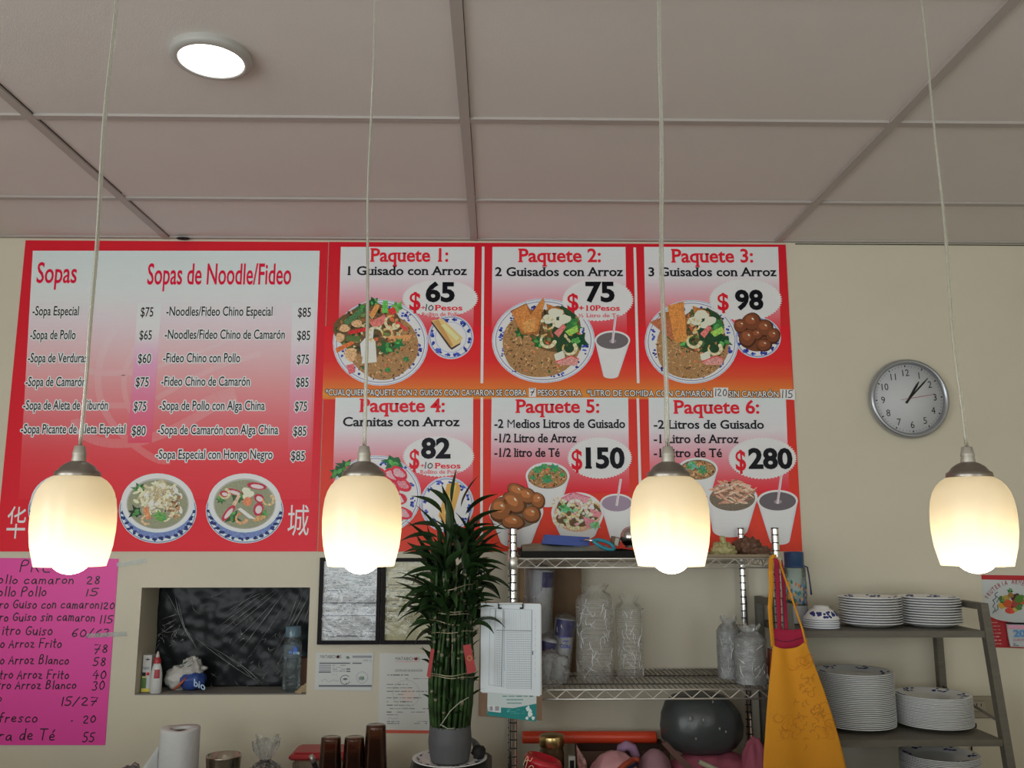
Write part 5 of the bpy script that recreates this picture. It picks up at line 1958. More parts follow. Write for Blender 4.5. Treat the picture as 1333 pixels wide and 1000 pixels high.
for i in range(34):
    ring_ = i < 24
    a = 2 * math.pi * i / 24 if ring_ else 2 * math.pi * (i - 24) / 10
    rad = .0575 if ring_ else .033
    tw = rnd.uniform(.1, .35)
    ln = (zs1 - zs0) * rnd.uniform(.80, 1.0)
    P, Rr = [], []
    n = 26
    sway = rnd.uniform(-.004, .004)
    for j in range(n + 1):
        u = j / n
        bul = 1 + .14 * math.sin(math.pi * min(1, u * 1.7)) + .10 * u
        aa = a + tw * u + .04 * math.sin(6 * u + i)
        P.append((pc.x + .004 * u + rad * bul * math.cos(aa) + sway * u, Yq + rad * bul * math.sin(aa), zs0 + ln * u))
        Rr.append(.0058 * (1.22 if j % 4 == 0 else 1.0) * (1 - .25 * u))
    g = G()
    g.tube(P, Rr, 7)
    for j in range(3, n):
        if (j + i) % 4 == 0 and rnd.random() < .25 + .75 * (j > n * .45):
            a_, b_ = Vector(P[j]), Vector(P[j]) + (Vector(P[j + 1]) - Vector(P[j])) * rnd.uniform(.3, .8)
            g.tube([a_, b_], [Rr[j] * 1.12, Rr[j] * 1.05], 7, mi=1)
    g.build('stalk', [M_STALK, M_NODE], t)
    tops.append((Vector(P[-1]), a, P))


def leafstrip(g, base, az, up, L, wd, droop, twist=0.0):
    n = 9
    d = Vector((math.cos(az) * math.cos(up), math.sin(az) * math.cos(up), math.sin(up)))
    p = Vector(base)
    V, F = [], []
    for i in range(n + 1):
        u = i / n
        w = wd * (math.sin(math.pi * min(1, u * 1.02) ** .75) ** .9 if 0 < u < .99 else .06)
        sd = d.cross(Vector((0, 0, 1)))
        sd = sd.normalized() if sd.length > 1e-4 else Vector((1, 0, 0))
        nn = sd.cross(d).normalized()
        sd = sd * math.cos(twist) + nn * math.sin(twist)
        cup = nn * w * .35
        V += [p + sd * w / 2 + cup, p, p - sd * w / 2 + cup]
        if i < n:
            a = i * 3
            F += [(a, a + 1, a + 4, a + 3), (a + 1, a + 2, a + 5, a + 4)]
        p = p + d * (L / n)
        d = (d + Vector((0, 0, -droop / n))).normalized()
    g.mesh(V, F, None, 0, True)


g = G()
rnd = random.Random(77)
for i in range(118):
    tp, a0, P = rnd.choice(tops)
    u = rnd.uniform(.60, 1.0) ** .9
    j = min(len(P) - 1, int(u * (len(P) - 1)))
    b_ = Vector(P[j])
    az = a0 + rnd.uniform(-.9, .9)
    L = rnd.uniform(.10, .17) * (.75 if math.sin(az) < -.5 else 1)
    leafstrip(g, b_, az, rnd.uniform(.45, 1.2), L, rnd.uniform(.017, .030), rnd.uniform(.2, 2.2), rnd.uniform(-.9, .9))
for i in range(62):                                      # the crown itself, rising from the tops of the stalks
    tp, a0, P = rnd.choice(tops)
    leafstrip(g, tp + Vector((rnd.uniform(-.01, .01), rnd.uniform(-.01, .01), rnd.uniform(-.02, .10))), rnd.uniform(0, 6.28), rnd.uniform(.6, 1.5), rnd.uniform(.09, .17), rnd.uniform(.018, .029), rnd.uniform(.2, 1.3), rnd.uniform(-.9, .9))
for px, py, az, up, L in ((582, 660, 2.7, .9, .10), (588, 655, 1.2, 1.35, .12), (600, 660, .8, 1.1, .13), (606, 670, .3, .8, .13), (575, 690, 2.9, .4, .12), (612, 720, .1, .25, .12), (610, 742, 0, .3, .11), (572, 720, 3.1, .3, .12), (612, 757, -.1, .2, .10), (570, 770, 3.4, .1, .12), (560, 812, 3.1, .1, .07), (610, 700, .2, .5, .13), (570, 700, 3.0, .2, .13), (578, 745, 3.6, .2, .15), (575, 668, 2.9, .75, .12), (606, 690, .2, .75, .14), (571, 735, 2.9, .55, .13), (612, 780, .1, .3, .10)):
    b_ = W(px, py, Yq - .03)
    leafstrip(g, b_, az, up, L, .023, .7, .6)
for i in range(110):                                     # small shoots between the stalks lower down
    tp, a0, P = rnd.choice(tops)
    b_ = Vector(P[rnd.choice([rnd.randint(3, 12), rnd.randint(10, 19), rnd.randint(13, 20)])])
    leafstrip(g, b_, a0 + rnd.uniform(-.6, .6), rnd.uniform(.5, 1.3), rnd.uniform(.02, .065), rnd.uniform(.008, .016), rnd.uniform(.1, 1), rnd.uniform(-.5, .5))
g.build('leaf_crown', M_LEAF, t)
M_TIE = mat('tie_wire', (.52, .46, .30), .35, .6)
for k_, (py, rad, til) in enumerate(((765, .070, .015), (790, .073, -.010), (799, .073, .006), (810, .074, .012), (822, .0735, -.006), (873, .0735, .004), (878, .073, -.003))):
    g = G()
    zc = ZP(py, Yq, 592)
    g.tube([(pc.x + .003 + rad * math.cos(a), Yq + rad * math.sin(a), zc + til * math.cos(a + k_) + .002 * math.sin(5 * a)) for a in [2 * math.pi * i / 36 for i in range(36)]], .0014, 6, closed=True)
    g.build('tie_wire', M_TIE, t)
g = G()
g.tube([W(610, 908, Yq - .074), W(598, 915, Yq - .076), W(586, 926, Yq - .076), W(578, 938, Yq - .074), W(573, 945, Yq - .070)], .0014, 6)
g.tube([W(573, 943, Yq - .07), W(583, 949, Yq - .068), W(592, 948, Yq - .066)], .0014, 6)
g.build('loose_string', mat('pale_string', (.50, .50, .40), .8), t)
M_TAG = mat('red_tag', (.40, .030, .028), .5)
M_TAGG = mat('gold_print', (.42, .20, .05), .4)
for P in ([(561, 845), (565.5, 845), (560, 884), (555.5, 880)], [(602.5, 840), (612.5, 839), (620, 874), (608.5, 878)]):
    q = [W(x, y, Yq - .083) for x, y in P]
    tg = G()
    for dy in (0, .0012):
        tg.face([v + Vector((0, dy, 0)) for v in q])
    for i in range(4):
        tg.face([q[i], q[(i + 1) % 4], q[(i + 1) % 4] + Vector((0, .0012, 0)), q[i] + Vector((0, .0012, 0))])
    o = tg.build('red_tag', M_TAG, t)
    if P[0][0] > 600:
        o['label'] = 'red paper tag with a round golden mark'
        c0 = (q[0] + q[2]) / 2
        tg = G()
        tg.lathe((c0.x, c0.y, c0.z), [(.005, .0004), (.0085, .0004)], 18, M=MY)
        tg.f = tg.f[:18]; tg.mi = tg.mi[:18]; tg.sm = tg.sm[:18]; tg.c = tg.c[:18]
        tg.build('golden_mark', M_TAGG, o)

# small things on the plate beside the pot
xk = W(623, 985, Yq).x
g = G()
blob(g, (XP(623, Yq, 985), Yq + .0, zbx + .033), (.022, .026, .020), .3, 3, 3, 18, 12)
single('black_cloth', g, mat('black_rag', (.015, .014, .013), .8, bump=.4), 'small bunched black cloth on the plate, right of the grey plant pot', 'cloth', (XP(623, Yq, 985), Yq, zbx + .0165))
g = G()
q0, q1 = W(618, 962, Yq + .05), W(627, 972, Yq + .05)


def wrapf(u, v):
    a = W(612 + 16 * u + 4 * v, 960 + 14 * u * u + 13 * v, Yq + .048 + .01 * math.sin(4 * u + 3 * v))
    return a


g.grid(wrapf, 8, 8, thick=.0006, smooth=False)
single('foil_wrapper', g, mat('grey_foil', (.34, .34, .33), .3, .5), 'creased silver-grey wrapper sticking up behind the black cloth beside the plant pot', 'wrapper', W(620, 988, Yq + .05))

# ================================================================== WIRE RACK
YFR, YBK = 2.88, 3.285
XA, XB = XP(668, YFR, 800), XP(1010, YFR, 720)
ZS = (ZP(727.5, YFR), ZP(898.5, YFR), .60)
ZPT = ZP(687, YFR)
t = thing('wire_rack', 'chrome wire shelving rack with zigzag shelf edges and grooved posts', 'shelving', ((XA + XB) / 2, (YFR + YBK) / 2, 0))
for (x, y) in ((XA, YFR), (XB, YFR), (XA, YBK), (XB, YBK)):
    prof, mi = [(.0125, .012)], []
    z = .012
    while z < ZPT - .03:
        prof += [(.0125, z + .0215), (.0112, z + .0222), (.0112, z + .0248), (.0125, z + .0254)]
        mi += [0, 1, 1, 1]
        z += .0254
    prof += [(.0125, ZPT - .004), (.0115, ZPT), (.0005, ZPT)]
    mi += [0, 1, 1]
    g = G()
    g.lathe((x, y, 0), prof, 24, mi=mi, sharp=True)
    po = g.build('post', [M_CHROME, M_GROOVE], t)
    g = G()
    g.lathe((x, y, 0), [(.013, 0), (.018, .004), (.018, .01), (.008, .013)], 16)
    g.build('foot', M_BLACK, po)


def wshelf(zt_, names):
    g = G()
    rw = .0028
    dz = .0285
    a, b = XA + .0135, XB - .0135
    c, d = YFR + .0135, YBK - .0135
    for z in (zt_, zt_ - dz):
        for P in (((a, YFR, z), (b, YFR, z)), ((a, YBK, z), (b, YBK, z)), ((XA, c, z), (XA, d, z)), ((XB, c, z), (XB, d, z))):
            g.tube(P, rw, 8)

    def zig(p, q):
        L = (q - p).length
        n = max(2, int(round(L / .031)))
        P = [p + (q - p) * (i / n) + Vector((0, 0, -.002 if i % 2 else -dz + .002)) for i in range(n + 1)]
        g.tube(P, .0023, 6, smooth=False)
    zig(Vector((a, YFR, zt_)), Vector((b, YFR, zt_))); zig(Vector((a, YBK, zt_)), Vector((b, YBK, zt_)))
    zig(Vector((XA, c, zt_)), Vector((XA, d, zt_))); zig(Vector((XB, c, zt_)), Vector((XB, d, zt_)))
    for x in (XA, XB):
        for y in (YFR, YBK):
            g.lathe((x, y, 0), [(.0128, zt_ - dz - .006), (.0165, zt_ - dz - .004), (.0155, zt_ + .004), (.0128, zt_ + .006)], 18)
    so = g.build('wire_shelf', M_WIRE, t)
    g = G()
    n = int((b - a) / .017)
    for i in range(n + 1):
        x = a + (b - a) * i / n
        g.tube(((x, YFR, zt_ + .001), (x, YBK, zt_ + .001)), .0017, 5)
    for q in (.3, .7):
        y = YFR + (YBK - YFR) * q
        g.tube(((XA, y, zt_ - .003), (XB, y, zt_ - .003)), .0028, 6)
    g.build('deck_wires', M_DECK, so)


for z in ZS:
    wshelf(z, None)
TOP, MID, LOW = [z + .0035 for z in ZS]

# ---- top shelf
x0, x1 = XP(678, 2.90, 722), XP(832, 2.90, 722)
zt = ZP(717.5, 2.895)
g = G()
wallbox(g, x0, x1, 2.896, 3.26, TOP, TOP + .003)
for b in ((x0, x1, 2.896, 2.899), (x0, x1, 3.257, 3.26), (x0, x0 + .003, 2.899, 3.257), (x1 - .003, x1, 2.899, 3.257)):
    wallbox(g, b[0], b[1], b[2], b[3], TOP + .003, zt)
single('black_tray', g, mat('black_tray', (.012, .011, .010), .6, spec=.12), 'shallow black tray on the left of the top rack shelf', 'tray', ((x0 + x1) / 2, 3.07, TOP))
u0, u1 = XP(834, 2.90, 722), XP(1001, 2.90, 722)
zt2 = ZP(722, 2.895)
g = G()
wallbox(g, u0, u1, 2.898, 3.26, TOP, TOP + .003)
for b in ((u0, u1, 2.898, 2.901), (u0, u1, 3.257, 3.26), (u0, u0 + .003, 2.901, 3.257), (u1 - .003, u1, 2.901, 3.257)):
    wallbox(g, b[0], b[1], b[2], b[3], TOP + .003, zt2)
single('cardboard_tray', g, mat('tan_card', (.30, .235, .15), .8), 'low tan cardboard tray on the right of the top rack shelf', 'tray', ((u0 + u1) / 2, 3.07, TOP))
tf = TOP + .0035

g = G()


def bagsheet(u, v):
    x = x0 + .006 + (x1 - x0 - .10) * u
    y = 2.915 + .30 * v
    z = max(TOP + .006, zt + .000 + (.018 * math.sin(math.pi * min(1, v * 1.25)) + .007 * noise.noise(Vector((x * 22, y * 22, 2))) + .010 * noise.noise(Vector((x * 8, y * 9, 7)))) - .055 * max(0, v - .6) ** 1.2)
    return (x, y, z - .012 * max(0, .15 - v) * 6)


g.grid(bagsheet, 40, 16, thick=.0009)
single('green_plastic_bag', g, mat('pale_green_bag', (.21, .235, .17), .35, bump=.5, bscale=40), 'flat pale green plastic bag spread in the black tray on the top rack shelf', 'plastic bag', ((x0 + x1) / 2, 3.07, tf))
Yc = 2.985
c0, c1 = W(707, 697, Yc), W(767, 713, Yc)
zbase = zt + .0285
g = G()
q = [W(710, 696, Yc), W(767.5, 699.5, Yc), W(767.5, 712, Yc), W(705.5, 708, Yc)]
V = q + [p + Vector((0, .09, 0)) for p in q]
g.mesh(V, [(3, 2, 1, 0), (4, 5, 6, 7), (0, 1, 5, 4), (1, 2, 6, 5), (2, 3, 7, 6), (3, 0, 4, 7)])
single('blue_box', g, mat('blue_card', (.025, .06, .30), .45), 'flat blue box lying on the green bag in the black tray, top rack shelf', 'box', (q[3].x, Yc, min(p.z for p in q)))
Yc = 2.93
g = G()
cc2 = W(786, 709, Yc)
P = []
for i in range(28):
    a = 2 * math.pi * i / 28
    ex, ez = .036 * math.cos(a), .0125 * math.sin(a) * (1 + .25 * math.cos(a))
    P.append((cc2.x + ex * .93 - ez * .2, Yc + .008 * math.sin(a), cc2.z - .30 * ex + ez))
g.tube(P, .0062, 10, closed=True)
t2 = thing('scissors', 'scissors with turquoise handle lying on the front edge of the black tray', 'scissors', (cc2.x, Yc, cc2.z - .016))
g.build('handle', mat('turquoise_plastic', (.02, .25, .33), .35), t2)
g = G()
g.tube([(cc2.x - .03, Yc + .004, cc2.z + .012), (cc2.x - .055, Yc + .03, cc2.z + .014), (cc2.x - .075, Yc + .055, cc2.z + .012)], [.005, .004, .001], 8)
g.build('blade', M_CHROME, t2)
Yc = 2.98
g = G()
p = W(807, 704, Yc)
g.box((p.x - .016, Yc, p.z), (.028, .05, .026), Matrix.Rotation(.25, 3, 'Y'), bevel=.002)
single('tan_carton', g, mat('tan_carton', (.20, .12, .08), .7), 'small brown carton between the turquoise scissors and the silver ball', 'carton', (p.x, Yc, p.z - .013))
g = G()
p = W(805, 705.5, Yc - .03)
g.box((p.x - .006, Yc - .034, p.z), (.014, .006, .026), Matrix.Rotation(.25, 3, 'Y'), bevel=.001)
single('white_tag', g, mat('white_tag', (.46, .44, .36), .6), 'small off-white price tag in front of the little brown carton', 'tag', (p.x, Yc - .034, p.z - .013))
Yc = 2.965
p = W(821, 699, Yc)
g = G()
rs = mpp(821, 699, Yc) * 13.5
g.lathe((p.x, Yc, p.z), [(.0005, -rs)] + [(rs * math.sin(a), -rs * math.cos(a)) for a in [math.pi * i / 20 for i in range(1, 20)]] + [(.0005, rs)], 36)
t2 = thing('silver_ball', 'shiny silver ball beside the third pendant lamp, on the top rack shelf', 'ball', (p.x, Yc, p.z - rs))
g.build('ball', mat('silver_ball', (.55, .52, .50), .18, 1.0), t2)
g = G()
g.lathe((p.x, Yc, p.z - rs), [(rs * .55, -.0), (rs * .58, .004), (rs * .40, rs * .18)], 20)
g.build('stand_ring', mat('ring_dark', (.10, .09, .08), .4, .6), t2)

Yc = 3.0
p = W(941, 712, Yc)
g = G()
blob(g, (p.x, Yc, zt2 + .006), (.042, .045, .030), .3, 3, 3, pleat=.12, flat=tf)
g.tube([(p.x + .004, Yc - .01, zt2 + .022), (p.x + .001, Yc - .012, zt2 + .040), (p.x - .004, Yc - .014, zt2 + .052), (p.x - .012, Yc - .014, zt2 + .057)], [.020, .008, .011, .004], 12)
single('yellow_bag', g, mat('pale_yellow_bag', (.46, .42, .19), .4, bump=.6, bscale=40), 'knotted pale yellow plastic bag in the cardboard tray on the top rack shelf', 'plastic bag', (p.x, Yc, tf))
p = W(976, 710, Yc + .05)
g = G()
blob(g, (p.x - .010, Yc + .05, zt2 + .014), (.048, .045, .036), .38, 3.4, 11, pleat=.1, flat=tf)
blob(g, (p.x + .022, Yc + .03, zt2 + .002), (.042, .042, .024), .38, 3.4, 15, flat=tf)
single('brown_bag', g, mat('brown_bag', (.17, .085, .05), .5, bump=.8, bscale=35), 'crumpled brown bag beside the yellow bag on the top rack shelf', 'bag', (p.x, Yc + .05, tf))

# ---- middle shelf
M_CARD = mat('cardboard', (.20, .125, .07), .85, var=.08, vscale=20)
g = G()
a, b = XP(719, 3.2, 770), XP(757, 3.2, 770)
g.box(((a + b) / 2, 3.2, (MID + ZS[0] - .04) / 2), (b - a, .004, ZS[0] - .04 - MID), bevel=.001)
single('cardboard_sheet', g, M_CARD, 'brown cardboard sheet at the back behind the foam cup sleeves', 'cardboard', ((a + b) / 2, 3.2, MID))
g = G()
a, b = XP(675.5, 2.93, 760), XP(682, 2.93, 760)
g.box(((a + b) / 2, 2.95, (MID + ZS[0] - .034) / 2), (b - a, .05, ZS[0] - .034 - MID), bevel=.002)
single('cardboard_strip', g, mat('light_cardboard', (.26, .17, .09), .85), 'narrow upright cardboard strip between front left rack post and foam cups', 'cardboard', ((a + b) / 2, 2.95, MID))
M_FOAM = mat('foam_white', (.60, .62, .64), .55, bump=.1, bscale=120)
M_NAVY = mat('navy_print', (.022, .018, .17), .4)
M_WRAP = clear_mat('sleeve_film', tint=(.98, .98, .98), milk=.05, gloss=.7, bump=1.0, bscale=30)


M_CRINK = clear_mat('crease_highlight', tint=(.95, .95, .94), milk=.85, gloss=1.5, bump=0, rough=.2, milkcol=(.93, .93, .91))


M_RIMS = clear_mat('cup_rims', tint=(.9, .9, .88), milk=.25, gloss=.8, bump=0, rough=.2, milkcol=(.7, .7, .68))


def crinkle(par, x, y, z, r, L, seed, n=34):
    """near-white tubes painting the highlights along creases of the wrapping film"""
    q = random.Random(seed)
    g = G()
    for i in range(n):
        th = q.uniform(-2.7, -.4)
        v = q.uniform(.06, .95) * L
        dth, dv = q.uniform(-.5, .5), q.uniform(-.05, .05)
        P = []
        for j in range(6):
            u = j / 5
            a = th + dth * u + .05 * math.sin(6 * u + i)
            P.append((x + r * math.cos(a), y + r * math.sin(a), z + min(L * .98, max(.004, v + dv * u))))
        w = q.uniform(.0007, .0022)
        g.tube(P, [w * .2, w, w * q.uniform(.5, 1.3), w, w * .7, w * .2], 5)
    g.build('crease_highlight', M_CRINK, par)


def sleeve(label, px, py0, py1, wpx, Y, tilt, blue, seed, lay=None):
    """a sleeve of nested foam cups in clear film, leaning by tilt"""
    pt, pb = W(px[0], py0, Y), W(px[1], py1, Y)
    ax = (pt - pb)
    L = ax.length
    Mx = ax.normalized().to_track_quat('Z', 'Y').to_matrix()
    r = wpx / 2 * mpp(px[0], py0, Y)
    low = pb
    t2 = thing('cup_sleeve', label, 'foam cups', (low.x, Y, MID), 'sleeves of white foam cups on the middle rack shelf')
    g = G()
    prof = []
    n = int(L / .009)
    for i in range(n):
        z = L * i / n
        prof += [(r * .93, z), (r * .97, z + L / n * .85)]
    prof += [(r * .95, L), (r * .7, L + .002), (.0005, L + .002)]
    g.lathe(pb, [(.0005, 0)] + prof, 36, M=Mx)
    g.build('cups', M_FOAM, t2)
    if blue:
        g = G()
        m = G()
        m.lathe(pb, [(r * 1.0, L * blue[0]), (r * 1.0, L * blue[1])], 48, M=Mx)
        for f in m.f[:48]:
            c_ = sum((m.v[i] for i in f), Vector()) / 4
            loc = Mx.inverted() @ (c_ - pb)
            a_ = math.atan2((Mx @ Vector((loc.x, loc.y, 0))).y, (Mx @ Vector((loc.x, loc.y, 0))).x)
            if blue[2] < a_ < blue[3]:
                g.face([m.v[i] for i in f])
        g.build('blue_label', M_NAVY, t2)
    if lay:
        lay(t2, Y - r - .003)
    g = G()
    g.lathe(pb, [(r * .6, -.004), (r * 1.04, .0), (r * 1.06, L * .3), (r * 1.05, L * .7), (r * 1.06, L), (r * .8, L + .012), (r * .2, L + .022), (.001, L + .02)], 36, M=Mx,
            fn=lambda th, rr_, z: (rr_ * (1 + .03 * noise.noise(Vector((math.cos(th) * 3, math.sin(th) * 3, z * 30 + seed)))), z))
    g.build('film', M_WRAP, t2)
    crinkle(t2, pb.x, Y, pb.z, r * 1.07, L, seed + 30, 16)


def con_text(par, y):
    g = G()
    text(g, 'CON', 729, 742, 843, 4.5, A(40, 44, 120), .0, y, off=.02, base1=845)
    bars_ = Ink(y, 3, 0, 0)
    bars(bars_, [(727, 739, 829.5), (733, 740, 835)], (50, 55, 120), 0, .8)
    g.mesh(bars_.g.v, bars_.g.f, A(50, 55, 120))
    g.build('lettering', M_SHEEN, par)


sleeve('tallest white foam cup sleeve, upright with blue label near its top', (703, 696), 742, 880, 36, 3.06, 0, (.84, .985, -1.5, .4), 1)
sleeve('tilted white foam cup sleeve with blue label and CON lettering', (736, 726), 806, 884, 27, 3.03, 0, (.72, .995, -2.6, -.2), 2, con_text)
sleeve('short low foam cup sleeve with blue label beside the clipboard edge', (714, 703), 832, 886, 24, 2.955, 0, (.7, .95, -2.4, -.3), 3)
p = W(716, 878, 2.915)
g = G()
blob(g, (p.x + .0, 2.905, MID + .055), (.060, .018, .060), .3, 3.0, 21, 30, 20, flat=MID + .0005)
single('crumpled_bag', g, clear_mat('limp_film', tint=(.98, .98, .97), milk=.08, gloss=.7, bump=.9, bscale=38), 'crumpled clear plastic bag in front of the foam cup sleeves', 'plastic bag', (p.x, 2.94, MID))


def cuptower(label, px0, px1, py0, py1, Y, seed):
    x = (XP(px0, Y, 850) + XP(px1, Y, 850)) / 2
    r = (XP(px1, Y, 850) - XP(px0, Y, 850)) / 2 * .93
    L = ZP(py0, Y) - MID
    t2 = thing('clear_cup_stack', label, 'clear cups', (x, Y, MID), 'film-wrapped stacks of clear cups')
    g = G()
    prof = []
    n = int(L / .014)
    for i in range(n):
        z = .001 + L * .94 * i / n
        prof += [(r * .90, z), (r * .97, z + .002), (r * .97, z + .005), (r * .90, z + .008)]
    prof += [(r * .90, L * .95), (r * .8, L * .96)]
    g.lathe((x, Y, MID), prof, 36)
    for i in range(n):
        z = MID + .005 + L * .94 * i / n
        g.tube([(x + r * .975 * math.cos(a), Y + r * .975 * math.sin(a), z) for a in [math.pi * k_ / 18 for k_ in range(36)]], .0009, 5, mi=1, closed=True)
    g.build('cups', [M_CUPS, M_RIMS], t2)
    g = G()
    g.lathe((x, Y, MID), [(r * .8, .0), (r * 1.05, .002), (r * 1.07, L * .25), (r * 1.05, L * .6), (r * 1.08, L * .93), (r * .9, L), (r * .55, L + .012), (r * .8, L + .035)], 40,
            fn=lambda th, q, z: (q * (1 + .06 * noise.noise(Vector((math.cos(th) * 2.5, math.sin(th) * 2.5, z * 18 + seed)))), z + (.014 * noise.noise(Vector((math.cos(th) * 3, math.sin(th) * 3, seed))) if z > L * .95 else 0)))
    g.build('film', clear_mat('tower_film', tint=(.99, .99, .98), milk=.08, gloss=.4, milkcol=(.88, .88, .85), bump=.6, bscale=26), t2)
    crinkle(t2, x, Y, MID, r * 1.09, L, seed, 60)


cuptower('wide film-wrapped stack of clear cups in the middle of the middle rack shelf', 750, 800, 776, 886, 3.03, 5)
cuptower('narrower film-wrapped stack of clear cups right of the wide one', 802, 838, 790, 880, 3.09, 9)
g = G()


def filmup(u, v):
    return (W(752 + 30 * u, 745 + 38 * v + 25 * u, 3.17).x, 3.17 + .02 * math.sin(5 * u + 3 * v), W(752, 742 + 40 * v + 26 * u * (1 - v * .3), 3.17).z)


def lidpack(label, px0, px1, py0, Y, seed, red=False):
    x = (XP(px0, Y, 860) + XP(px1, Y, 860)) / 2
    r = (XP(px1, Y, 860) - XP(px0, Y, 860)) / 2
    L = ZP(py0, Y) - MID
    t2 = thing('lid_pack', label, 'cup lids', (x, Y, MID), 'film-wrapped packs of white lids')
    g = G()
    prof = [(.0005, 0)]
    n = int(L / .0065)
    for i in range(n):
        z = L * i / n
        prof += [(r * .93, z), (r * .93, z + .003), (r * .90, z + .004)]
    prof += [(r * .9, L), (.0005, L)]
    g.lathe((x, Y, MID), prof, 40)
    g.build('lids', mat('frosted_lids', (.50, .50, .49), .4), t2)
    g = G()
    g.lathe((x, Y, MID), [(r * .98, .0), (r * 1.0, L * .5), (r * .99, L), (r * .75, L + .012), (r * .45, L + .022), (r * .7, L + .045)], 40,
            fn=lambda th, q, z: (q * (1 + .05 * noise.noise(Vector((math.cos(th) * 3, math.sin(th) * 3, z * 20 + seed)))), z + (.02 * noise.noise(Vector((math.cos(th) * 2, math.sin(th) * 2, seed))) if z > L else 0)))
    g.build('film', M_FILM, t2)
    crinkle(t2, x, Y, MID, r * 1.01, L, seed, 22)
    if red:
        g = G()
        xr = XP(1001, Y - .03, 860)
        g.box((x + r * 1.03 + .005, Y - .01, MID + L * .46), (.006, .05, L * .62), Matrix.Rotation(.10, 3, 'Y'))
        g.build('printed_edge', mat('red_print_edge', (.38, .09, .05), .5), t2)


lidpack('taller pack of white lids in frosted film, standing behind another', 934, 966, 822, 3.08, 2)
lidpack('front pack of white lids in frosted film beside the yellow apron', 956, 998, 832, 2.98, 4, True)

# ---- clipboard and envelope hanging on the front left post
Yk = YFR - .0215
t = thing('clipboard', 'clipboard with gridded white form hanging on the front left rack post', 'clipboard', (W(665, 935, Yk).x, Yk, W(665, 935, Yk).z))
g = G()
q = [W(625.5, 783.5, Yk), W(705, 785.5, Yk), W(706, 938.5, Yk), W(622.5, 932.5, Yk)]
g.mesh(q + [p + Vector((0, .003, 0)) for p in q], [(3, 2, 1, 0), (4, 5, 6, 7), (0, 1, 5, 4), (1, 2, 6, 5), (2, 3, 7, 6), (3, 0, 4, 7)])
g.build('board', mat('hardboard', (.22, .13, .075), .6, var=.1, vscale=30), t)
k = Ink(Yk, 61, .0012, .0006)
k.poly([(627, 786.5), (704.5, 788), (705, 905), (627, 902)], A(152, 152, 148), 0)
k.poly([(626, 785), (703.5, 786), (703, 906.5), (625.5, 900.5)], A(166, 167, 166), 1)
k.done('paper_stack', M_PAPER, t)
k = Ink(Yk, 62, .0024, .0002)
GR = (122, 122, 124)
L = lambda x0, y0, x1, y1, w=.4, c=GR: k.line([(x0, y0), (x1, y1)], w, A(*c), 0)
for (x0, x1, ya, yb_, n) in ((659, 691.5, 821, 896, 26), (646, 653.5, 821, 893, 24)):
    for i in range(n + 1):
        y = ya + (yb_ - ya) * i / n
        L(x0, y - .3, x1, y, .45)
for i in range(15):
    x = 659 + 32.5 * i / 14
    L(x, 795, x - 1.6, 895, .35, (140, 140, 142))
for i in range(4):
    x = 646 + 7.5 * i / 3
    L(x, 821, x - 1.2, 893, .4)
L(638, 792, 636.5, 891.5); L(644.5, 792, 643, 892); L(638, 792, 692, 794); L(655, 793, 653, 894, .9, (112, 112, 114)); L(657, 793, 655.5, 894); L(692.5, 794, 691.5, 897, .8, (110, 110, 112)); L(636.5, 891.5, 656, 894); L(646, 820.5, 692, 821.5, .7, (90, 90, 92))
for i in range(30):
    y = 796 + i * 2.6
    L(656 + (i % 3) * .1, y, 656, y + 1.6, 1.0, (130, 130, 134))
    if i % 3:
        L(697 - .02 * i, y + 8, 697 - .02 * i, y + 9.6, .8, (150, 150, 152))
L(645.5, 794, 645, 807, 1.2, (110, 110, 112)); L(693.5, 848, 693.4, 852, 1.4, (80, 80, 90))
k.done('form_print', M_PAPER, t)
g = G()
a, b = W(648.5, 786, Yk), W(681, 786, Yk)
yk = Yk - .006
g.box(((a.x + b.x) / 2, Yk - .002, W(665, 785.5, Yk).z), (b.x - a.x, .010, .006), bevel=.001)
g.build('clip', mat('clip_steel', (.45, .44, .42), .3, 1.0), t)
g = G()
for px, s_ in ((649, 1), (680.5, -1)):
    p = W(px, 789, Yk)
    g.box((p.x, yk, p.z), (.004, .004, .016)); g.box((p.x + .005 * s_, yk, p.z - .0065), (.010, .004, .0045))
g.build('clip_foot', M_BLACK, t)
t = thing('paper_pack', 'white and teal printed pack of paper under the clipboard form', 'paper pack', (W(667, 938, Yk).x, Yk - .001, W(667, 938, Yk).z))
k = Ink(Yk, 63, .0006, .0001)
q = [W(*p, Yk) for p in ((635, 890), (698.5, 893), (698, 939.5), (634, 931.5))]
k.poly([(635, 890), (698.5, 893), (698, 939.5), (634, 931.5)], A(150, 154, 150), 0)
k.poly([(635.5, 919), (650, 921), (668, 922), (684, 919), (698.2, 916), (698, 939.5), (634, 931.5), (634.5, 925)], A(22, 96, 92), 1)
for x, y, r_ in ((687, 923, 2.6), (690, 930, 3.2), (686, 935, 2), (694, 935, 2.2), (690, 925.5, 2.4), (688, 920, 1.3)):
    k.ell(x, y, r_, r_ * 1.1, A(168, 176, 172), 2, 10, wob=.15)
docu(k, 654, 694, 905.5, 907.5, 1, 5, (50, 90, 86), 1, .97)
bars(k, [(659, 681, 911), (660, 679, 915.5)], (95, 120, 116), 1, .8)
k.poly([(635.5, 918), (652, 919.5), (652, 928), (635.5, 926)], A(164, 164, 162), 2)
for i in range(9):
    k.poly([(637.5 + i * 1.4, 919.5), (638.4 + i * 1.4, 919.5), (638.4 + i * 1.4, 925.5), (637.5 + i * 1.4, 925.2)], A(84, 70, 74), 3)
docu(k, 660, 684, 923, 930, 3, 9, (70, 130, 126), 2, .7)
k.done('printed_front', M_SHEEN, t)
# ---- lower shelf
def lowz(py, Y):
    return ZP(py, Y)


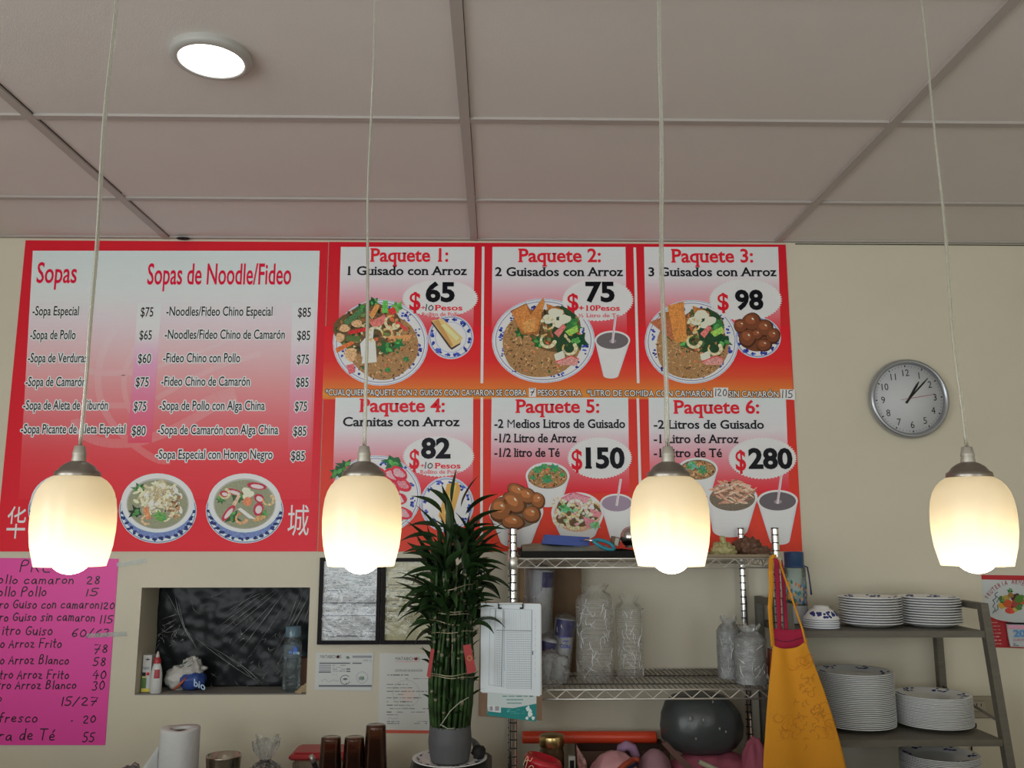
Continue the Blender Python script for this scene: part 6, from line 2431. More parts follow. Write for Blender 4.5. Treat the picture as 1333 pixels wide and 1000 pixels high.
# brown open carton at the back carrying the red tube
Yt = 3.20
zt = ZP(968.2, Yt, 760)
x0, x1 = XP(754, 3.10, 985), XP(872, 3.10, 985)
g = G()
for b in ((x0, x1, 3.095, 3.10), (x0, x1, 3.262, 3.267), (x0, x0 + .005, 3.10, 3.262), (x1 - .005, x1, 3.10, 3.262)):
    wallbox(g, b[0], b[1], b[2], b[3], LOW, zt - .001)
wallbox(g, x0 + .005, x1 - .005, 3.10, 3.262, LOW, LOW + .004)
single('open_carton', g, mat('dark_carton', (.09, .045, .03), .8), 'open dark brown carton under the orange-red tube', 'carton', ((x0 + x1) / 2, 3.18, LOW))
rt = 8.0 * vmpp(760, 960, Yt)
a, b = XP(680, Yt, 960), XP(854, Yt, 960)
zc = zt + rt
g = G()
g.tube([(a, Yt, zc + .0015), (a + .004, Yt, zc + .0015), (b - .004, Yt, zc), (b, Yt, zc)], [rt * .97, rt, rt, rt * .96], 28)
single('red_tube', g, mat('orange_red_plastic', (.92, .085, .03), .35, coat=.2), 'long glossy orange-red tube lying across the back of the rack', 'tube', ((a + b) / 2, Yt, zc - rt))

# jar with a gold lid
Yj = 3.04
xj = (XP(702, Yj, 968) + XP(734.5, Yj, 968)) / 2
rj = (XP(734.5, Yj, 968) - XP(702, Yj, 968)) / 2
zt = ZP(961, Yj - rj)
zl = ZP(975.5, Yj - rj)
t = thing('gold_lid_jar', 'brown jar with a brushed gold lid, under the orange-red tube', 'jar', (xj, Yj, LOW))
g = G()
h = zl - LOW
g.lathe((xj, Yj, LOW), [(rj * .9, 0), (rj * .98, .006), (rj * .98, h - .02), (rj * .9, h - .008), (rj * .9, h)], 40)
g.build('jar_body', mat('brown_glass', (.075, .042, .018), .12, spec=.7), t)
g = G()
g.lathe((xj, Yj, zl), [(rj * .97, 0), (rj, .002), (rj, zt - zl - .003), (rj * .96, zt - zl), (.0005, zt - zl)], 40)
g.build('lid', mat('brushed_gold', (.62, .47, .20), .28, 1.0), t)

# tilted red cup with script lettering
Yr = 2.93
Mx = Matrix.Rotation(.27, 3, 'Y')
base = Vector((XP(692, Yr, 1000), Yr, LOW + .030))
zt = ZP(984, Yr)
L = (zt - base.z) / math.cos(.27) - .006
t = thing('red_cup', 'tilted red cup with pale script in front of the gold-lidded jar', 'cup', (base.x, Yr, LOW))
g = G()
r0 = .060
g.lathe(base, [(r0 * .62, -.012), (r0 * .66, -.006), (r0 * .98, L * .86), (r0 * 1.04, L * .87), (r0 * 1.04, L * .93), (r0 * .94, L), (r0 * .86, L), (r0 * .84, L * .92), (.0005, L * .90)], 44, M=Mx)
g.build('cup_body', mat('red_plastic', (.60, .018, .035), .3, coat=.2), t)
k = Ink(Yr - .067, 71, 0, 0)
for P in ([(681, 996), (686, 984), (688, 986), (684, 1000)], [(684, 991), (688, 989), (690, 992), (693, 987)], [(688, 999), (692, 996), (695, 999), (692, 1003), (688, 999)]):
    k.line(smooth_line(P), .8, A(200, 150, 120), 0)
k.done('script', M_SHEEN, t)

# small white holder
Yw = 2.96
g = G()
p = W(744.5, 985, Yw)
zt = p.z
wallbox(g, p.x - .011, p.x + .011, Yw, Yw + .012, LOW, zt)
t = thing('marker_holder', 'small upright white case with black slot beside the gold-lidded jar', 'case', (p.x, Yw, LOW))
g.build('case', mat('off_white', (.42, .41, .36), .5), t)
g = G()
wallbox(g, p.x - .007, p.x + .007, Yw - .001, Yw, LOW + .02, zt - .012)
g.build('slot', M_BLACK, t)

# patterned film standing by the pink bag
g = G()
Yf = 2.90


def pf(u, v):
    b0, b1 = W(753 + 4 * v, 1015, Yf), W(752 + 3 * v, 968 + 34 * v, Yf)
    x = W(752 + 18 * v, 990, Yf).x
    z = LOW + (W(753, 969 + 42 * v, Yf).z - LOW) * u
    return (x + .004 * math.sin(9 * v + 4 * u), Yf + .012 * math.sin(6 * v + 2 * u), max(LOW + .0008, z))


g.grid(pf, 8, 10, thick=.0008)
single('printed_film', g, mat('speckled_film', (.30, .14, .12), .4, var=.7, vscale=70), 'speckled reddish plastic film standing against the left of the pink bag', 'plastic film', (W(760, 990, Yf).x, Yf, LOW))

M_PINKB = mat('dusty_pink', (.60, .29, .31), .5, bump=.2, bscale=20)
Yb = 2.97
p = W(799, 985, Yb)
t = thing('pink_bag', 'pink bag with an orange and navy curved emblem, on the lowest rack shelf', 'bag', (p.x, Yb, LOW))
zt = ZP(976, Yb)
g = G()
blob(g, (p.x, Yb, (zt + LOW) / 2), (.082, .068, (zt - LOW) / 2 * .95), .08, 2, 5, 40, 26, flat=LOW + .001)
g.build('bag_body', M_PINKB, t)
for nm, rad, w_, c in (('orange_arc', .062, .0085, (.42, .07, .03)), ('navy_arc', .048, .0055, (.015, .015, .05))):
    g = G()
    P = []
    ctr = W(824, 1014, Yb)
    for i in range(14):
        a = 1.3 + 1.5 * i / 13
        x, z = ctr.x + rad * 1.15 * math.cos(a), ctr.z + rad * math.sin(a)
        dx, dz = (x - p.x) / .082, (z - (zt + LOW) / 2) / ((zt - LOW) / 2)
        yy = Yb - .068 * math.sqrt(max(.02, 1 - dx * dx - dz * dz)) - .001
        P.append((x, yy, z))
    g.tube(P, w_, 8)
    for v in g.v:
        pass
    g.build(nm, mat(nm, c, .5), t)
Yl = 3.068
g = G()
g.tube([W(806, 985, Yl + .02), W(809, 974, Yl), W(816, 970.5, Yl - .01), W(823, 974, Yl - .01), W(828, 985, Yl), W(829, 1010, Yl)], [.012, .016, .016, .016, .016, .014], 14)
c_ = W(829, 1010, Yl)
g.tube([c_, (c_.x, c_.y, LOW + .001)], [.014, .02], 14)
single('lilac_strap', g, mat('lilac_cloth', (.40, .23, .38), .7), 'lilac cloth strap looping over the right of the pink bag', 'strap', (c_.x, Yl, LOW))
Ym = 3.015
p = W(853, 1000, Ym)
zt = ZP(974, Ym)
g = G()
blob(g, (p.x, Ym, (zt + LOW) / 2), (.058, .055, (zt - LOW) / 2 * .97), .05, 2, 9, 36, 24, flat=LOW + .001)
single('mauve_bundle', g, mat('mauve_cloth', (.36, .19, .225), .7, bump=.2), 'round mauve bundle between the lilac strap and the grey sack', 'bundle', (p.x, Ym, LOW))
Yn = 2.895
q = [W(862, 969, Yn), W(868, 966, Yn), W(906, 1003, Yn), W(896, 1006, Yn)]
g = G()
ext = 1.0
dq = (q[3] - q[0])
kx = (LOW + .001 - q[0].z) / dq.z
q[3] = q[0] + dq * kx
dq = (q[2] - q[1])
q[2] = q[1] + dq * ((LOW + .001 - q[1].z) / dq.z)
g.mesh(q + [v + Vector((0, .02, 0)) for v in q], [(3, 2, 1, 0), (4, 5, 6, 7), (0, 1, 5, 4), (1, 2, 6, 5), (2, 3, 7, 6), (3, 0, 4, 7)])
single('brown_folder', g, mat('brown_folder', (.13, .06, .05), .6), 'slanting brown folder leaning against the grey sack', 'folder', (q[3].x, Yn + .01, LOW))

# pink cloth pile and the grey sack on it
Yg = 3.08
sx0, sx1 = XP(867, Yg - .1, 950), XP(977, Yg - .1, 950)
scx = (sx0 + sx1) / 2
zsb = ZP(989, Yg - .08, 925)
zst = min(ZP(905, Yg - .05, 920), ZS[1] - .036)
zcl = zsb + .012
g = G()
blob(g, (scx + .035, Yg - .02, (LOW + zcl) / 2 - .002), (.165, .125, (zcl - LOW) / 2 + .004), .12, 2.5, 3, 40, 20, flat=LOW + .001)
blob(g, (XP(985, 2.97, 985), 2.985, LOW + .075), (.052, .06, ZP(966, 2.97) - LOW - .072), .2, 2.2, 8, 30, 20, flat=LOW + .001)
single('pink_cloth', g, mat('rose_cloth', (.42, .10, .15), .8, bump=.25, bscale=30), 'bunched rose-pink cloth under and beside the grey sack', 'cloth', (scx, Yg, LOW))
g = G()
V = []


def sack(th, r, z):
    c_, s_ = math.cos(th), math.sin(th)
    n = 1 + .05 * noise.noise(Vector((c_ * 2, s_ * 2, z * 9))) + .025 * noise.noise(Vector((c_ * 5, s_ * 5, z * 30)))
    top = max(0, (z - .13) / .12)
    n *= 1 - .30 * top * max(0, c_)
    return (r * n, z)


hs = zst - zcl + .010
sr = (sx1 - sx0) / 2
g.lathe((scx, Yg - .005, zcl - .008), [(.0005, 0), (sr * .55, .003), (sr * .82, .02), (sr * .98, hs * .25), (sr * 1.0, hs * .45), (sr * .96, hs * .65), (sr * .86, hs * .82), (sr * .68, hs * .94), (sr * .4, hs * .99), (.0005, hs)], 56, fn=sack, sxy=(1, .78))
t = thing('grey_sack', 'bulging dark grey plastic sack under the middle rack shelf', 'sack', (scx, Yg, zcl - .008))
g.build('sack_body', mat('grey_sack_film', (.058, .066, .066), .32, bump=.35, bscale=14), t)
g = G()
for (px, py, r_) in ((899, 936, .0075), (916, 938, .006), (937, 949, .005), (906, 962, .004), (945, 953, .0045), (928, 914, .004)):
    v = W(px, py, Yg - .005 - sr * .72)
    dx = (v.x - scx) / sr
    yy = Yg - .005 - sr * .80 * math.sqrt(max(.05, 1 - dx * dx))
    v = W(px, py, yy)
    blob(g, v, (r_ * .7, .003, r_), .3, 3, px, 10, 8)
g.build('pale_speck', mat('pale_speck', (.30, .31, .30), .5), t)
g = G()
a, b = W(910, 992, 2.92), W(930, 1001, 2.92)
bb = a + (b - a) * ((LOW + .008 - a.z) / (b.z - a.z))
g.tube([a, bb], .0078, 12)
single('pale_stick', g, mat('cream_stick', (.38, .36, .24), .6), 'pale cream stick poking up in front of the rose-pink cloth', 'stick', bb)

# ================================================================== GREY-BROWN LADDER SHELF WITH CROCKERY
RY = 3.285
FX = lambda z: .0
# front posts lean outwards towards the floor
zr = 1.257


def fy(z):
    """depth of the front post at height z: the unit is deeper lower down"""
    return 2.965 - (zr - z) * .15


XRr = (W(1223, 800, RY).x + W(1231, 900, RY).x) / 2          # right side
XLr = W(984, 800, RY).x                                      # left side
t = thing('ladder_shelf', 'grey-brown ladder shelf with three boards right of the wire rack', 'shelving', ((XLr + XRr) / 2, 3.12, 0))
bw = .026
for x in (XLr + bw / 2, XRr - bw / 2):
    g = G()
    g.box((x, RY, zr / 2), (bw, .03, zr), bevel=.002)
    g.build('rear_post', M_SHELFWOOD, t)
    g = G()
    za, zb = 0.0, zr
    P = []
    for z in (za, zb):
        y = fy(z)
        P += [Vector((x - bw / 2, y - .014, z)), Vector((x + bw / 2, y - .014, z)), Vector((x + bw / 2, y + .014, z)), Vector((x - bw / 2, y + .014, z))]
    g.mesh(P, [(3, 2, 1, 0), (4, 5, 6, 7), (0, 1, 5, 4), (1, 2, 6, 5), (2, 3, 7, 6), (3, 0, 4, 7)])
    g.build('front_post', M_SHELFWOOD, t)
    g = G()
    g.box((x, (fy(zr) + RY) / 2, zr - .011), (bw, RY - fy(zr) - .029, .022), bevel=.002)
    g.build('top_rail', M_SHELFWOOD, t)
    g = G()
    zc = ZP(897, RY - .02) if x > 0 else 0
    g.tube([(x, fy(.90) + .01, .885), (x, RY - .01, .935)], .0045, 8)
    g.build('side_brace', M_DECK, t)
ZB1 = ZP(822, fy(1.14) - .014, 1200)
ZB2 = ZP(963.5, fy(.83) - .014, 1200)
ZB3 = ZB2 - .245
for z in (ZB1, ZB2, ZB3):
    g = G()
    y0 = fy(z) - .012
    wallbox(g, XLr + bw + .0005, XRr - bw - .0005, y0, YW - .006, z - .021, z)
    g.build('shelf_board', M_SHELFWOOD, t)
g = G()
g.box(((XLr + .075), 3.21, ZB1 + .0435), (.075, .10, .086), bevel=.003)
single('storage_box', g, mat('drab_box', (.105, .095, .075), .7), 'drab brown box behind the aprons and the drinking bottle', 'box', (XLr + .075, 3.21, ZB1 + .0005))


# crockery
def ordinal(i, n):
    W_ = ['topmost', 'second', 'third', 'fourth', 'fifth', 'sixth', 'seventh', 'eighth', 'ninth', 'tenth', 'eleventh', 'twelfth', 'thirteenth', 'fourteenth', 'fifteenth', 'sixteenth', 'seventeenth', 'eighteenth', 'nineteenth', 'twentieth']
    if i == 0:
        return 'topmost'
    if i == n - 1:
        return 'lowest'
    if i < min(n / 2, 20):
        return W_[i] + ' from the top'
    return W_[n - 1 - i] + ' from the bottom'


M_RIMP = mat('shaded_patterned_rim', (.17, .19, .30), .3, var=.9, vscale=70)  # glaze pattern, toned dark to deepen the shade between stacked plates
M_RIMB = mat('blue_rim_line', (.05, .06, .22), .25)


def plate_mesh(R):
    k_ = R / .0975
    return [(r * k_, z * (.8 + .2 * k_)) for r, z in PLP]


def plate_stack(name, R, step, n, x, y, z0, where, group, seed, cat='plate'):
    rnd = random.Random(seed)
    g = G()
    pr = plate_mesh(R)
    g.lathe((0, 0, 0), pr, 56)
    src = g.build(name, [M_CERAM], None, (0, 0, 0))
    tag(src, '', cat, group)
    g = G()
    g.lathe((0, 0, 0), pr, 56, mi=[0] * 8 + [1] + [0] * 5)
    low = None
    base_h = min(z for r, z in pr)
    for i in range(n):
        k = n - 1 - i                                 # height index, 0 at the bottom
        loc = (x + rnd.uniform(-.0009, .0009), y + rnd.uniform(-.0009, .0009), z0 - base_h + .0006 + step * k)
        lab = 'white plate, %s of the %s' % (ordinal(i, n), where)
        if i == 0:
            o = src
            o.location = loc
            o['label'] = 'white blue-patterned plate, topmost of the ' + where
            g = G()
            r2 = random.Random(seed + 1)
            k_ = R / .0975
            for a_ in range(6):
                a = a_ * 2 * math.pi / 6 + seed
                for j in range(9):
                    aa = a + r2.uniform(-.24, .24)
                    q = R * r2.uniform(.74, .91)
                    zz = (.0075 + (q / k_ - .062) / (.088 - .062) * (.0165 - .0075)) * (.8 + .2 * k_)
                    g.lathe((q * math.cos(aa), q * math.sin(aa), zz), [(.0003, .0009), (r2.uniform(.003, .006), .0008), (.0065, -.0008)], 8)
            g2 = g
            m = g2.build('rim_motif', M_BLUE, o, None)
            for v in m.data.vertices:                  # the motif was drawn in the plate's own frame
                v.co = v.co + Vector(loc)
            g = G()
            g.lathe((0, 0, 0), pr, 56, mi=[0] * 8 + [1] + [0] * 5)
        else:
            if low is None:                            # the plates below share one mesh, their patterned rims toned dark to paint shaded gaps
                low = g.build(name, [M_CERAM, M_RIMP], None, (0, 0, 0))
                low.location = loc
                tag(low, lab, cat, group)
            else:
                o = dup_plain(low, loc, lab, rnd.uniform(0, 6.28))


def dup_plain(src, loc, label, rz=0.0):
    c = src.copy()
    COL.objects.link(c)
    c.location = loc
    c.rotation_euler = (0, 0, rz)
    c['label'] = label
    return c


Ya = 3.085
ra = (XP(1170, Ya, 795) - XP(1093, Ya, 795)) / 2
st1 = (ZP(784, Ya - ra) - ZP(822.5, Ya - ra)) / 11.2
plate_stack('dinner_plate', ra, st1, 11, (XP(1170, Ya, 795) + XP(1093, Ya, 795)) / 2 + .003, Ya, ZB1, "left stack on the ladder shelf's upper board", 'left plate stack, upper board', 1)
ra2 = (XP(1245, Ya, 795) - XP(1169.5, Ya, 795)) / 2
plate_stack('dinner_plate', ra2, st1, 11, (XP(1245, Ya, 795) + XP(1169.5, Ya, 795)) / 2 + .008, Ya, ZB1, "right stack on the ladder shelf's upper board", 'right plate stack, upper board', 2)
Yc = 3.07
rc = (XP(1159, Yc, 900) - XP(1062, Yc, 900)) / 2
nb = 30
ztop = ZP(880, Yc - rc, 1110)
st2 = (ztop - ZB2 - .019) / (nb - 1)
plate_stack('large_plate', rc, st2, nb, XP(1113, Yc, 915), Yc, ZB2, "tallest stack on the ladder shelf's middle board", 'tall plate stack, middle board', 3)
rd = (XP(1261, Yc, 910) - XP(1167, Yc, 910)) / 2
nd = 19
ztop = ZP(911, Yc - rd, 1212)
print('steps', st1, st2)
st3 = (ztop - ZB2 - .019) / (nd - 1)
plate_stack('large_plate', rd, st3, nd, XP(1214.5, Yc, 925), Yc, ZB2, "shorter stack on the ladder shelf's middle board", 'shorter plate stack, middle board', 4)
ztop = ZP(990.5, Yc - rd - .02, 1220)
ne = int((ztop - ZB3 - .019) / st3) + 1
plate_stack('large_plate', rd, st3, ne, XP(1219, Yc, 985), Yc - .02, ZB3, "stack on the ladder shelf's lowest board", 'plate stack, lowest board', 5)

# upturned bowls
Yb = 3.05
rb = (XP(1093.5, Yb, 815) - XP(1047, Yb, 815)) / 2
xb = (XP(1093.5, Yb, 815) + XP(1047, Yb, 815)) / 2 - .002
ztop = ZP(790.5, Yb - rb * .4)
hb = .044
nbow = 5
stb = (ztop - ZB1 - hb) / (nbow - 1)
print('steps bowl', stb)
BP = [(rb, 0), (rb * .985, .0015), (rb * .90, hb * .24), (rb * .79, hb * .48), (rb * .64, hb * .70), (rb * .50, hb * .80), (rb * .44, hb * .84), (rb * .42, hb), (rb * .38, hb), (rb * .37, hb * .86), (.0005, hb * .84)]
BI = [(.0005, hb * .785), (rb * .47, hb * .765), (rb * .62, hb * .665), (rb * .765, hb * .455), (rb * .875, hb * .22), (rb * .965, .0012), (rb, 0)]
g = G()
g.lathe((0, 0, 0), BI[:-1] + BP, 48, mi=[0] * 6 + [1] + [0] * 12)
src = g.build('rice_bowl', [M_CERAM, M_RIMB], None, (0, 0, 0))
tag(src, '', 'bowl', 'upturned bowls on the ladder shelf')
for i in range(nbow):
    loc = (xb + (.004 if i == 0 else 0) * 0 + random.Random(i).uniform(-.001, .001), Yb, ZB1 + .0004 + stb * (nbow - 1 - i))
    if i == 0:
        src.location = loc
        src['label'] = 'upturned white bowl with blue flower motif, topmost of the bowl stack'
        g = G()

        def onb(a, v):
            """point on the outside of the bowl: angle a, v from rim 0 to foot 1"""
            zz = hb * (.16 + .56 * v)
            r_ = None
            for (r0, z0), (r1, z1) in zip(BP, BP[1:]):
                if z0 <= zz <= z1 and z1 > z0:
                    r_ = r0 + (r1 - r0) * (zz - z0) / (z1 - z0)
                    break
            r_ = (r_ or rb) + .0006
            return Vector((r_ * math.cos(a), r_ * math.sin(a), zz))
        r2 = random.Random(4)
        for fl, sc_ in ((-1.55, 1.0), (-2.55, .6), (-.55, .6), (-1.02, .42), (-2.08, .42), (.5, 1), (1.6, 1), (2.7, .8)):
            for j in range(11):
                da, dv = r2.uniform(-.27, .27) * sc_, r2.uniform(-.42, .42) * sc_
                p = onb(fl + da, .52 + dv)
                n_ = Vector((math.cos(fl + da), math.sin(fl + da), .6)).normalized()
                g.lathe(p, [(.0002, .0007), (r2.uniform(.0024, .0044), .0005), (.0050, -.0008)], 8, M=n_.to_track_quat('Z', 'Y').to_matrix())
        m = g.build('flower_motif', M_BLUE, src, None)
        for v in m.data.vertices:
            v.co = v.co + Vector(loc)
    else:
        dup_plain(src, loc, 'upturned white bowl, %s of the bowl stack beside the plates' % ordinal(i, nbow), .7 * i)

# drinking bottle with blue lid
Yd = 3.165
x0, x1 = XP(1021.5, Yd, 770), XP(1050, Yd, 770)
rx, rr = (x0 + x1) / 2, (x1 - x0) / 2
zt = ZP(718.5, Yd)
zl = ZP(738, Yd)
t = thing('drinking_bottle', 'tall clear drinking bottle with blue lid and loop, behind the aprons', 'bottle', (rx, Yd, ZB1))
g = G()
h = zl - ZB1
g.lathe((rx, Yd, ZB1), [(rr * .85, .0005), (rr * .97, .004), (rr * .97, h * .97), (rr * .88, h)], 40)
g.build('body', M_BOTTLE, t)
g = G()
g.lathe((rx, Yd, zl), [(rr * .86, -.004), (rr * .92, 0), (rr * .92, .004), (rr * .86, .006), (rr * .87, zt - zl - .004), (rr * .83, zt - zl), (.0005, zt - zl)], 40)
g.build('lid', mat('blue_lid', (.018, .065, .17), .35), t)
g = G()
xs = rx + rr * 1.0
g.tube([(rx + rr * .85, Yd - .005, zl + .002), (xs + .004, Yd - .01, zl - .002), (xs + .007, Yd - .012, zl - .03), (xs + .011, Yd - .012, zl - .075), (xs + .012, Yd - .012, zl - .098)], [.003, .003, .0028, .0028, .0035], 8)
g.build('strap_loop', mat('navy_strap', (.02, .03, .10), .5), t)
g = G()
rnd = random.Random(6)
for i in range(70):
    a = rnd.uniform(-2.9, -.25)
    z = ZB1 + h * rnd.choice([rnd.uniform(.36, .46), rnd.uniform(.50, .60), rnd.uniform(.62, .74)])
    n_ = Vector((math.cos(a), math.sin(a), 0))
    c_ = Vector((rx, Yd, z)) + n_ * (rr * .985)
    g.lathe(c_, [(.0003, .0005), (rnd.uniform(.002, .004), .0003), (.0045, -.0006)], 7, M=n_.to_track_quat('Z', 'Y').to_matrix(), col=rnd.choice([A(170, 110, 40), A(30, 70, 110), A(40, 90, 60), A(40, 50, 80), A(150, 90, 50), A(60, 100, 120)]), sxy=(1, 1.6))
g.build('printed_figures', M_SHEEN, t)
g = G()
g.lathe((rx, Yd, ZB1), [(rr * .985, h * .02), (rr * .985, h * .33)], 40)
g.f = g.f[:40]; g.mi = g.mi[:40]; g.sm = g.sm[:40]; g.c = g.c[:40]
g.build('white_band', mat('white_band', (.36, .36, .36), .5), t)

# ================================================================== APRONS ON THE FRONT RIGHT POST
Yy = YFR - .062


def strapfn(P, w, th=.0014, turn=0.0):
    g = G()
    n = len(P)

    def fn(u, v):
        i = min(n - 2, int(u * (n - 1)))
        k_ = u * (n - 1) - i
        a, b = P[i], P[i + 1]
        c = a + (b - a) * k_
        tw = turn * u
        return (c.x + (v - .5) * w * math.cos(tw), c.y + (v - .5) * w * math.sin(tw), c.z)
    g.grid(fn, (n - 1) * 6, 3, thick=th)
    return g


M_YEL = mat('yellow_apron_cloth', (.78, .32, .014), .8, bump=.12, bscale=160, var=.05, vscale=7)
M_RED = mat('crimson_apron_cloth', (.42, .012, .055), .8, bump=.12, bscale=160)
M_EMB = mat('apron_embroidery', (.62, .22, .010), .6)
M_EMB2 = mat('dark_embroidery', (.58, .235, .014), .6)
rowsA = [(838, 1004.5, 1049.5), (850, 1003.5, 1053), (870, 1001.5, 1061), (900, 998.5, 1072), (930, 996, 1081.5), (960, 994, 1090), (985, 992, 1096), (1010, 991, 1101), (1090, 988, 1112), (1220, 986, 1125)]


def edge(py, k_):
    for r0, r1 in zip(rowsA, rowsA[1:]):
        if py <= r1[0]:
            f = (py - r0[0]) / (r1[0] - r0[0])
            return r0[k_] + (r1[k_] - r0[k_]) * f
    return rowsA[-1][k_]


def apron(u, v):
    py = 838 + (1095 - 838) * v
    dip = 9.0 * max(0, math.sin(math.pi * u)) ** .7 * max(0, 1 - v * 9)
    py += dip - (6 * u * max(0, 1 - v * 12))
    fold = .012 * math.sin(5.2 * u + 1.1 + .8 * v) * (.25 + v) + .006 * math.sin(11 * u - 3 * v)
    px = edge(max(838, py - dip), 1) * (1 - u) + edge(max(838, py - dip), 2) * u
    p = W(px, py, Yy)
    return (p.x, Yy - .010 - fold * .8, p.z)


t = thing('apron', 'mustard yellow embroidered apron hanging from the right rack post', 'apron', (XB, Yy, ZP(1095, Yy)), 'aprons on the rack post')
g = G()
g.grid(apron, 30, 46, thick=.0016)
g.build('apron_body', M_YEL, t)
pk_ = Vector((XB, Yy - .001, ZP(722, Yy)))
top = W(1004.5, 724, Yy)
g = strapfn([W(1008, 722, YFR - .014), W(1004, 728, YFR - .022), W(1003.5, 745, Yy - .006), W(1004.5, 765, Yy - .006), W(1002.5, 790, Yy - .006), W(1004, 815, Yy - .008), W(1006.5, 842, Yy - .012)], .0165, turn=.5)
g2 = strapfn([W(1008, 722, YFR - .014), W(1014.5, 731, YFR - .016), W(1021, 750, YFR - .024), W(1030, 775, YFR - .035), W(1038, 800, Yy), W(1045, 820, Yy - .006), W(1049, 838, Yy - .010)], .0065, turn=.2)
g.mesh(g2.v, g2.f, smooth=True)
g.build('neck_strap', M_YEL, t)
rnd = random.Random(15)


def stitch(g, P, w):
    Q = []
    for (px, py) in smooth_line(P):
        v = (py - 838) / 257
        u = (px - edge(py, 1)) / (edge(py, 2) - edge(py, 1))
        q = Vector(apron(u, v))
        q.y -= .0022
        Q.append(q)
    g.tube(Q, w, 5)


g = G()
for c0, nn, ex, ey in (((1040, 862), 12, 12, 6), ((1024, 945), 16, 14, 14), ((1074, 945), 10, 8, 14)):
    for i in range(nn):
        x, y = c0[0] + rnd.uniform(-ex, ex), c0[1] + rnd.uniform(-ey, ey)
        a = rnd.uniform(0, 6)
        stitch(g, [(x + 4 * math.cos(a + k_ * .9) * (1 + k_ * .3), y + 4 * math.sin(a + k_ * .9) * (1 + k_ * .2)) for k_ in range(5)], .0006)
g.build('embroidery', M_EMB, t)
g = G()
for i in range(48):
    x, y = rnd.choice([(rnd.gauss(1050, 7), rnd.gauss(892, 12)), (rnd.gauss(1062, 6), rnd.gauss(925, 14)), (rnd.gauss(1046, 5), rnd.gauss(950, 14))])
    x = min(edge(y, 2) - 6, x)
    a = rnd.uniform(0, 6)
    stitch(g, [(x + 2.4 * math.cos(a + k_ * .8) * (1 + k_ * .3), y + 2.8 * math.sin(a + k_ * .8) * (1 + k_ * .2)) for k_ in range(4)], .0012)
g.build('dark_embroidery', M_EMB2, t)

Yz = YFR - .0235
t = thing('apron', 'crimson apron mostly behind the yellow apron on the right rack post', 'apron', (XB, Yz, ZP(1000, Yz)), 'aprons on the rack post')
g = G()


def bib(u, v):
    py = 818 + 160 * v
    x0 = 1007 - 1 * v
    x1 = 1045 + 22 * v
    p = W(x0 + (x1 - x0) * u, py + 2 * math.sin(3 * u) + (1 - u) * 0, Yz)
    return (p.x, Yz - .001 - .004 * math.sin(4 * u + 2 * v) * u, p.z)


g.grid(bib, 20, 20, thick=.0014)
g.build('bib', M_RED, t)
g = G()
Q = [Vector(bib(u / 12, .085 + .012 * math.sin(u * .4))) + Vector((0, -.002, 0)) for u in range(13)]
g.tube(Q, .0011, 6)
g.build('seam_line', mat('dark_seam', (.05, .01, .02), .7), t)
g = strapfn([W(1009, 727, Yz), W(1011, 733, Yz - .002), W(1012, 752, Yz - .003), W(1013.5, 780, Yz - .003), W(1014.5, 805, Yz - .002), W(1015, 822, Yz - .001)], .016, turn=.3)
g2 = strapfn([W(1016, 729, Yz + .035), W(1019, 745, Yz + .035), W(1022, 790, Yz + .030), W(1024, 820, Yz + .004)], .012, turn=.2)
g.mesh(g2.v, g2.f, smooth=True)
g.build('neck_strap', M_RED, t)

# ================================================================== CALENDAR, OUTLET
q = [W(1277, 748.5), W(1360, 750), W(1366, 846), W(1285.5, 842.5)]
t = thing('wall_calendar', 'wall calendar headed FRUTERIA with red header and fruit picture', 'calendar', (W(1320, 842).x, YW, W(1320, 844).z))
k = Ink(YW, 80, .001, .0003)
k.poly([(1277, 748.5), (1372, 750), (1380, 846), (1285.5, 842.5)], A(148, 148, 144), 0)
k.poly([(1277, 748.5), (1372, 750), (1372.3, 756.5), (1277.6, 754.5)], A(140, 30, 34), 1)
k.poly([(1281, 799), (1290, 804.5), (1303, 808), (1330, 812), (1376, 812), (1380, 846), (1285.5, 842.5)], A(132, 26, 32), 1)
bk = G()
f_ = [W(1277, 748.5), W(1372, 750), W(1380, 846), W(1285.5, 842.5)]
bk.face([p + Vector((0, -.0004, 0)) for p in f_], A(140, 140, 138))
k.g.mesh(bk.v, bk.f, A(140, 140, 138))
k.done('card', M_SHEEN, t)
k = Ink(YW, 81, .0018, .0002)
for x, y, r_, c in ((1311, 786, 6, (150, 60, 30)), (1304, 788, 5, (160, 120, 40)), (1322, 786, 6, (120, 50, 40)), (1316, 794, 6, (170, 60, 40)), (1309, 779, 5, (130, 110, 50)), (1326, 780, 6, (60, 90, 30)), (1320, 778, 5, (60, 20, 30)), (1306, 781, 4, (60, 100, 40)), (1330, 784, 4, (150, 60, 40)), (1322, 793, 4, (140, 130, 60)), (1314, 784, 4, (170, 140, 110)), (1326, 791, 4, (60, 90, 40)), (1318, 788, 4, (80, 30, 40)), (1312, 795, 4, (160, 50, 40)), (1303, 779, 3.5, (50, 80, 40)), (1315, 775, 4, (110, 80, 40)), (1330, 777, 3, (60, 90, 40)), (1323, 776, 4, (50, 25, 30))):
    k.ell(x, y, r_, r_ * .9, A(*c), k.r.randint(2, 6), 12, wob=.08)
k.leaf(1315, 769, 4.5, 3, (30, 52, 24)); k.leaf(1304, 783, 4, 6, (40, 72, 30)); k.leaf(1328, 788, 4, 6, (40, 72, 30))
k.done('fruit_picture', M_SHEEN, t)
g = G()
s = 'FRUTERIA ARME'
n = len(s)
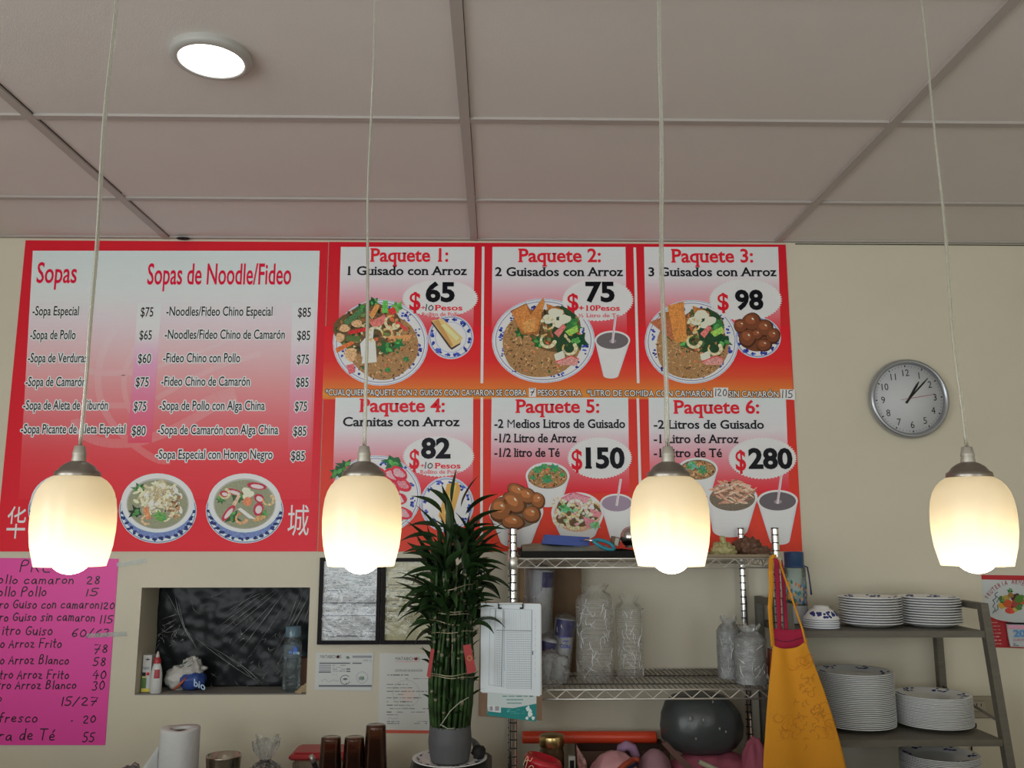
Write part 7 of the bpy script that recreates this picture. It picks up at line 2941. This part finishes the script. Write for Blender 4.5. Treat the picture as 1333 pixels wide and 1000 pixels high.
for i, ch in enumerate(s):
    if ch == ' ':
        continue
    u = i / (n - 1)
    a = -2.66 + u * 1.42
    cx_, cy_ = 1319 + 36 * math.cos(a), 794.5 + 34 * math.sin(a)
    rot = a + math.pi / 2
    lay = layout(ch, .01, False)
    xs = [p[0] for V, F in lay for p in V]
    m_ = (min(xs) + max(xs)) / 2
    for V, F in lay:
        P = []
        for p in V:
            ex, ey = (p[0] - m_) * 6.2 * .9, -p[1] * 6.2 / .682 * .95
            P.append(W(cx_ + ex * math.cos(rot) - ey * math.sin(rot), cy_ + ex * math.sin(rot) + ey * math.cos(rot)) + Vector((0, -.0022, 0)))
        g.mesh(P, F, A(120, 40, 50))
g.build('heading', M_SHEEN, t)
k = Ink(YW, 82, .0022, 0)
for P in ([(1292, 798), (1296, 792), (1291, 790), (1295, 786), (1292, 781)], [(1292, 782), (1297, 778), (1294, 774), (1298, 771)], [(1295, 796), (1299, 793), (1298, 788)], [(1297, 784), (1300, 779), (1296, 776)]):
    k.line(smooth_line(P), 1.0, A(60, 66, 78), 0)
k.done('handwriting', M_SHEEN, t)
k = Ink(YW, 83, .0022, 0)
for i, (a, b) in enumerate(((1290, 1299), (1288.5, 1301), (1288.5, 1301), (1289.5, 1302), (1291, 1301), (1290, 1302), (1290.5, 1302))):
    y = 810.5 + i * 4.6
    docu(k, a + i * .25, b + i * .2, y - .9, y + .9, 1, i, (160, 110, 105), 0, .95)
k.done('address_lines', M_SHEEN, t)
# tear-off pad, its lower corners curling
pad = thing('calendar_pad', 'white tear-off date pad with blue 20, on the wall calendar', 'calendar pad', (W(1330, 840).x, YW, W(1330, 841).z))
g = G()


def padf(u, v):
    px, py = 1308.5 + 56 * u + 4 * v * (1 - u), 812 + 30 * v + (1.5 * u)
    p = W(px - 2.5 * v * 0, py)
    cur = .012 * max(0, v - .6) * max(0, 1 - 3 * u)
    return (p.x, YW - .0026 - .004 * v - cur, p.z + .004 * max(0, v - .75) * (1 - u))


g.grid(padf, 14, 10, thick=.006)
g.build('leaves', mat('pad_paper', A(146, 146, 142), .8), pad)
k = Ink(YW - .0122, 84, .0012, .0004)
k.poly([(1311, 813.5), (1362, 815), (1362, 819.5), (1311.5, 818.5)], A(170, 120, 136), 0)
g = k.g
text(g, '20', 1319, 1334.5, 829, 8.6, A(70, 110, 150), .0032, YW - .0122, off=.03)
text(g, 'JUEVES', 1318, 1336, 834.3, 2.6, A(150, 90, 105), .0045, YW - .0122, off=.01)
docu(k, 1318, 1326, 837, 841, 2, 4, (90, 90, 96), 8, .9)
k.done('date_print', M_PAPER, pad)
g = G()
a, b = W(1309, 811), W(1366, 812.5)
g.box(((a.x + b.x) / 2, YW - .007, (a.z + b.z) / 2), (b.x - a.x, .012, .006), Matrix.Rotation(.02, 3, 'Y'), bevel=.001)
g.build('binding', M_BLACK, pad)

p = W(1273, 919.5)
t = thing('wall_outlet', 'beige wall outlet behind the right front post of the ladder shelf', 'outlet', (p.x, YW, p.z - .05))
x0, x1 = XP(1256, YW, 920), XP(1297, YW, 920)
z0, z1 = ZP(937, YW), ZP(908, YW)
g = G()
g.box(((x0 + x1) / 2, YW - .004, (z0 + z1) / 2), (x1 - x0, .008, z1 - z0), bevel=.003)
g.build('cover_plate', mat('beige_plate', (.36, .32, .23), .45), t)
g = G()
xa, xb_ = XP(1264, YW, 920), XP(1281.5, YW, 920)
z2, z3 = ZP(928, YW), ZP(914, YW)
g.box(((xa + xb_) / 2, YW - .0095, (z2 + z3) / 2), (xb_ - xa, .004, z3 - z2), bevel=.002)
so = g.build('socket', mat('socket_beige', (.40, .36, .27), .45), t)
g = G()
xm, zm = (xa + xb_) / 2, (z2 + z3) / 2
for dx, dz, w_, h_ in ((-.009, .005, .003, .010), (.007, .005, .003, .009), (-.001, -.008, .006, .006)):
    g.box((xm + dx, YW - .0118, zm + dz), (w_, .001, h_))
g.build('slot', M_BLACK, so)
g = G()
p = W(1264.5, 943)
g.box((p.x, YW - .012, p.z), (.018, .024, .022), bevel=.004)
g.tube([(p.x - .004, YW - .012, p.z - .008), (p.x - .008, YW - .010, p.z - .05), (p.x - .02, YW - .006, p.z - .16)], .003, 8)
single('black_plug', g, M_BLACK, 'black plug on the wall just right of the shorter plate stack', 'plug', (p.x, YW, p.z - .011))
